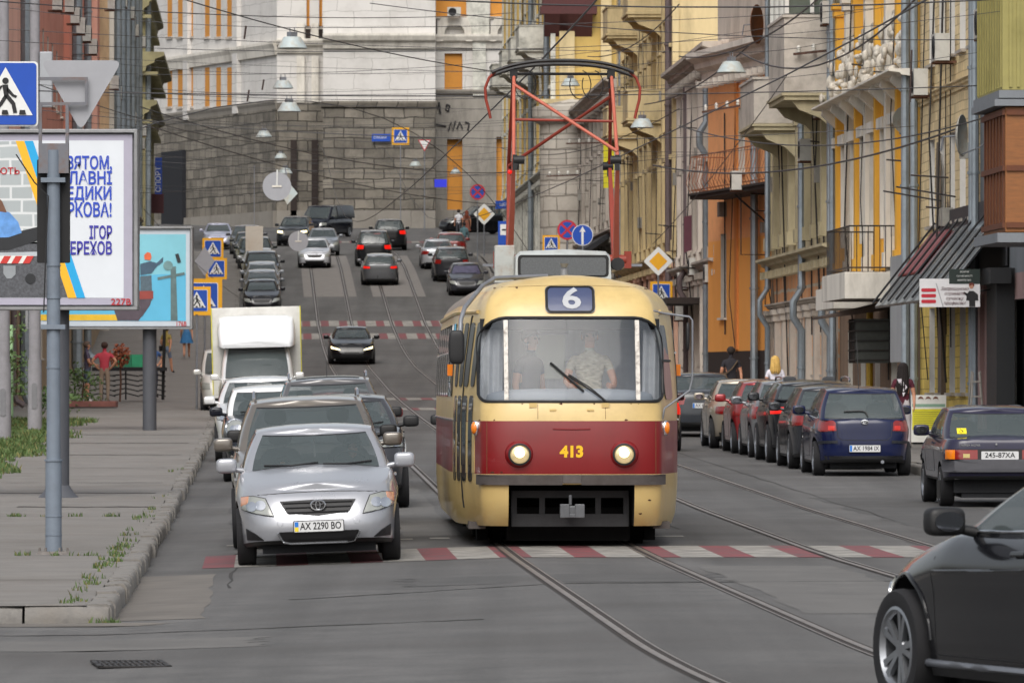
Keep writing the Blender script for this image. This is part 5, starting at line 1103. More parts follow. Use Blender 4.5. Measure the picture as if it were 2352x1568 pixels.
h, n = cast(bv, .42, .865, 'rear', .006)
text('model_lettering', 'TAVRIA NOVA', .045, Matrix.Translation((.42, h.y, .865)) @ Matrix.Rotation(PI, 4, 'Z') @ Matrix.Rotation(PI/2, 4, 'X'), CHROME, ro, .3)
m = MB(); patch(m, bv, [(.555, 1.09), (.425, 1.09), (.425, 1.015), (.555, 1.015)], 'rear', .008); s_ = m.build('window_badge', mat('badge_yellow', '#e8d51c', .5, var=0), ro)
m = MB(); q = lambda x, z: cast(bv, x, z, 'rear', .014)[0]
m.tube([q(.5+.022*math.cos(a), 1.045+.02*math.sin(a)) for a in np.linspace(2.2, 6.6, 12)], .003, 5); m.tube([q(.505, 1.078), q(.5, 1.055), q(.475, 1.053), q(.465, 1.032)], .003, 5); m.build('wheelchair_mark', LETTER, s_)
m = MB(); m.mm((-.6, -1.2, .2), (.6, 1.6, .45)); m.build('undertray', INTER, ro)
m = MB(); m.cyl((.05, 1.87, .88), (.05, 1.89, .88), .014); m.build('lock', CHROME, ro)
# --- graphite saloon driving in at the lower right
OPT = dict(L=4.85, W=1.83, H=1.46, wb=2.79, r=.335, wd=.22, top=[(-2.42, .68), (-2.1, .76), (-1.55, .86), (-.85, .99), (0, 1.0), (1.5, 1.06), (2.1, 1.08), (2.42, 1.02)], gh=(-1.0, -.05, 1.0, 1.75), wB=.83, wT=.62, nf=3.6, fo=.96, crown=.06, lev=[(0, .93, .10, .10), (.06, .95, .04, .03), (.25, .962, 0, 0), (.45, .97, .015, .01), (.62, .98, .05, .03), (.74, 1, .09, .045), (.8, .992, .11, .05), (.9, .955, .15, .07), (.97, .915, .2, .09), (1, .87, .26, .12)])
r = car(SEDAN, 'graphite saloon with alloy wheels cut off by the lower right edge', '#1d1e23', name='graphite_saloon', metal=0., spokes=10, black_mirror=True, **OPT); ro, c, bv, pm = r
th = PI+math.radians(19.6); wx, wyy = -(1.83/2-.05), -2.425+.96      # left front wheel, local
tgt = Vector((2.19, 36.6)); R_ = Matrix.Rotation(th, 2); lw = R_ @ Vector((-wx, wyy)); cx, cy = tgt.x-lw.x, tgt.y-lw.y
on_road(ro, cx-K(cy), cy, th-TH)
for sd in ('left', 'right'):
    m = MB(); pl(m, bv, [(-1.0, .78), (-.3, .8), (.8, .83), (1.9, .87)], sd, .012, -.006); m.build('waist_crease', pm, ro, 60)
    m = MB(); pl(m, bv, [(-1.15, .27), (.9, .27)], sd, .022, .0); m.build('sill_highlight', mat('sill_highlight_grey', '#6d7077', .35, metal=.4), ro, 60)  # pale bead stands in for the highlight along the sill
    m = MB(); patch(m, bv, [(-2.28, .73), (-2.12, .775), (-2.05, .765), (-2.22, .66)], sd, .012); m.build('side_lamp', AMBER, ro, 40)
    m = MB(); pl(m, bv, [(-1.0, 1.0), (0, 1.015), (1.6, 1.07)], sd, .008, .004); m.build('window_trim', CHROME, ro, 60)
    m = MB(); patch(m, bv, [(-2.38, .6), (-2.24, .73), (-1.98, .79), (-2.02, .74), (-2.2, .63)], sd, .009); m.build('headlight', CLEAR, ro, 40)
    m = MB(); pl(m, bv, [(wyy+.4*math.cos(a), .355+.4*math.sin(a)) for a in np.linspace(.1, PI-.1, 24)], sd, .014, .0); m.build('arch_lip', pm, ro, 50)
# ---------------- the tram ----------------
CREAM = paint('tram_cream', '#ccb174', .36, coat=.35, dirt='#7c6238', dirta=.3); RED = paint('tram_red', '#74080c', .36, coat=.25, dirt='#4c1a14', dirta=.25)
ROOFG = mat('tram_roof_grey', '#857c74', .7, var=.15, dirt='#5c4f44', dirta=.5); BUMP = mat('tram_bumper', '#56514f', .55, metal=.3, var=.2, dirt='#3d2f28', dirta=.5)
CABIN = mat('cabin_grey', '#6d7377', .8, var=.08); DARK = mat('underside_black', '#0b0b0c', .9, var=.2)
PANTO = mat('panto_red', '#8b311f', .5, var=.12, dirt='#5a2416', dirta=.5); PANTO_LIT = mat('panto_red_lit', '#b5604c', .5, var=.1, dirt='#7c3626', dirta=.4)  # salmon tone is the same red with light painted in, for the front arms
TL = 14.0
pf = catmull([(0, 0), (.4, .012), (.74, .06), (.93, .17), (.995, .36), (1.065, .75), (1.15, 1.25), (1.21, 1.75), (1.24, 2.4), (1.25, 3.4)], 6)
pr = [(x, TL-y*.8) for x, y in pf[::-1]]
half = [tuple(p) for p in pf]+[(1.25, 3.4+k*(TL-2.72-3.4)/8) for k in range(1, 8)]+pr
TLEV = [(.31, 1.19, .22), (.42, 1.225, .12), (.6, 1.24, .05), (.77, 1.25, .02), (.89, 1.25, .0), (1.1, 1.25, 0), (1.3, 1.25, .01), (1.48, 1.25, .03), (1.6, 1.25, .055), (1.72, 1.247, .09), (1.9, 1.24, .15), (2.1, 1.23, .22), (2.3, 1.215, .3), (2.5, 1.2, .38), (2.62, 1.19, .43), (2.7, 1.175, .47), (2.78, 1.15, .52), (2.86, 1.1, .58), (2.93, 1.03, .66), (2.99, .93, .77), (3.03, .82, .9)]
def tring(z, w, fi): return [(x*w/1.25, y+fi*max(0, 1-y/4.2)-fi*.6*max(0, 1-(TL-y)/4.2), z) for x, y in half+[(-x, y) for x, y in half[-2:0:-1]]]
m = MB(); R = [tring(*l) for l in TLEV]
for i in range(len(R)-1):
    z = TLEV[i][0]; k = 1 if .88 < z < 1.47 else 0
    m.grid([R[i], R[i+1]], k, True)
    if z >= 2.75:
        n_ = len(R[0])
        for j in range(n_):
            if sum(R[i][q][1] for q in (j, (j+1) % n_))/2 > 1.9: m.m[len(m.m)-n_+j] = 2
caps = [R[-1]]
for k in (.9, .72, .5, .25, 0): caps.append([(x*k, y+.5*(1-k)*max(0, 1-y/3), z+.09*(1-k*k)) for x, y, z in R[-1]])
f0 = len(m.f); m.grid(caps, 0, True)
for i in range(f0, len(m.f)):
    if sum(m.v[j][1] for j in m.f[i])/4 > 1.9: m.m[i] = 2
m.grid([[(x*k, y, z) for x, y, z in R[0]] for k in (1, .5, 0)], 0, True)
TRAM = thing('tram', 'red and cream tram number 413 on route 6 facing the camera', 'tram')
tb = bvh_of(m); body = m.build('body', [CREAM, RED, ROOFG, CABIN, DARK], TRAM, 35)
WS = rrect(-.985, 1.695, .985, 2.63, (.1, .1, .3, .3), 6)
def cutit(mesh, mt): c = mesh.build('cutter', mt); c.parent = TRAM; boolean(body, c)
cutit(MB().prism(WS, -1, 1.55), CABIN)
cutit(MB().mm((-.67, -1, .2), (.67, 1.3, .775)), DARK)
me = body.data; me.shade_smooth(); me.set_sharp_from_angle(angle=.6)
TGL = glass('tram_glass', (.11, .125, .145), .36)  # grey-blue base and opacity stand in for glare on the windscreen
m = MB(); patch(m, tb, WS, 'front', -.004, step=.06, rings=10); m.build('windscreen', TGL, TRAM, 60)
m = MB(); pl(m, tb, WS+[WS[0]], 'front', .017, .003, 6, step=.05); m.build('windscreen_rubber', RUBBER, TRAM, 50)
PILW = mat('chipped_white', '#cfcac2', .6, var=.1, dirt='#55433a', dirts=14, dirta=.9)
for x in (-.69, .71):
    m = MB(); patch(m, tb, [(x-.022, 1.71), (x+.022, 1.71), (x+.022, 2.6), (x-.022, 2.6)], 'front', .012, rings=2); m.build('windscreen_pillar', PILW, TRAM, 40)
m = MB(); pl(m, tb, [(.36, 1.69), (.22, 1.8), (-.03, 1.975)], 'front', .011, .03); pl(m, tb, [(-.22, 2.12), (.13, 1.8)], 'front', .015, .018, 6); pl(m, tb, [(.36, 1.7), (.2, 1.84), (-.03, 1.99)], 'front', .007, .03); m.build('wiper', BLACK, TRAM, 40)
# bumper band, skirts' shadowed front, number, lamps
m = MB(); patch(m, tb, [(-1.04, .885), (-.1, .885), (-.1, .775), (-1.04, .775)], 'front', .035); patch(m, tb, [(.1, .885), (1.04, .885), (1.04, .775), (.1, .775)], 'front', .035); m.mm((-.11, -.01, .79), (.11, .06, .885)); m.build('bumper', BUMP, TRAM, 35)
text('fleet_number', '413', .17, face_mat((0, cast(tb, 0, 1.13, 'front', .004)[0].y, 1.135)), mat('number_yellow', '#e5b512', .5, var=.03), TRAM, .25, .001, .008)
for s in (-1, 1):
    x = s*.555; h, n = cast(tb, x, 1.11, 'front', 0); y = h.y
    m = MB(); m.lathe([(.165, .05), (.15, 0), (.135, -.035), (.118, -.045)], (x, y, 1.11), 'Y', 28, 0); hl = m.build('headlight', RED, TRAM, 50)
    m = MB(); m.lathe([(.125, -.03), (.12, -.065), (.103, -.068), (.1, -.03)], (x, y, 1.11), 'Y', 28); m.build('lamp_rim', BLACK, hl, 40)
    m = MB(); m.lathe([(.104, -.045), (.075, -.06), (.0005, -.066)], (x, y, 1.11), 'Y', 24); m.build('lens', LAMPREF, hl, 60); m = MB(); m.lathe([(.055, -.062), (.04, -.07), (.0005, -.078)], (x, y, 1.125), 'Y', 20); m.build('bulb_glow', LITHEAD, hl, 60)
    h, n = cast(tb, s*1.0, 1.4, 'front', 0); m = MB(); m.add(*superball(h+n*.02, 1, (.045, .06, .075), .9)); g = m.build('indicator', AMBER, TRAM, 60)
    m = MB(); m.add(*superball(h+n*.005, 1, (.05, .06, .088), .9)); m.build('indicator_base', CHROME, g, 60)
    x = s*.2; m = MB(); yy = cast(tb, x-.07, 1.6, 'front', .012)[0].y; m.mm((x-.035, yy, 1.59), (x+.035, yy+.03, 1.612)); m.build('hatch_clip', CREAM, TRAM)
    m = MB(); x = -.41+.77*(s > 0); yy = cast(tb, x, 1.665, 'front', .012)[0].y; m.mm((x-.04, yy-.01, 1.63), (x+.04, yy+.05, 1.68)); m.build('wiper_seat', CREAM, TRAM)
m = MB(); pl(m, tb, [(-.2, 1.39), (.0, 1.385), (.2, 1.39)], 'front', .008, .002); m.build('lid_lip', RED, TRAM, 40)
# route box
RB = rrect(-.25, 2.69, .25, 2.965, .05, 5)
m = MB(); patch(m, tb, RB, 'front', .012); rb = m.build('route_box', mat('route_blue', '#3b4464', .4, coat=.3, var=.06), TRAM, 50)
m = MB(); pl(m, tb, RB+[RB[0]], 'front', .014, .014, 6); m.build('route_frame', RUBBER, rb, 50)
m = MB(); pl(m, tb, [(x*1.0+.012*np.sign(x), z+.01*np.sign(z-2.83)) for x, z in RB+[RB[0]]], 'front', .005, .012, 6); m.build('route_trim', STEEL, rb, 50)
h, n = cast(tb, .0, 2.83, 'front', .022); tm = text('route_number', '6', .34, Matrix.Identity(4), mat('route_white', '#a9abaf', .5, var=.03), rb, .2, .001, .008)
for v in tm.data.vertices: v.co = cast(tb, v.co.x+.015, 2.825+v.co.y*.92, 'front', .018+v.co.z)[0]
# side doors, side windows, gutters
DGL = glass('tram_side_glass', (.03, .035, .04), 1)
for sd, sg in (('left', -1), ('right', 1)):
    if sg < 0:
        for y in (.64, .97, 1.3, 1.63):
            for a, b in ((1.86, 2.58), (.8, 1.76)):
                m = MB(); patch(m, tb, rrect(y, a, y+.19, b, .06, 4), sd, .012, step=.08, rings=2); m.build('door_glass', DGL, TRAM, 50)
        for y in (1.215,):
            m = MB(); patch(m, tb, [(y-.025, .5), (y+.025, .5), (y+.025, 2.66), (y-.025, 2.66)], sd, .008, rings=2); m.build('door_rubber', RUBBER, TRAM, 40)
        m = MB(); patch(m, tb, [(.5, .895), (1.95, .895), (1.95, 1.47), (.5, 1.47)], sd, .005); m.build('door_panel', CREAM, TRAM, 40)
    else:
        m = MB(); patch(m, tb, rrect(.55, 1.72, 1.15, 2.55, .08, 4), sd, .012, step=.08); m.build('cab_window', DGL, TRAM, 50)
        m = MB(); pl(m, tb, [(.55, 2.15), (1.15, 2.15)], sd, .014, .018); m.build('cab_window_bar', BLACK, TRAM)
    for k in range(8):
        y = 2.2+k*1.36
        m = MB(); patch(m, tb, rrect(y, 1.75, y+1.1, 2.58, .09, 4), sd, .012, step=.12, rings=3); wn = m.build('side_window', DGL, TRAM, 50)
        m = MB(); pl(m, tb, [(y, 2.25), (y+1.1, 2.25)], sd, .014, .014); m.build('window_bar', CHROME, wn, 50)
    m = MB(); pl(m, tb, [(y, 2.7) for y in np.linspace(.95, 13, 40)], sd, .022, .012); m.build('gutter', CREAM, TRAM, 50)
    m = MB(); pl(m, tb, [(y, 1.49) for y in np.linspace(2.0, 13, 40)], sd, .012, .006); m.build('waist_rail', CHROME, TRAM, 50)
    m = MB(); m.mm((sg*.9, .75, .27), (sg*1.08, 2.2, .35)); m.build('step', BUMP, TRAM)
    h, n = cast(tb, 2.4, 2.05, sd, .03); m = MB(); m.box(h, (.06, .08, .13)); m.build('side_lamp', AMBER, TRAM)
    for y in (2.1, 4.0, 9.6, 11.5):
        m = MB(); m.lathe([(.02, -.06), (.31, -.06), (.33, -.02), (.34, .05), (.36, .06), (.36, .08), (.02, .08)], (sg*.76, y, .35), 'X', 28); m.build('tram_wheel', DARK, TRAM, 40)
        m = MB(); m.mm((sg*.85, y-.35, .12), (sg*.97, y+.35, .42)); m.build('axle_guard', DARK, TRAM)
m = MB(); m.mm((-.66, 1.0, .13), (.66, 12.5, .5)); m.build('underframe', DARK, TRAM); m = MB(); m.mm((-.62, .5, .3), (.62, .56, .44)); m.mm((-.62, .5, .62), (.62, .6, .7))
for x in (-.6, -.3, .3, .6): m.mm((x-.03, .52, .3), (x+.03, .58, .7))
m.build('guard_frame', mat('guard_grey', '#343436', .7, var=.3), TRAM)
for pts_ in ([(-.9, .9), (-.9, 1.47)], [(.9, .9), (.9, 1.47)], [(-.36, 1.5), (-.36, 1.66)], [(.36, 1.5), (.36, 1.66)], [(-.8, 2.975), (0, 3.0), (.8, 2.975)]):
    m = MB(); pl(m, tb, pts_, 'front', .0035, .0005, 4); m.build('panel_seam', mat('seam_brown', '#5d4526', .8), TRAM)
rc = random.Random(3)
for _ in range(26):
    x = rc.uniform(-1, 1); z = rc.choice([.91, 1.49, 1.67, 2.66, 2.97, .8, .45, .6]); q = rc.uniform(.006, .016)
    if abs(x) < .69 and z < .77: continue
    m = MB(); patch(m, tb, [(x+q*rc.uniform(.6, 1.8)*math.cos(a), z+q*rc.uniform(.4, 1)*math.sin(a)) for a in np.linspace(0, 6.28, 8)[:-1]], 'front', .002, step=1, rings=2); m.build('paint_chip', mat('rust_chip', '#4a2a1a', .9, var=.3), TRAM)
CPL = mat('coupler_grey', '#5d5f62', .5, metal=.5, var=.2)
m = MB(); m.mm((-.06, -.12, .44), (.06, .7, .54)); m.build('coupler_bar', CPL, TRAM, None, .01)
m = MB(); m.mm((-.13, -.14, .41), (-.03, .02, .56)); m.mm((.03, -.14, .41), (.13, .02, .56)); m.mm((-.13, -.13, .41), (.13, -.04, .45)); m.cyl((-.02, -.1, .55), (-.02, -.1, .66), .018); m.build('coupler_head', CPL, TRAM, None, .008)
# roof gear
m = MB(); rw = []
for y, z0, z1, hw in ((2.6, 3.1, 3.14, .53), (2.62, 3.1, 3.36, .52), (2.75, 3.1, 3.42, .52), (3.6, 3.1, 3.42, .52), (3.62, 3.1, 3.12, .52)):
    rw.append([(-hw, y, z0), (-hw, y, z1-.05), (-hw+.05, y, z1), (0, y, z1+.025), (hw-.05, y, z1), (hw, y, z1-.05), (hw, y, z0)])
m.grid(rw); m.add(rw[0], [tuple(range(7))]); rbx = m.build('roof_vent', mat('vent_grey', '#aeb2b0', .5, var=.1, dirt='#6b5b49', dirta=.5), TRAM, 35)
m = MB(); m.prism(rrect(-.47, 3.14, .47, 3.345, .03, 3), 2.585, 2.6); m.build('vent_mesh', mat('vent_mesh_grey', '#55585a', .6, var=.25, scale=60), rbx)
m = MB(); m.prism(rrect(-.5, 3.12, .5, 3.375, .04, 3), 2.598, 2.612); m.build('vent_rubber', RUBBER, rbx)
m = MB(); m.mm((-.74, 3.2, 3.06), (-.52, 3.5, 3.5)); m.build('roof_box', mat('roof_box_grey', '#a7aaa6', .6, var=.1, dirt='#8a5a26', dirts=5, dirta=.6), TRAM, None, .012)
m = MB(); m.cyl((-.02, 1.75, 3.08), (-.02, 1.75, 3.2), .045, .04); m.cyl((-.02, 1.75, 3.2), (-.02, 1.75, 3.26), .02, .05); m.build('roof_socket', STEEL, TRAM, 40)
m = MB(); m.cyl((.3, 1.3, 3.0), (.3, 1.3, 3.1), .04, .012); m.build('aerial_foot', STEEL, TRAM, 40)
for x in (-.15, .02):
    m = MB(); m.tube([(x, 1.2, 3.02), (x, 1.15, 3.09), (x+.12, 1.15, 3.09), (x+.12, 1.2, 3.02)], .007, 6); m.build('roof_grip', CREAM, TRAM)
m = MB(); m.cyl((.62, 3.0, 3.28), (.62, 3.25, 3.28), .075); m.build('roof_horn', BLACK, TRAM, 40)
m = MB(); m.tube([(-.2, 1.9, 3.12), (-.78, 1.6, 3.09), (-.92, 1.2, 3.0), (-1.13, .5, 2.74), (-1.175, .3, 2.6), (-1.18, .28, 2.42)], .025, 8); ma = m.build('mirror_arm', STEEL, TRAM, 50)
m = MB(); m.add(*superball((-1.22, .26, 2.3), 1, (.085, .05, .19), .5)); m.build('wing_mirror', BLACK, TRAM, 50)
m = MB(); m.tube([(.9, .6, 2.71), (1.0, .5, 2.68), (1.27, .35, 2.64), (1.3, .34, 2.6), (1.3, .34, 1.95), (1.27, .34, 1.82), (1.0, .3, 1.62), (.98, .32, 1.5)], .012, 7); m.build('mirror_stay', STEEL, TRAM, 50)
m = MB(); m.add(*superball((1.25, .36, 2.42), 1, (.02, .06, .16), .6)); m.build('stay_mirror', BLACK, TRAM, 50)
# pantograph
PG_ = bpy.data.objects.new('pantograph', None); link(PG_, TRAM); PG_.location = (.06, 4.6, 0)
for s in (-1, 1):
    for d in (-1, 1):
        x = s*.6
        m = MB(); m.tube([(x, d*.12, 3.36), (x-.015*s, d*.62, 3.95), (x-.02*s, d*1.05, 4.5)], [.048, .038, .026], 4); m.build('lower_arm', PANTO if d > 0 else PANTO_LIT, PG_, 40)
        m = MB(); m.tube([(x-.02*s, d*1.05, 4.5), (x-.05*s, d*.08, 5.56)], [.022, .02], 8); m.build('upper_arm', PANTO_LIT if d < 0 else PANTO, PG_, 50)
        m = MB(); m.cyl((x-.06*s-.04, d*1.05, 4.5), (x-.06*s+.08, d*1.05, 4.5), .05); m.mm((x-.03*s-.02, d*1.05-.03, 4.38), (x-.03*s+.03, d*1.05+.03, 4.56)); m.build('knee_joint', BLACK, PG_, 40)
    m = MB(); m.mm((s*.55-.04, -.14, 5.5), (s*.55+.04, .14, 5.6)); m.cyl((s*.55, 0, 5.38), (s*.55, 0, 5.5), .03); m.build('head_bracket', BLACK, PG_)
    m = MB(); m.tube([(s*.76, -.1, 5.57), (s*.83, -.1, 5.5), (s*.875, -.1, 5.38), (s*.865, -.1, 5.24), (s*.83, -.1, 5.1), (s*.815, -.1, 5.02)], .017, 8); m.build('horn', PANTO, PG_, 50)
    m = MB(); m.cyl((s*.35, .0, 3.36), (s*.72, .0, 3.36), .06); m.mm((s*.7, -.04, 3.26), (s*.78, .04, 3.46)); m.build('base_axle', PANTO, PG_, 40)
    m = MB(); m.mm((s*.78, -.05, 3.28), (s*.9, .03, 3.31)); m.build('base_bracket', STEEL, PG_)
for p, q, mt in (((-.56, -.22, 5.42), (.58, -.98, 4.6), PANTO_LIT), ((-.58, .98, 4.5), (.56, .3, 5.3), PANTO)):
    m = MB(); m.tube([p, q], .02, 8); m.build('cross_brace', mt, PG_, 50)
m = MB(); m.tube([(-.55, -.55, 4.99), (.56, -.55, 4.97)], .016, 8); m.build('tie_rod', PANTO, PG_, 50)
for d in (-.16, .12):
    rw = []
    for x in np.linspace(-.8, .8, 25):
        z = 5.7-.14*abs(x/.8)**2.6-(.03 if d > 0 else 0); rw.append([(x, d-.05, z), (x, d-.04, z+.022), (x, d+.04, z+.022), (x, d+.05, z), (x, d, z-.02)])
    m = MB(); m.grid(rw, 0, True); m.build('contact_shoe', BLACK, PG_, 50)
m = MB(); m.tube([(-.58, 0, 5.55), (.58, 0, 5.55)], .016, 6); m.build('head_tube', BLACK, PG_)
for s, k in ((1, .2), (1, .34), (-1, .42)):
    m = MB(); m.tube([(s*k+.2*math.sin(a)*.6, -.1, 5.42+.17*math.cos(a)) for a in np.linspace(.2, 5.2, 16)], .006, 5); m.build('jumper_cable', BLACK, PG_, 60)
m = MB(); m.ball((-.62, -1.0, 4.36), .025, 8); m.build('marker_light', BRAKE, PG_)
th = .029; TRAM.scale = (1.045, 1, 1); TRAM.location = (.665, 72.5, GU(4.66, 73)-.07); TRAM.rotation_euler = (0, 0, th)
# ---------------- signs, billboards, lamps, wires ----------------
BLUE = mat('sign_blue', '#0b46a8', .45, var=.05); SWHITE = mat('sign_white', '#d9dad8', .5, var=.04); SYEL = mat('sign_yellow', '#e3a512', .5, var=.05); SRED = mat('sign_red', '#b62333', .5, var=.05); SBACK = mat('sign_back', '#9a9ba0', .55, metal=.3, var=.06); SINK = mat('sign_black', '#17171a', .6, var=0)
POLE = mat('pole_blue_grey', '#6f7985', .55, var=.08, dirt='#4c5057', dirta=.3); POLED = mat('pole_dark_grey', '#4a4c52', .6, var=.1); CONC = mat('concrete_pole', '#88868a', .85, var=.12, dirt='#63605f', dirta=.4)
class Sheet:
    """flat printed work on a vertical plane facing the street; points are given in the picture frame at depth Y"""
    def __init__(s, root, Y): s.r = root; s.Y = Y; s.o = root.location.copy()
    def pt(s, p): return (PX(p[0], s.Y)-s.o.x, PZ(p[1], s.Y)-s.o.z)
    def poly(s, nm, pts, layer, mt, par=None, th=.002): 
        q = [s.pt(p) for p in pts]; y = s.Y-s.o.y-layer*.0035; m = MB(); m.prism(q, y, y+th, 'XZ'); return m.build(nm, mt, par or s.r)
    def line(s, nm, pts, wpx, layer, mt, par=None):
        m = MB(); y = s.Y-s.o.y-layer*.0035; h = wpx/2*s.Y/F
        for p, q in zip(pts[:-1], pts[1:]):
            a, b = Vector(s.pt(p)), Vector(s.pt(q)); d = (b-a).normalized(); n = Vector((-d.y, d.x))*h; m.prism([tuple(a+n), tuple(b+n), tuple(b-n), tuple(a-n)], y, y+.002, 'XZ')
        return m.build(nm, mt, par or s.r)
    def text(s, nm, t, p, size, layer, mt, width=None, par=None, align='CENTER', bold=.0, shear=0., rot=0.):
        q = s.pt(p); k = s.Y/F; M = Matrix.Translation((q[0], s.Y-s.o.y-layer*.0035-.001, q[1])) @ Matrix.Rotation(PI/2, 4, 'X') @ Matrix.Rotation(rot, 4, 'Z')
        return text(nm, t, size*k*1.38, M, mt, par or s.r, width*k if width else None, .001, bold*k, shear, align)
def cpts(cx, cy, r, n=20): return [(cx+r*math.cos(2*PI*i/n), cy+r*math.sin(2*PI*i/n)) for i in range(n)]
def rpx(x0, y0, x1, y1, r, n=4): return rrect(x0, y0, x1, y1, r, n)
def pedestrian(S, cx, cy, h, border=None, par=None, bg=BLUE):
    """square crossing sign with a white triangle and the walking figure, h = board height in picture units"""
    a = h/2; L = 0
    if border: S.poly('board', rpx(cx-a*1.28, cy-a*1.28, cx+a*1.28, cy+a*1.28, a*.06), 0, border, par, .012); L = 1
    p = S.poly('sign_face', rpx(cx-a, cy-a, cx+a, cy+a, a*.12), L, SWHITE, par, .01 if not border else .002)
    S.poly('blue_field', rpx(cx-a*.95, cy-a*.95, cx+a*.95, cy+a*.95, a*.1), L+4, bg, p)
    S.poly('white_triangle', [(cx-a*.84, cy+a*.66), (cx, cy-a*.82), (cx+a*.84, cy+a*.66)], L+6, SWHITE, p)
    g = MB(); y = S.Y-S.o.y-(L+8)*.0035
    def pl_(pts): g.prism([S.pt((cx+x*a, cy+z*a)) for x, z in pts], y, y+.002, 'XZ')
    pl_([(x*.1-.0, z*.1-.4) for x, z in cpts(0, 0, 1, 14)])
    pl_([(-.1, -.28), (.08, -.28), (.1, .05), (-.04, .08)]); pl_([(-.04, .05), (.1, .03), (.3, .28), (.36, .58), (.24, .6), (.19, .34)]); pl_([(-.04, .05), (.06, .1), (-.1, .35), (-.3, .58), (-.38, .5), (-.2, .3)])
    pl_([(.06, -.22), (.26, .02), (.36, .06), (.32, .13), (.2, .08), (.04, -.08)]); pl_([(-.08, -.24), (-.24, -.02), (-.2, .1), (-.28, .12), (-.32, -.04), (-.14, -.26)])
    for x in (-.62, -.1, .44): pl_([(x, .5), (x+.16, .5), (x+.2, .64), (x-.02, .64)])
    g.build('walking_figure', SINK, p); return p
def post(root, x, Y, ztop, r, mt, zb=None, nm='post'):
    m = MB(); o = root.location; zb = Gx(x, Y) if zb is None else zb; m.cyl((x-o.x, Y-o.y, zb-o.z-.05), (x-o.x, Y-o.y, ztop-o.z), r, r*.97, 14); return m.build(nm, mt, root, 40)
# --- blue grey signal pole at the pavement corner
Yp = 70.4; xp = PX(123, Yp); zp = sw_z(Yp)
t = thing('sign_pole', 'blue grey round pole with bolted collars near the pavement corner', 'pole', (xp, Yp, zp))
m = MB(); m.cyl((0, 0, -.05), (0, 0, 1.0), .088, .088, 20); m.cyl((0, 0, 1.0), (0, 0, 1.02), .1, .1, 20); m.cyl((0, 0, 1.02), (0, 0, 4.35), .076, .07, 20)
for z in (.4, .2, 2.0, 2.75, 3.1): m.cyl((0, 0, z), (0, 0, z+.012), .093 if z < 1 else .082, n=20)
m.build('shaft', POLE, t, 40)
m = MB(); m.cyl((0, 0, -.01), (0, 0, .03), .2, .16, 14); 
for k in range(6): a = k*PI/3; m.cyl((.15*math.cos(a), .15*math.sin(a), 0), (.15*math.cos(a), .15*math.sin(a), .07), .013, n=6)
m.build('base_mortar', mat('mortar', '#6f6a66', .95, var=.3), t)
for zc_ in (2.42, 4.0): m = MB(); m.mm((-.13, -.1, zc_), (.13, .1, zc_+.05)); m.build('collar', POLE, t)
RUSTG = mat('rusty_grey_frame', '#6f7076', .6, metal=.3, var=.15, dirt='#6d4c33', dirts=6, dirta=.7)
m = MB()
for x in (-.16, .13): m.mm((x, -.03, 4.1), (x+.035, .03, 4.85))
m.mm((-.16, -.04, 4.1), (.165, .04, 4.42)); m.build('bracket', RUSTG, t)
m = MB()
for z in (4.83, 5.1): m.mm((-.6, -.02, z), (.37, .015, z+.035))
m.mm((.34, -.018, 4.866), (.37, .013, 5.1)); m.build('sign_frame', RUSTG, t)
m = MB(); m.tube([(-.4, -.05, 4.3), (-.2, -.1, 4.0), (-.05, -.1, 3.85), (-.08, -.1, 3.2), (-.1, -.09, 2.6)], .008, 5); m.build('cable', BLACK, t, 60)
t2 = thing('crossing_sign', 'large blue crossing sign cut by the left edge on the corner pole', 'road sign', (PX(15, Yp), Yp-.06, PZ(215, Yp))); S = Sheet(t2, Yp-.06); pedestrian(S, 13, 216, 149)
t2 = thing('yield_sign', 'bare grey back of a triangular sign on the corner pole', 'road sign', (PX(186, Yp), Yp+.05, PZ(215, Yp)))
S = Sheet(t2, Yp+.06); tri = []
for (px, py), (ox, oy) in zip(((107, 150), (264, 150), (186, 285)), ((0, 0),)*3):
    for k in range(7): pass
def rtri(P_, r):
    out = []; n = len(P_)
    for i in range(n):
        a, b, c = [Vector(P_[j % n]) for j in (i-1, i, i+1)]; u1 = (a-b).normalized(); u2 = (c-b).normalized(); 
        for k in range(6): q = k/5; out.append(tuple(b+u1*r*(1-q)**2+u2*r*q**2))
    return out
S.poly('plate_back', rtri([(92, 139), (281, 139), (186, 302)], 22), 0, SBACK, None, .008)
t2 = thing('traffic_light', 'black backed traffic light seen from behind on the corner pole', 'traffic light', (xp, Yp-.08, PZ(485, Yp))); S = Sheet(t2, Yp+.05)
S.poly('backing_board', rpx(85, 366, 161, 604, 4), 0, mat('board_black', '#101012', .7, var=.15), None, .02)
m = MB(); m.mm((-.11, .16, -.5), (.11, .36, .5)); m.build('housing', BLACK, t2, None, .01)
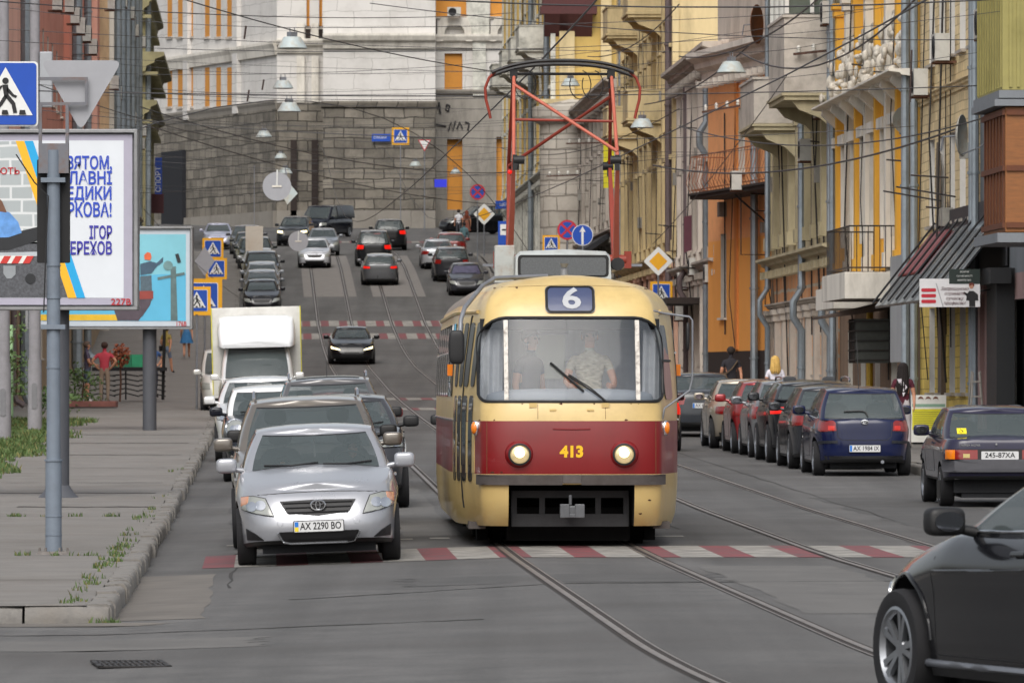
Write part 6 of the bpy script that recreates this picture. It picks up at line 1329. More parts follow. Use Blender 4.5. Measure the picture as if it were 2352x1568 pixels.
# --- billboards
def billboard(nm, label, Y, px, x0, y0, x1, y1, pole_r, base_side):
    t = thing(nm, label, 'billboard', (PX(px, Y), Y, sw_z(Y))); S = Sheet(t, Y-.2)
    m = MB(); m.cyl((0, .12, -.05), (0, .12, PZ(y1-40, Y)-t.location.z), pole_r, pole_r, 24)
    if base_side: m.lathe([(pole_r*2.0, -.02), (pole_r*1.4, .08), (pole_r*1.0, .18)], (0, .12, 0), n=24)
    m.build('column', POLED, t, 40)
    ax, az = S.pt((x0, y1)); bx, bz = S.pt((x1, y0)); m = MB(); m.mm((ax+.03, -.16, az+.03), (bx-.03, .3, bz-.03)); m.build('cabinet', mat('cabinet_grey', '#76787c', .6, var=.1), t)
    m = MB(); e = .05
    for a, b in (((ax, az), (bx, az+e)), ((ax, bz-e), (bx, bz)), ((ax, az+e), (ax+e, bz-e)), ((bx-e, az+e), (bx, bz-e))): m.mm((a[0], -.26, a[1]), (b[0], .31, b[1]))
    m.build('frame', mat('billboard_frame', '#8d8e90', .5, metal=.3, var=.12, dirt='#55504b', dirta=.4), t, None, .01)
    return t, S
t, S = billboard('billboard', 'large billboard thanking doctors in blue letters, numbered 227B', 96, 133, -215, 297, 316, 712, .16, True)
S.poly('margin', [(-205, 309), (304, 309), (304, 700), (-205, 700)], 0, mat('margin_grey', '#a5a2b2', .5, var=.04))
Pp = S.poly('poster', [(-195, 323), (284, 323), (284, 684), (-195, 684)], 1, mat('poster_white', '#d3d8de', .35, var=.03, scale=2))
PB = brick('poster_blocks', '#a9b0b2', '#d2d5d6', .34, .2, var=.06, ms=.02, dirta=.1, bump=0)
S.poly('picture_blocks', [(-190, 325), (40, 325), (118, 560), (-190, 560)], 2, PB, Pp); S.poly('picture_asphalt', [(-190, 556), (118, 556), (158, 683), (-190, 683)], 2, mat('poster_asphalt', '#4e5055', .5, var=.5, scale=25), Pp)
for nm, a, mt in (('yellow_stripe', 0, '#e9b021'), ('blue_stripe', 20, '#1c9fd6')): S.poly(nm, [(36+a, 324), (56+a, 324), (176+a, 684), (156+a, 684)], 3, mat('poster_'+nm, mt, .4, var=.02), Pp)
S.poly('stretcher', [(-190, 545), (0, 543), (90, 520), (90, 552), (20, 575), (-190, 580)], 3, mat('poster_black', '#202226', .4, var=.2), Pp); S.poly('stretcher_rail', [(-190, 585), (92, 578), (92, 588), (-190, 596)], 3, mat('poster_silver', '#aeb4ba', .4, var=.1), Pp)
S.poly('striped_bar', [(-190, 589), (70, 587), (68, 605), (-190, 605)], 4, mat('poster_cream', '#dcdbd6', .4, var=0), Pp)
for k in range(6): S.poly('red_stripe', [(-58+k*26-20, 605), (-48+k*26-20, 588), (-32+k*26-20, 588), (-42+k*26-20, 605)], 5, mat('poster_red', '#c2352f', .4, var=.05), Pp)
S.poly('blue_sleeve', [(-40, 470), (0, 482), (22, 488), (42, 510), (50, 535), (20, 545), (-40, 547)], 4, mat('poster_blue', '#5f92cf', .4, var=.25, scale=8), Pp); S.poly('brown_hair', [(-20, 440), (5, 462), (16, 488), (0, 486), (-20, 480)], 5, mat('poster_hair', '#6d4a36', .5, var=.3), Pp)
S.poly('hanging_strap', [(8, 610), (36, 610), (36, 630), (26, 640), (16, 640), (8, 628)], 5, mat('poster_grey', '#8d9296', .4, var=.1), Pp); S.poly('small_wheel', cpts(70, 640, 12), 5, mat('poster_black2', '#202226', .4, var=.1), Pp)
PBL = mat('poster_letter_blue', '#2746b4', .4, var=0); PBV = mat('poster_letter_violet', '#34309a', .4, var=0); PRD = mat('poster_letter_red', '#b02a30', .4, var=0)
S.text('lettering', 'КУЮТЬ', (46, 394), 15, 4, PRD, 78, Pp, 'RIGHT', .4)
for tx, y, h, wd, mt in (('З СВЯТОМ,', 376, 29, 150, PBL), ('СЛАВНІ', 411, 29, 122, PBL), ('МЕДИКИ', 446, 29, 128, PBL), ('ХАРКОВА!', 484, 32, 142, PBL), ('ІГОР', 536, 29, 52, PBV), ('ТЕРЕХОВ', 572, 29, 112, PBV)): S.text('lettering', tx, (258, y), h, 4, mt, wd, Pp, 'RIGHT', .95)
S.text('board_number', '227B', (278, 694), 15, 3, PRD, 46, None, 'CENTER', .3)
t, S = billboard('billboard', 'smaller billboard with worker in orange helmet at a power pole, numbered 176B', 155, 343, 60, 520, 442, 756, .165, False)
S.poly('margin', [(66, 527), (436, 527), (436, 749), (66, 749)], 0, mat('margin_white', '#b9c2cb', .5, var=.04))
Pp = S.poly('poster', [(75, 538), (427, 538), (427, 737), (75, 737)], 1, mat('poster_teal', '#7cbccb', .35, var=.12, scale=.8))
S.poly('poster_lower_sky', [(75, 640), (427, 628), (427, 737), (75, 737)], 2, mat('poster_sky', '#5aaed0', .35, var=.08, scale=1), Pp)
S.poly('yellow_band', [(75, 722), (280, 722), (300, 736), (75, 736)], 3, mat('poster_yellow', '#d9b02c', .4, var=.12), Pp)
S.poly('lorry_body', [(255, 690), (335, 670), (352, 672), (345, 700), (330, 722), (318, 736), (270, 736)], 4, mat('poster_lorry', '#4d434c', .4, var=.2), Pp); S.poly('red_step', [(290, 668), (352, 668), (352, 686), (300, 688)], 5, mat('poster_rust', '#8d3d36', .4, var=.15), Pp)
PGY = mat('poster_pole_grey', '#5a6f70', .4, var=.25)
S.poly('pictured_pole', [(392, 612), (404, 612), (408, 736), (392, 736)], 4, PGY, Pp); S.line('pictured_arm', [(362, 640), (424, 628)], 6, 5, PGY, Pp); S.poly('pictured_drum', cpts(386, 610, 11), 5, mat('poster_drum', '#6b8c8e', .4, var=.2), Pp); S.poly('pictured_box', [(402, 584), (410, 582), (416, 602), (408, 604)], 6, mat('poster_black3', '#23282c', .5, var=.1), Pp)
S.poly('worker_body', [(322, 606), (345, 600), (360, 604), (375, 590), (374, 602), (360, 612), (348, 628), (322, 632)], 4, mat('poster_navy', '#3d5568', .4, var=.2), Pp); S.poly('worker_helmet', [(332, 596), (331, 586), (338, 579), (346, 581), (348, 590), (345, 598)], 5, mat('poster_orange', '#d5643e', .4, var=.1), Pp)
S.poly('basket', [(322, 634), (348, 632), (350, 690), (322, 694)], 3, mat('poster_steel', '#50616c', .4, var=.3, scale=14), Pp)
S.text('board_number', '176B', (416, 744), 11, 3, PRD, 23, None, 'CENTER', .2)
# --- post signs
def sq_sign(label, cx, cy, h, Y, px=None, zb=None, nm='crossing_sign', grp=None):
    t = thing(nm, label, 'road sign', (PX(cx, Y), Y, Gx(PX(cx, Y), Y)), 0, grp); S = Sheet(t, Y-.05); pedestrian(S, cx, cy, h, SYEL); post(t, PX(px or cx, Y), Y, PZ(cy-h*.6, Y), .032, STEEL); return t
sq_sign('yellow bordered crossing sign lowest of the left cluster', 452, 690, 50, 184, 452); sq_sign('yellow bordered crossing sign half hidden by the lowest one', 468, 682, 66, 191, 486)
sq_sign('yellow bordered crossing sign in the middle of the left cluster', 497, 617, 38, 250); sq_sign('yellow bordered crossing sign at the top of the left cluster', 489, 571, 38, 264)
Y = 228; t = thing('diamond_road_sign', 'grey diamond sign back among the yellow crossing signs', 'road sign', (PX(470, Y), Y, Gx(PX(470, Y), Y))); S = Sheet(t, Y); S.poly('plate_back', [(470, 566), (493, 600), (470, 634), (447, 600)], 0, SBACK, None, .01); post(t, PX(470, Y), Y+.05, PZ(575, Y), .035, STEEL)
sq_sign('yellow bordered crossing sign showing above the tram roof box', 1266, 560, 31, 285)
def ring_sign(label, cx, cy, r, Y, px=None):
    t = thing('no_stopping_sign', label, 'road sign', (PX(cx, Y), Y, Gx(PX(cx, Y), Y))); S = Sheet(t, Y-.05)
    p = S.poly('red_disc', cpts(cx, cy, r, 28), 0, SRED, None, .01); S.poly('blue_disc', cpts(cx, cy, r*.8, 28), 1.5, BLUE, p); k = r*.6
    S.line('red_cross', [(cx-k, cy-k), (cx+k, cy+k)], r*.22, 3, SRED, p); S.line('red_cross', [(cx-k, cy+k), (cx+k, cy-k)], r*.22, 3.5, SRED, p); post(t, PX(px or cx, Y), Y, PZ(cy-r, Y), .035, STEEL)
ring_sign('no stopping sign overlapped by the white arrow sign', 1303, 528, 23, 238); ring_sign('no stopping sign in front of the dark stone wall', 1097, 441, 18, 335)
Y = 232; t = thing('arrow_sign', 'round blue sign with white straight ahead arrow above the tram', 'road sign', (PX(1338, Y), Y, Gx(PX(1338, Y), Y))); S = Sheet(t, Y-.05)
p = S.poly('white_rim', cpts(1338, 540, 24.5, 28), 0, SWHITE, None, .01); S.poly('blue_disc', cpts(1338, 540, 23, 28), 1.5, BLUE, p); S.poly('arrow', [(1335.5, 562), (1335.5, 532), (1331, 533), (1338, 520), (1345, 533), (1340.5, 532), (1340.5, 562)], 3, SWHITE, p); post(t, PX(1338, Y), Y, PZ(518, Y), .035, STEEL)
def prio(label, cx, cy, h, Y, extra=False):
    t = thing('priority_sign', label, 'road sign', (PX(cx, Y), Y, Gx(PX(cx, Y), Y))); S = Sheet(t, Y-.05)
    p = S.poly('white_diamond', rtri([(cx-h, cy), (cx, cy-h), (cx+h, cy), (cx, cy+h)], h*.12), 0, SWHITE, None, .01); k = h*.62; S.poly('yellow_diamond', rtri([(cx-k, cy), (cx, cy-k), (cx+k, cy), (cx, cy+k)], k*.06), 1.5, SYEL, p); post(t, PX(cx, Y), Y, PZ(cy-h*.5, Y), .035, STEEL)
prio('yellow and white priority diamond right above the tram roof corner', 1512, 600, 34, 218); prio('small priority diamond in front of the parked pickup', 1112, 492, 25, 345)
sq_sign('yellow bordered crossing sign under the priority diamond beside the tram', 1519, 672, 40, 220)
sq_sign('yellow bordered crossing sign mounted on the dark stone wall', 920, 313, 31, 418)
Y = 417; t = thing('yield_sign', 'small red edged triangle sign before the stone wall', 'road sign', (PX(974, Y), Y, Gx(PX(974, Y), Y))); S = Sheet(t, Y); p = S.poly('red_triangle', [(960, 321), (990, 321), (975, 348)], 0, SRED, None, .01); S.poly('white_triangle', [(963, 323), (987, 323), (975, 344)], 1.5, SWHITE, p); post(t, PX(975, Y), Y+.06, PZ(323, Y), .04, STEEL)
def plaque(nm, label, pts, Y, mt, cat='sign', txt=None, tp=None, ts=8, tw=None, tm=SWHITE, pole=None, rot=0.):
    cx = sum(p[0] for p in pts)/len(pts); t = thing(nm, label, cat, (PX(cx, Y), Y, Gx(PX(cx, Y), Y))); S = Sheet(t, Y); p = S.poly('face', pts, 0, mt, None, .02)
    if txt: S.text('lettering', txt, tp, ts, 2.2, tm, tw, p, rot=rot)
    if pole: post(t, PX(pole, Y), Y+.06, PZ(min(p[1] for p in pts)+2, Y), .035, STEEL)
    return t, S
BQ = lambda x0, y0, x1, y1: [(x0, y0), (x1, y0), (x1, y1), (x0, y1)]
plaque('street_name_plate', 'long blue street name plate on the dark stone wall', BQ(854, 308, 897, 325), 424.5, BLUE, txt='СУМСЬКА', tp=(873, 316), ts=6, tw=30)
plaque('blue_wall_plate', 'plain bright blue plate beside the boarded stone doorway', BQ(998, 412, 1026, 430), 424.3, mat('bright_blue', '#2a35d8', .5, var=.05))
t, S = plaque('bus_stop_sign', 'tall blue and white bus stop sign beside the pantograph', BQ(1144, 508, 1172, 563), 298, BLUE, pole=1158); S.poly('white_panel', BQ(1149, 515, 1167, 540), 3, SWHITE); S.text('lettering', '▬', (1158, 527), 8, 5, SINK)
plaque('direction_sign', 'wide blue direction board near the parked pickup', BQ(1138, 461, 1191, 480), 350, BLUE, pole=1180, txt='ЦЕНТР', tp=(1165, 470), ts=7, tw=34)
plaque('yellow_banner', 'tall yellow banner on the low stone shop', BQ(1386, 305, 1416, 432), 262, mat('banner_yellow', '#d3cb1e', .6, var=.1))
plaque('violet_banner', 'narrow violet blue banner on the pale carved house', BQ(1243, 292, 1262, 345), 318, mat('banner_violet', '#3f45a8', .6, var=.15))
plaque('maroon_banner', 'maroon hanging shop banner on the pink house wall', [(1571, 498), (1608, 490), (1608, 568), (1571, 580)], 216, mat('banner_maroon', '#5a2c3a', .6, var=.15))
plaque('sport_banner', 'tall blue vertical banner with red oval by the far left corner', BQ(356, 362, 372, 446), 372, mat('banner_blue', '#20439c', .6, var=.1), txt='СПОРТ', tp=(364, 412), ts=12, tw=58, rot=PI/2)
plaque('shop_panel', 'dark maroon shop panel with blue mark under the blue banner', BQ(335, 445, 376, 490), 374, mat('panel_maroon', '#4a2228', .6, var=.2))
# --- lamps on span wires
LSH = mat('lamp_shade_enamel', '#a9b4b5', .5, var=.1, scale=5, dirt='#9a7a44', dirts=3.5, dirta=.55)
SPANS = []
def lamp(px, py, wpx, tilt=0.):
    Y = .66*F/wpx; p = P(px, py, Y)
    if 'lp' not in _M:
        m = MB(); m.lathe([(.33, -.14), (.345, -.13), (.335, -.1), (.2, .12), (.17, .13), (.001, .14)], n=20); a = m.mesh('shade', LSH, 40)
        m = MB(); m.lathe([(.001, -.1), (.3, -.1), (.32, -.13)], n=20); b = m.mesh('reflector', mat('lamp_white', '#dcdcd4', .4, var=.03), 40)
        m = MB(); m.mm((-.1, -.07, .14), (.1, .07, .24)); m.cyl((-.07, 0, .24), (-.07, 0, .34), .012); m.cyl((.07, 0, .24), (.07, 0, .34), .012); c = m.mesh('hanger', STEEL, 40); _M['lp'] = (a, b, c)
    t = thing('hanging_street_lamp', 'pale trapezoid street lamp hanging on a wire above the street', 'street lamp', p, 0, 'lamps hung over the street'); t.rotation_euler = (0, tilt, random.uniform(0, 3))
    for nm, me in zip(('shade', 'reflector', 'hanger'), _M['lp']): link(bpy.data.objects.new(nm, me), t)
    SPANS.append((Y, p.z+.34, p.x))
for a in ((1680, 154, 64), (671, 98, 66), (650, 194, 46), (664, 246, 53), (1310, 189, 42), (1475, 283, 52), (1303, 320, 33, .5), (606, 308, 36), (645, 358, 28), (655, 392, 33), (714, 393, 22), (954, 376, 26), (983, 326, 22), (1046, 394, 24), (1175, 420, 30)): lamp(*a)
WIRE = mat('wire_dark', '#3c3b3d', .6, var=.1)
def wire(nm, label, pts, r, grp, sag=0., n=14):
    out = []
    for a, b in zip(pts[:-1], pts[1:]):
        a, b = Vector(a), Vector(b)
        for k in range(n): q = k/n; out.append(a.lerp(b, q)-Vector((0, 0, sag*4*q*(1-q))))
    out.append(Vector(pts[-1])); m = MB(); m.tube(out, r, 5); return tag(m.build(nm, WIRE, None, 60), label, 'wire', grp)
for i, (c_, nm) in enumerate(((tc(4.64), 'left'), (tc2(8.0), 'right'))):
    pts = [(K(y)+c_(y), y, GU(c_(y), y)+5.75) for y in [20, 26, 32, 38, 44, 50, 56, 62, 68, 74]+list(range(84, 400, 20))]
    wire('contact_wire', ('copper contact wire touched by the pantograph of the tram', 'copper contact wire above the empty right tram track')[i], pts, .011, None, 0, 2)
SG, SLB = 'span wires between the facades', 'thin dark span wire strung across the street between the facades'
for Y, z, x in SPANS: wire('span_wire', SLB, [(K(Y)-5.8, Y, z+.6), (x, Y, z), (K(Y)+15.4, Y+1, z+.5)], .008, SG, .12, 8)
rnd = random.Random(11)
for Y, h in ((84, 7.2), (98, 7.0), (112, 7.6), (118, 6.4), (132, 7.9), (146, 6.9), (152, 8.3), (170, 7.0), (176, 8.8), (188, 6.6), (205, 8.0), (214, 6.8), (226, 7.4), (250, 7.0), (268, 8.4), (282, 6.6), (305, 7.5), (335, 7), (360, 7.2)):
    wire('span_wire', SLB, [(K(Y)-5.8, Y+rnd.uniform(-9, 9), G(Y)+h+rnd.uniform(-.3, 1.2)), (K(Y)+15.4, Y+rnd.uniform(-9, 9), G(Y)+h+rnd.uniform(-.6, 1.4))], rnd.choice([.006, .008, .011]), SG, rnd.uniform(.2, .9))
CG, CLB = 'loose cables above the street', 'thick drooping black cable slanting above the street'
for a, b, r, sg in (((400, -8, 120), (1160, 168, 150), .017, .15), ((0, 160, 118), (640, 330, 210), .014, .3), ((0, 440, 100), (1250, 640, 240), .016, -3.5), ((330, 285, 170), (1150, 470, 260), .02, .4), ((320, 245, 150), (1180, 395, 230), .02, .5), ((1560, 290, 150), (2352, 240, 122), .02, .6), ((1500, 380, 175), (2200, 295, 131), .03, .5), ((1560, 130, 190), (1900, -20, 150), .03, .5), ((1700, 120, 170), (2120, -20, 130), .03, .9), ((1350, 130, 190), (1560, 10, 165), .02, .4), ((1480, 240, 200), (1720, 105, 160), .026, .3), ((0, 4, 105), (1180, 30, 190), .014, .2), ((850, 8, 135), (2352, 90, 122), .013, .25), ((1500, 560, 205), (1810, 170, 160), .016, .2), ((1150, 340, 280), (1560, 250, 180), .02, .7), ((560, 690, 240), (330, 480, 170), .012, .2)):
    wire('hanging_cable', CLB, [P(*a), P(*b)], r*.72, CG, sg)
for (px, py, Y, hp) in ((563, 75, 125, 30), (570, 220, 135, 26), (604, 195, 140, 24), (2092, 175, 128, 120), (1734, 58, 165, 70)):
    if px != 1734: m = MB(); m.cyl(P(px+2, py-hp/2, Y), P(px-2, py+hp/2, Y), .02, n=6); tag(m.build('wire_insulator', mat('insulator_brown', '#3a2b26', .5, var=.2)), 'dark rod insulator dangling on an overhead wire', 'insulator', 'rod insulators on the wires')
INS = mat('porcelain', '#c9c7bf', .3, var=.05, coat=.6)
for k, (xa, ya, xb, yb, Y, lb) in enumerate(((1822, 125, 1945, 112, 163, 'rusty crossarm with white insulators by the grey balcony'), (1612, 258, 1700, 243, 195, 'rusty crossarm with white insulators before the orange house'), (1255, 405, 1330, 402, 285, 'long crossarm with white insulators left of the stone column'), (1300, 330, 1380, 328, 270, 'crossarm with white insulators above the stone column'))):
    a, b = P(xa, ya, Y), P(xb, yb, Y); t = thing('insulator_crossarm', lb, 'crossarm', a); m = MB(); m.box((b-a)*.5, ((b-a).length, .06, .06), 0, 0, 0, -math.atan2(b.z-a.z, b.x-a.x)); m.build('arm', mat('rust_arm', '#4a3127', .7, var=.3), t)
    for q in (.1, .38, .66, .94):
        m = MB(); m.lathe([(.001, .03), (.05, .03), (.06, .07), (.035, .09), (.06, .12), (.05, .16), (.03, .2), (.001, .21)], (b-a)*q, n=10); m.build('insulator', INS, t, 50)
# hanging sign backs over the lanes
def disc(label, cx, cy, r, Y, rod):
    t = thing('round_road_sign', label, 'road sign', (PX(cx, Y), Y, PZ(cy, Y))); S = Sheet(t, Y); S.poly('plate_back', cpts(cx, cy, r, 32), 0, SBACK, None, .01)
    S.line('rod', [(cx, cy), (cx+1, cy-rod)], r*.12, 5, mat('rod_pale', '#c7c8c6', .5, var=.1)); S.line('clamp', [(cx-r*.33, cy), (cx+r*.33, cy)], r*.13, 6, PLW)
disc('large grey round sign back hanging over the far street', 636, 428, 33, 165, 38); disc('smaller grey round sign back hanging above the white saloon', 685, 554, 23, 262, 24)
Y = 170; t = thing('diamond_road_sign', 'pale diamond sign back behind the large grey disc', 'road sign', (PX(665, Y), Y, PZ(445, Y))); S = Sheet(t, Y); S.poly('plate_back', [(660, 470), (643, 440), (668, 425), (684, 444)], 0, LSH, None, .01); S.line('rod', [(664, 440), (655, 385)], 3, 3, STEEL)
Y = 235; t = thing('blank_sign_board', 'beige rectangular panel hanging over the parked cars', 'sign', (PX(584, Y), Y, PZ(545, Y))); S = Sheet(t, Y); S.poly('panel', BQ(564, 519, 604, 576), 0, mat('panel_beige', '#b3aca0', .6, var=.08, dirt='#8a6a4a', dirta=.3), None, .02); S.line('rod', [(584, 519), (584, 380)], 1.6, 0, STEEL)
# --- tram line poles on the left verge
for px, Y, lb in ((8, 142, 'grey concrete pole cut by the left edge of the verge'), (80, 153, 'grey concrete pole standing on the verge beside the billboard column')):
    t = thing('concrete_pole', lb, 'pole', (PX(px, Y), Y, sw_z(Y))); m = MB(); m.cyl((0, 0, -.05), (0, 0, 1.7), .17, .16, 18); m.cyl((0, 0, 1.7), (0, 0, 11), .14, .11, 18); m.build('shaft', CONC, t, 40)
    m = MB(); m.prism(rrect(-.06, .55, .06, 1.15, .05, 4), -.18, -.16); m.build('hatch', mat('hatch_grey', '#6f6f72', .6), t)
    if px > 50: m = MB(); m.mm((.12, -.14, 7.6), (.42, .1, 8.9)); m.build('control_box', mat('box_grey', '#9b9ea3', .5, var=.06), t, None, .03)
# --- air conditioners
ACW = mat('ac_white', '#bdbcb6', .5, var=.06, dirt='#7d776d', dirts=4, dirta=.4)
def ac(side, u, px, py, lb, grp):
    Y = F*(u-1.28)/(px-(CXP-.0375*F)); p = P(px, py, Y)
    if 'ac' not in _M:
        m = MB(); m.mm((-.4, -.15, -.28), (.4, .15, .28)); a = m.mesh('case', ACW); m = MB(); m.lathe([(.001, .155), (.2, .155), (.23, .17), (.24, .15)], (-.1, 0, 0), 'Y', 20)
        for k in range(5): m.lathe([(.03+k*.04, .165), (.04+k*.04, .172), (.05+k*.04, .165)], (-.1, 0, 0), 'Y', 16)
        b = m.mesh('fan_grille', BLACK, 40); m = MB(); m.mm((-.35, -.3, -.33), (-.3, .15, -.285)); m.mm((.3, -.3, -.33), (.35, .15, -.285)); c = m.mesh('bracket', mat('rust_bracket', '#5b3a2a', .7, var=.2)); _M['ac'] = (a, b, c)
    t = thing('air_conditioner', lb, 'air conditioner', p, PI/2*side+TH, grp)
    for nm, me in zip(('case', 'fan_grille', 'bracket'), _M['ac']): link(bpy.data.objects.new(nm, me), t)
for a in ((2259, 55), (2111, 190), (1884, 245), (1848, 345), (2160, 110), (1565, 645), (1592, 612), (1628, 628), (1560, 716), (1690, 415), (1900, 30)): ac(1, 15.2, *a, 'white air conditioner box bracketed to the right facades', 'air conditioners on the right facades')
for a in ((132, 4), (160, 10), (173, 36), (186, 60), (200, 78), (214, 108), (256, 8), (285, 4), (302, 30), (305, 48), (312, 70), (328, 96), (265, 190), (272, 213), (293, 226), (306, 272), (330, 300), (326, 330)): ac(-1, -5.3, *a, 'white air conditioner box bracketed to the left facades', 'air conditioners on the left facades')
for a in ((1043, 28), (1170, 30)):
    t = thing('air_conditioner', 'white air conditioner in a boarded window of the '+('white wing' if a[0] < 1100 else 'white wing, right one'), 'air conditioner', P(*a, 427), 0)
    for nm, me in zip(('case', 'fan_grille', 'bracket'), _M['ac']): link(bpy.data.objects.new(nm, me), t).scale = (1.1, -1, 1.1)
def dish(label, px, py, Y, r, rz, mt):
    t = thing('satellite_dish', label, 'satellite dish', P(px, py, Y), rz); m = MB(); m.lathe([(.001, .09), (r*.5, .06), (r*.9, .0), (r, -.03), (r, -.045), (r*.9, -.02), (r*.5, .04), (.001, .07)], axis='Y', n=32); m.build('reflector', mt, t, 50)
    m = MB(); m.tube([(0, -.0, -r*.9), (0, -.4, -r*.55), (0, -.55, -.1)], .014, 6); m.ball((0, -.55, -.08), .04, 8); m.build('feed_arm', STEEL, t, 50); m = MB(); m.tube([(0, .09, 0), (0, .35, -.02), (0, .4, -.3)], .02, 6); m.build('wall_mount', STEEL, t, 50)
DSH = mat('dish_grey', '#a2a29a', .5, var=.08, dirt='#8c6a42', dirts=4, dirta=.5)
dish('grey satellite dish seen nearly edge on by the yellow brick wall', 2206, 312, 129, .42, 1.25, DSH); dish('rust stained satellite dish facing the street on the ornate house', 2080, 276, 144, .31, .25, DSH); dish('green grey satellite dish at the top right corner', 2340, 35, 124, .5, .9, mat('dish_green', '#8a8f7c', .5, var=.08))
dish('rusty brown round dish edge on under the top wires', 1736, 56, 182, .55, 1.2, mat('dish_rust', '#6a3c1e', .7, var=.3, dirt='#2b1a12', dirta=.7))
# --- canopy, banner, sandwich board, ladder, flower stall, step block
t = thing('striped_canopy', 'black sloping canopy of glossy panels with ribs on the right facade', 'canopy', U(15.45, 125, 0), PI/2+TH)
CAN = mat('canopy_dark', '#202226', .22, var=.1, coat=.5); zt, zo = 4.68, 3.08
m = MB(); m.prism([(0, zt), (1.27, zo), (1.27, zo-.05), (0, zt-.06)], 0, 13.6, 'YZ'); m.build('panels', CAN, t)
m = MB(); m.mm((0, 0, zt-1.0), (12.5, .03, zt+.35)); m.build('back_board', mat('canopy_back', '#2a2b2f', .6, var=.15), t)
m = MB(); m.prism([(.1, zt-.1), (.8, zt-.98), (.8, zt-.94), (.1, zt-.06)], 9.2, 13.4, 'YZ'); m.build('red_panel', mat('canopy_red', '#7d1a1e', .4, var=.1), t)
for k in range(9):
    a = .05+k*1.68; m = MB(); m.tube([(a, -.0, zt+.16), (a, 1.33, zo+.06)], .026, 6); m.build('rib', BLACK, t)
for a in (.3, 6, 12): m = MB(); m.tube([(a, 0, zo+.2), (a, .6, zo+.1), (a, 1.2, zo-.04)], .014, 6); m.build('strut', BLACK, t)
for a in (9.5, 12.4): m = MB(); m.tube([(a, .0, zt+.6), (a+3.2, .9, zt+.9)], .018, 5); m.build('stay', BLACK, t)
Y = 124.6; t = thing('course_banner', 'white banner with script lettering and a suited figure under the canopy', 'banner', P(2180, 668, Y)); S = Sheet(t, Y)
p = S.poly('panel', BQ(2112, 640, 2251, 705), 0, mat('banner_white', '#d5d4d6', .5, var=.04), None, .03); S.poly('dark_heading', BQ(2180, 618, 2251, 652), 1, mat('banner_green', '#1d2a26', .5, var=.1), None, .03)
for i, (tx) in enumerate(('Запрошуємо', 'отримати', 'сучасну', 'професію!')): S.text('lettering', tx, (2192, 663+i*11), 7.5, 3, mat('banner_ink', '#5e3b42', .6, var=0), None, p, shear=.35)
for i in range(3): S.poly('red_bar', rpx(2116, 662+i*13, 2150, 670+i*13, 3), 2, SRED, p)
S.line('grey_slash', [(2150, 650), (2166, 704)], 2, 2, SBACK, p)
S.poly('suit', [(2226, 668), (2236, 668), (2246, 676), (2247, 690), (2240, 690), (2240, 704), (2226, 704), (2226, 690), (2219, 690), (2220, 680), (2212, 672), (2215, 670), (2222, 674)], 2, SINK, p); S.poly('head', cpts(2231, 658, 5, 14), 3, mat('banner_skin', '#b98a72', .6, var=0), p); S.poly('hair', [(2225, 657), (2226, 651), (2233, 649), (2238, 653), (2237, 658), (2233, 654)], 4, mat('banner_hair', '#6b2f22', .6, var=0), p)
for i, tx in enumerate(('освіти', 'сучасності', 'майбутнє')): S.text('lettering', tx, (2215, 624+i*9.5), 5, 2.5, SWHITE, None, None)
t = thing('sandwich_board', 'white and lime yellow pavement board with three small faces and printed lines', 'signboard', U(14.55, 131, .15), 0); t.rotation_euler = (0, 0, -.08); t.rotation_euler[0] = -.09
m = MB(); m.mm((-.35, 0, .05), (.35, .02, 1.0)); q = m.build('panel', mat('board_white', '#d8d7d0', .55, var=.05), t); m = MB(); m.box((0, .22, .5), (.66, .02, .98), rx=.42); m.build('rear_panel', BLACK, t)
m = MB(); m.mm((-.33, -.006, .3), (.33, -.001, .72)); m.build('yellow_field', mat('board_lime', '#ccc419', .55, var=.05), q)
for i in range(8): m = MB(); m.mm((-.3, -.009, .345+i*.044), (-.3+.58*rnd.uniform(.6, 1), -.0065, .353+i*.044)); m.build('print_line', mat('board_ink', '#6d6a30', .7, var=0), q)
for i in range(4): m = MB(); m.mm((-.3+i*.15, -.005, .2), (-.18+i*.15, -.001, .25)); m.build('logo_box', SBACK, q)
for i in range(3): m = MB(); m.lathe([(.001, .006), (.05, .006), (.05, 0)], (-.16+i*.15, -.002, .9), 'Y', 14); m.build('face_print', mat('board_skin', '#b47e64', .6, var=.05), q); m = MB(); m.prism([(-.215+i*.15, .9), (-.2+i*.15, .955), (-.16+i*.15, .97), (-.12+i*.15, .955), (-.105+i*.15, .9), (-.13+i*.15, .93), (-.19+i*.15, .93)], -.012, -.008); m.build('hair_print', mat('board_hair', '#6b3a22', .6), q)
m = MB(); m.mm((-.33, -.005, .76), (.33, -.001, .82)); m.build('green_heading', mat('board_green', '#7fa08a', .6, var=.2, scale=30), q)
t = thing('wooden_pallet', 'grey weathered pallets stacked by the pavement board', 'pallet', U(14.1, 132.5, .15)); m = MB()
for k in range(6):
    for a in range(2): m.mm((-.25, -.4+a*.6, k*.13), (.25, -.3+a*.6+.1, k*.13+.03))
    m.mm((-.22, -.35, k*.13+.031), (-.12, .35, k*.13+.1)); m.mm((.12, -.35, k*.13+.031), (.22, .35, k*.13+.1))
m.build('slats', mat('grey_wood', '#6e655a', .9, var=.25, scale=8), t)
t = thing('step_ladder', 'narrow grey wooden step ladder leaning by the black entrance', 'ladder', U(14.75, 124, .15), 0); LW = mat('ladder_wood', '#85807a', .8, var=.2)
for s in (-1, 1):
    m = MB(); m.tube([(s*.16, -.15, 0), (s*.06, .1, 1.5)], .02, 5); m.build('rail', LW, t); m = MB(); m.tube([(s*.2, .45, 0), (s*.08, .12, 1.52)], .018, 5); m.build('rear_leg', LW, t)
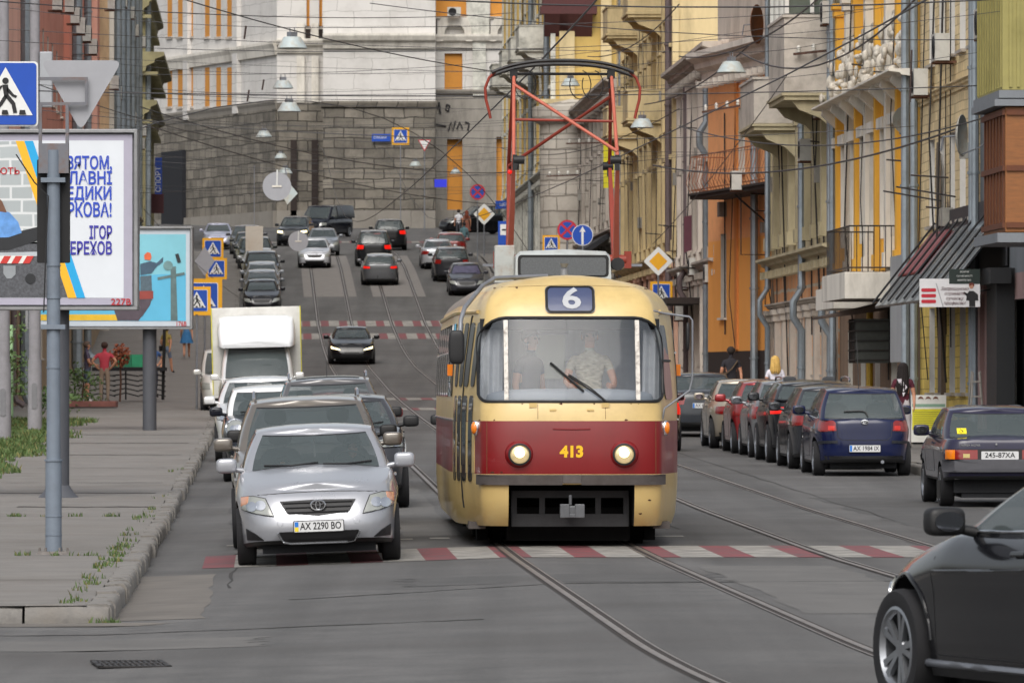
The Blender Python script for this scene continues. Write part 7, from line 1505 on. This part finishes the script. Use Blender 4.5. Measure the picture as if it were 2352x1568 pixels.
for k in range(5): q = .16-.02*k; z = .2+k*.28; m = MB(); m.box((0, -.15+z/1.5*.25, z), (q*2, .06, .03)); m.build('tread', LW, t)
t = thing('flower_stall', 'black folding stall table with green crates and dark stand on the left footway', 'stall', U(-2.75, 196, SWH)); m = MB(); m.mm((-1.2, -.4, .86), (1.0, .5, .97)); m.build('table_top', mat('stall_black', '#15161a', .8, var=.2), t)
for x in (-.9, -.2, .6):
    m = MB()
    for k in range(5): m.tube([(x-.4, -.3, .12+k*.15), (x, -.2, .2+k*.14), (x+.4, -.32, .1+k*.15)], .02, 5)
    m.cyl((x, -.2, 0), (x, -.2, .86), .025); m.build('rack', mat('rack_dark', '#1c1d1e', .8, var=.3), t)
for x, c_ in ((-.3, '#1f7a58'), (.25, '#2a8f66')): m = MB(); m.mm((x-.27, -.3, .975), (x+.27, .3, 1.35)); m.mm((x-.24, -.302, 1.05), (x+.24, -.299, 1.1)); m.build('green_crate', mat('crate_'+c_[1:], c_, .6, var=.15), t, None, .015)
m = MB(); m.tube([(.5, 0, 0), (.35, .1, 2.4)], .03, 6); m.tube([(.9, 0, .0), (.95, .1, 2.4)], .05, 6); m.build('stand', BLACK, t)
t = thing('potted_bush', 'rusty red leafed bush behind the two chatting men', 'plant', U(-3.05, 192, SWH)); vs = []; rnd = random.Random(4); m = MB()
for _ in range(260):
    a, b_ = rnd.uniform(0, 2*PI), rnd.uniform(-1, 1); r = .33*rnd.random()**.4; c = Vector((math.cos(a)*math.sqrt(1-b_*b_)*r, math.sin(a)*math.sqrt(1-b_*b_)*r, b_*r*1.1+1.35)); d = Vector((rnd.uniform(-1, 1), rnd.uniform(-1, 1), rnd.uniform(-1, 1))).normalized()*.07; e = d.orthogonal().normalized()*.035; m.add([c-d, c+e, c+d, c-e], [(0, 1, 2, 3)])
m.build('foliage', mat('rust_leaves', '#8a4a30', .8, var=.35), t); m = MB(); m.tube([(0, 0, 0), (.03, 0, .6), (0, .02, 1.3)], .03, 6); m.build('stem', FRB, t)
t = thing('stone_step', 'reddish granite step the man in red stands behind', 'step', U(-3.75, 186, SWH)); m = MB(); m.mm((-.9, -.4, -.05), (.75, .6, .12)); m.build('slab', mat('red_granite', '#7d5049', .8, var=.2), t, None, .02)
def leaves(nm, label, u, Y, dims, n, mt, z0=0., seed=1, cat='plant'):
    t = thing(nm, label, cat, U(u, Y, SWH+z0)); rnd = random.Random(seed); m = MB(); ctr = [Vector((rnd.uniform(-1, 1)*dims[0]*.4, rnd.uniform(-1, 1)*dims[1]*.4, rnd.uniform(.05, 1)*dims[2])) for _ in range(9)]
    for _ in range(n):
        c = rnd.choice(ctr)+Vector((rnd.gauss(0, .16)*dims[0], rnd.gauss(0, .16)*dims[1], rnd.gauss(0, .1)*dims[2])); c.z = max(.01, c.z); d = Vector((rnd.uniform(-1, 1), rnd.uniform(-1, 1), rnd.uniform(-1, .6))).normalized()*rnd.uniform(.04, .08); e = d.orthogonal().normalized()*d.length*.5; m.add([c-d, c+e, c+d, c-e], [(0, 1, 2, 3)], rnd.randint(0, 1))
    m.build('foliage', [mt, GRS], t); m = MB(); m.tube([(0, 0, 0), (.05, 0, dims[2]*.5), (.02, .05, dims[2]*.9)], .02, 5); m.build('stem', FRB, t)
LEAF = mat('weed_leaf', (.06, .11, .03), .7, var=.4)
leaves('climbing_vine', 'green climbing vine on the pale green pier at the left edge', -5.1, 166, (.7, 1.5, 1.8), 380, LEAF, .6, 1); leaves('weed_clump', 'tall green weeds behind the two chatting men', -4.0, 186, (.9, 1.0, 1.2), 420, LEAF, 0, 2); leaves('weed_clump', 'dark weeds between the billboard column and the granite step', -4.2, 172, (1.1, 1.5, .7), 420, LEAF, 0, 3)
t = thing('garden_wall', 'low patchy tan wall with posts behind the verge on the left', 'wall', U(-5.6, 160, SWH), -PI/2+TH); m = MB(); m.mm((-14, -.25, -.4), (6, -.0, 2.0)); m.build('masonry', TAN, t)
for k, c_ in enumerate((GRN, CONC, CONC, BRN, CONC)): m = MB(); m.mm((-13+k*4.2, -.3, -.4), (-12.4+k*4.2, .16, 2.5)); m.build('pier', c_, t)
# ---------------- people ----------------
CLOTH = {}
def cloth(h, var=.1, scale=8): 
    if h not in CLOTH: CLOTH[h] = mat('cloth_'+h.strip('#'), h, .85, var=var, scale=scale, bump=.2)
    return CLOTH[h]
def person(label, loc, rz, H=1.75, shirt='#555555', legs='#333333', shoes='#222222', hair='#2a1d16', sleeves='short', shorts=False, pose=None, hairlen=0, skirt=None, seated=False, bald=False, group=None, skin=None, shirtm=None, broad=1., name='person'):
    J = {'pel': (0, 0, .95, .125), 'sp': (0, .01, 1.13, .118), 'ch': (0, .01, 1.33, .128), 'nk': (0, 0, 1.47, .058), 'hb': (0, -.02, 1.56, .075), 'hm': (0, -.02, 1.64, .088), 'ht': (0, -.005, 1.715, .066),
         'ns': (0, -.1, 1.615, .016)}
    for s, k in ((-1, 'L'), (1, 'R')):
        J.update({'sh'+k: (s*.165*broad, .01, 1.405, .065), 'el'+k: (s*.225*broad, .03, 1.13, .043), 'wr'+k: (s*.235*broad, -.03, .89, .03), 'hd'+k: (s*.235*broad, -.05, .82, .034),
                  'hp'+k: (s*.085, 0, .9, .098), 'kn'+k: (s*.1, -.01, .5, .062), 'an'+k: (s*.1, .02, .09, .043), 'to'+k: (s*.115, -.13, .035, .036)})
    if pose: J.update({k: (*v[:3], v[3] if len(v) > 3 else J[k][3]) for k, v in pose.items()})
    E_ = [('pel', 'sp', 1), ('sp', 'ch', 1), ('ch', 'nk', 1), ('nk', 'hb', 0), ('hb', 'hm', 0), ('hm', 'ht', 0), ('hm', 'ns', 0)]
    for k in 'LR': E_ += [('ch', 'sh'+k, 1), ('sh'+k, 'el'+k, 4), ('el'+k, 'wr'+k, 5), ('wr'+k, 'hd'+k, 0), ('pel', 'hp'+k, 2), ('hp'+k, 'kn'+k, 2), ('kn'+k, 'an'+k, 6), ('an'+k, 'to'+k, 3)]
    for k, s in (('L', -1), ('R', 1)):       # four fingers and a thumb on each hand
        h, wv = Vector(J['hd'+k][:3]), Vector(J['wr'+k][:3]); d = (h-wv).normalized(); side = d.cross(Vector((s, 0, .001))).normalized()
        for i in range(4):
            b = h+side*(i-1.5)*.018+d*(.035, .042, .04, .03)[i]; tp = b+d*(.04, .05, .045, .033)[i]+Vector((-s*.012, 0, 0))
            J[f'fa{k}{i}'] = (*b, .0095); J[f'fb{k}{i}'] = (*tp, .0075); E_ += [('hd'+k, f'fa{k}{i}', 0), (f'fa{k}{i}', f'fb{k}{i}', 0)]
        J['ta'+k] = (*(h-side*.04+d*.0), .011); J['tb'+k] = (*(h-side*.055+d*.04), .0085); E_ += [('hd'+k, 'ta'+k, 0), ('ta'+k, 'tb'+k, 0)]
    if skirt or seated: pass
    sc = H/1.75; keys = list(J); idx = {k: i for i, k in enumerate(keys)}
    me = bpy.data.meshes.new('person'); me.from_pydata([tuple(c*sc for c in J[k][:3]) for k in keys], [(idx[a], idx[b]) for a, b, _ in E_], [])
    o = bpy.data.objects.new(name, me); link(o); md = o.modifiers.new('skin', 'SKIN'); md.use_smooth_shade = True; md.branch_smoothing = .6
    if not me.skin_vertices: me.skin_vertices.new()
    for k in keys:
        v = me.skin_vertices[0].data[idx[k]]; r = J[k][3]*sc; v.radius = (r*(1.22*broad if k in ('ch', 'sp', 'pel') else 1), r*(.85 if k in ('ch', 'sp') else 1)); v.use_root = k == 'pel'
    ss = o.modifiers.new('sub', 'SUBSURF'); ss.levels = ss.render_levels = 1
    dg = bpy.context.evaluated_depsgraph_get(); nm = bpy.data.meshes.new_from_object(o.evaluated_get(dg)); o.modifiers.clear(); o.data = nm
    nm.materials.clear(); SM = shirtm or cloth(shirt)
    for mt in (skin or SKIN, SM, cloth(legs), cloth(shoes)): nm.materials.append(mt)
    lab = {0: 0, 1: 1, 2: 2, 3: 3, 4: 1 if sleeves else 0, 5: 1 if sleeves == 'long' else 0, 6: 0 if shorts else 2}
    A = np.array([J[a][:3] for a, b, _ in E_])*sc; B = np.array([J[b][:3] for a, b, _ in E_])*sc; ra = np.array([J[a][3] for a, b, _ in E_])*sc; L_ = np.array([l for *_, l in E_]); AB = B-A; q = (AB**2).sum(1)
    for p in nm.polygons:
        c = np.array(p.center); t = np.clip(((c-A)*AB).sum(1)/q, 0, 1); d = np.linalg.norm(c-(A+AB*t[:, None]), axis=1)-ra*.8; i = int(d.argmin()); l = lab[L_[i]]
        if L_[i] == 4 and sleeves == 'short' and t[i] > .62: l = 0
        if L_[i] == 2 and shorts and t[i] > .9 and E_[i][0] != 'pel': l = 0
        if L_[i] == 2 and E_[i][0] == 'pel' and c[2] > J['pel'][2]*sc+.04: l = 1
        p.material_index = l; p.use_smooth = True
    o.location = loc; o.rotation_euler = (0, 0, rz); tag(o, label, 'person', group)
    hx, hy, hz = [c*sc for c in J['hm'][:3]]
    if not bald:
        m = MB(); m.add(*superball((hx, hy+.018, hz+.028), 1, (.1*sc, .108*sc, .1*sc), .95)); hm_ = MB(); 
        keep = [f for f in m.f if not (np.mean([m.v[i][1] for i in f]) < hy-.02 and np.mean([m.v[i][2] for i in f]) < hz+.05*sc)]
        keep = [f for f in keep if np.mean([m.v[i][2] for i in f]) > hz-.07*sc]; hm_.add(m.v, keep)
        if hairlen:
            for k in range(9):
                a = PI*(k/8)*1.1-.15; x, y = math.cos(a)*.085*sc, math.sin(a)*.075*sc+.03; hm_.tube([(hx+x, hy+y, hz+.05), (hx+x*1.1, hy+y*1.15+.01, hz-.1), (hx+x*1.3, hy+y*1.25+.03, hz-.1-hairlen*.6), (hx+x*1.05, hy+y*1.1+.03, hz-.1-hairlen)], [.022, .026, .026, .008], 7)
        hm_.build('hair', cloth(hair, .3, 30), o, 60)
    for s in (-1, 1):
        m = MB(); m.ball((hx+s*.033*sc, hy-.082*sc, hz+.012*sc), .0115*sc, 6); m.build('eye', cloth('#2b2320'), o)
        m = MB(); m.ball((hx+s*.09*sc, hy+.005, hz-.005), .02*sc, 6, 0, (.5, 1, 1.5)); m.build('ear', skin or SKIN, o, 60)
    m = MB(); m.mm((hx-.025, hy-.088*sc, hz-.052*sc), (hx+.025, hy-.075*sc, hz-.043*sc)); m.build('mouth', cloth('#7d4138'), o)
    if skirt:
        z1, z2, c_, fl = skirt; rw = []
        for k in range(6):
            q = k/5; z = z1+(z2-z1)*q; rw.append([((.15+fl*q+.012*math.sin(a*7)*q)*math.cos(a)*sc, (.12+fl*.8*q)*math.sin(a)*sc, z*sc) for a in np.linspace(0, 2*PI, 29)[:-1]])
        m = MB(); m.grid(rw, 0, True); m.build('skirt', cloth(c_, .2, 14), o, 60)
    return o
HIPS = {'elL': (-.36, .09, 1.2), 'wrL': (-.19, .03, 1.0), 'hdL': (-.13, .0, .97), 'elR': (.36, .09, 1.2), 'wrR': (.19, .03, 1.0), 'hdR': (.13, 0, .97)}
WALK = {'knL': (-.1, -.13, .52), 'anL': (-.1, -.2, .1), 'toL': (-.11, -.36, .05), 'knR': (.1, .04, .49), 'anR': (.1, .27, .14), 'toR': (.11, .16, .035), 'wrL': (-.24, .12, .92), 'hdL': (-.24, .14, .85), 'wrR': (.24, -.17, .95), 'hdR': (.24, -.22, .89)}
AW = PI+TH
person('man in red T-shirt and khaki trousers with hands on hips, back turned', U(-3.45, 190, SWH), AW-.15, 1.76, '#b03a48', '#8c7a6a', '#4a2f28', '#3a2820', pose=HIPS, broad=1.08)
person('balding man in violet grey T-shirt and denim shorts facing the man in red', U(-3.98, 190.6, SWH), PI/2+.25, 1.78, '#4a4356', '#4b5668', '#c9c2c2', '#57473c', shorts=True, pose={'elR': (.24, -.02, 1.13), 'wrR': (.15, -.24, 1.08), 'hdR': (.1, -.3, 1.07), 'elL': (-.24, -.02, 1.13), 'wrL': (-.12, -.25, 1.06), 'hdL': (-.06, -.3, 1.05), 'sp': (0, -.03, 1.13, .14)}, broad=1.12)
p = person('man in mustard checked shirt and denim shorts with dark shoulder bag', U(-2.45, 242, SWH), AW-.6, 1.76, '#8d7b3f', '#6f7d92', '#1f1d1d', '#3b2c22', shorts=True, pose=WALK, shirtm=mat('check_shirt', '#8d7b3f', .85, var=.4, scale=22))
m = MB(); m.tube([(-.18, -.02, 1.45), (0, -.16, 1.2), (.2, -.05, .98)], .016, 5); m.mm((.17, -.12, .82), (.27, .1, 1.02)); m.build('shoulder_bag', BLACK, p)
person('woman in short blue denim dress walking up the left footway', U(-1.95, 262, SWH), AW, 1.66, '#4d79a6', '#b98468', '#a98774', '#4a3324', sleeves=None, shorts=True, skirt=(1.1, .62, '#2f6796', .14), pose=WALK, hairlen=.2)
person('man in blue shirt sorting crates behind the stall', U(-2.2, 199, SWH), .5, 1.74, '#3f5f92', '#2c3040', '#222222', '#2a1f18', pose=HIPS)
p = person('man in black T-shirt with brown bag walking away by the dark plinth', U(13.0, 165, .15), AW+.1, 1.8, '#26242a', '#1d1c20', '#19191a', '#2b221d', pose=WALK, broad=1.08); m = MB(); m.tube([(-.15, .1, 1.45), (.0, .16, 1.25), (.2, .1, 1.08)], .018, 5); m.mm((.14, .04, .95), (.28, .15, 1.15)); m.build('shoulder_bag', cloth('#5a4a38'), p)
person('blonde woman in white top walking away behind the parked cars', U(12.95, 150, .15), AW, 1.68, '#d5d2dc', '#4a4f60', '#333333', '#c9a45c', pose=WALK, hairlen=.2)
p = person('woman in burgundy T-shirt with very long dark hair beside the blue hatchback', U(13.5, 125.5, .15), AW-.2, 1.66, '#4d1626', '#c9c4c6', '#888888', '#1c1413', pose=WALK, hairlen=.42); m = MB(); m.prism([(-.02, 1.12), (.1, 1.36), (.02, 1.36), (-.1, 1.2)], .135, .142); m.prism([(-.06, 1.1), (.0, 1.1), (-.02, 1.02)], .135, .142); m.build('shirt_print', cloth('#cfc9cf'), p)
person('man in white shirt standing on the far pavement before the pickup', U(12.6, 386, .1), AW, 1.76, '#c9c9cf', '#3c3d44', '#222222', '#2a2220'); person('red haired woman in brown dress beside the man in white shirt', U(13.1, 386.6, .1), AW, 1.68, '#8a5a48', '#7d4a3a', '#333333', '#6d3320', skirt=(1.0, .5, '#7d4a3c', .1), hairlen=.25)
person('person in teal jacket between the silver saloon and the pavement edge', U(11.9, 352, .05), AW, 1.72, '#4c6a70', '#4b4f58', '#222222', '#2a2220', sleeves='long')
# --- in the tram
def local(o, x, y, z): return Matrix.Translation(o.location) @ Matrix.Rotation(o.rotation_euler.z, 4, 'Z') @ Vector((x, y, z))
SEATED = {'hpL': (-.1, -.1, .93), 'hpR': (.1, -.1, .93), 'knL': (-.12, -.4, .9), 'knR': (.12, -.4, .9), 'anL': (-.12, -.3, .76), 'anR': (.12, -.3, .76), 'toL': (-.12, -.42, .74), 'toR': (.12, -.42, .74), 'elL': (-.27, -.12, 1.14), 'wrL': (-.24, -.35, 1.08), 'hdL': (-.2, -.42, 1.09), 'elR': (.27, -.12, 1.14), 'wrR': (.26, -.35, 1.08), 'hdR': (.22, -.42, 1.09)}
camo = mat('camo_shirt', '#a09a86', .85, var=.75, scale=16, stretch=(1, 1, 2.6))
person('tram driver in striped camouflage shirt behind the windscreen', local(TRAM, .24, 1.05, .78), th, 1.75, '#8f8a78', '#3b3d40', pose=SEATED, shirtm=camo, broad=1.15, hair='#5a4a3e')
person('shaded passenger standing behind the tram windscreen, left of the driver', local(TRAM, -.42, 1.3, .78), th+.8, 1.72, '#4a4f5c', '#33363d', hair='#23242a')
m = MB(); rw = []
for x in np.linspace(-.98, .98, 60): rw.append([(x, 1.5+.02*math.sin(x*40), 1.72), (x, 1.5+.025*math.sin(x*40+.5), 2.6)])
m.grid(rw); m.build('cab_curtain', mat('curtain_grey', '#b3b9c4', .85, var=.12), TRAM, 60)
for a, b in ((-.96, -.72), (.78, .96)):
    m = MB(); m.grid([[(x, .75+.03*math.sin(x*60)-.9*0, 1.72), (x+.01, .7+.03*math.sin(x*60+1), 2.58)] for x in np.linspace(a, b, 26)]); m.build('side_curtain', mat('curtain_pale', '#c9cdd2', .85, var=.12), TRAM, 60)
m = MB(); m.mm((-.96, .62, 2.5), (.96, 1.5, 2.62)); m.build('cab_shade_panel', mat('shade_panel_dark', '#1f2226', .9), TRAM)  # dark panel added to shade the top of the cab
m = MB(); m.mm((-.36, 1.45, 1.95), (-.02, 1.47, 2.45)); m.build('cab_door_window', mat('door_window_pale', '#c8cfc0', .4, var=.05), TRAM)
m = MB(); m.mm((-.4, 1.44, 2.46), (.02, 1.475, 2.6)); m.build('cab_door_head', mat('door_grey', '#8f959c', .6, var=.05), TRAM)
m = MB(); m.add(*superball((0, .68, 1.72), 1, (.9, .42, .12), .6)); m.build('dashboard', mat('dash_grey', '#98a1ab', .7, var=.06), TRAM, 60)
# --- in the silver saloon
def inside(car_root, x, y, z): return car_root.matrix_world @ Vector((x, y, z))
SAL_ = bpy.data.objects['silver_saloon']
person('driver at the wheel of the silver saloon', inside(SAL_, .36, .12, -.42), TH, 1.72, '#6d6f76', '#333333', pose={k: v for k, v in SEATED.items()}, hair='#3a2d24')
person('child passenger in the front seat of the silver saloon', inside(SAL_, -.4, .0, -.3), TH, 1.42, '#54585f', '#333333', pose={k: v for k, v in SEATED.items()}, hair='#2a211b')
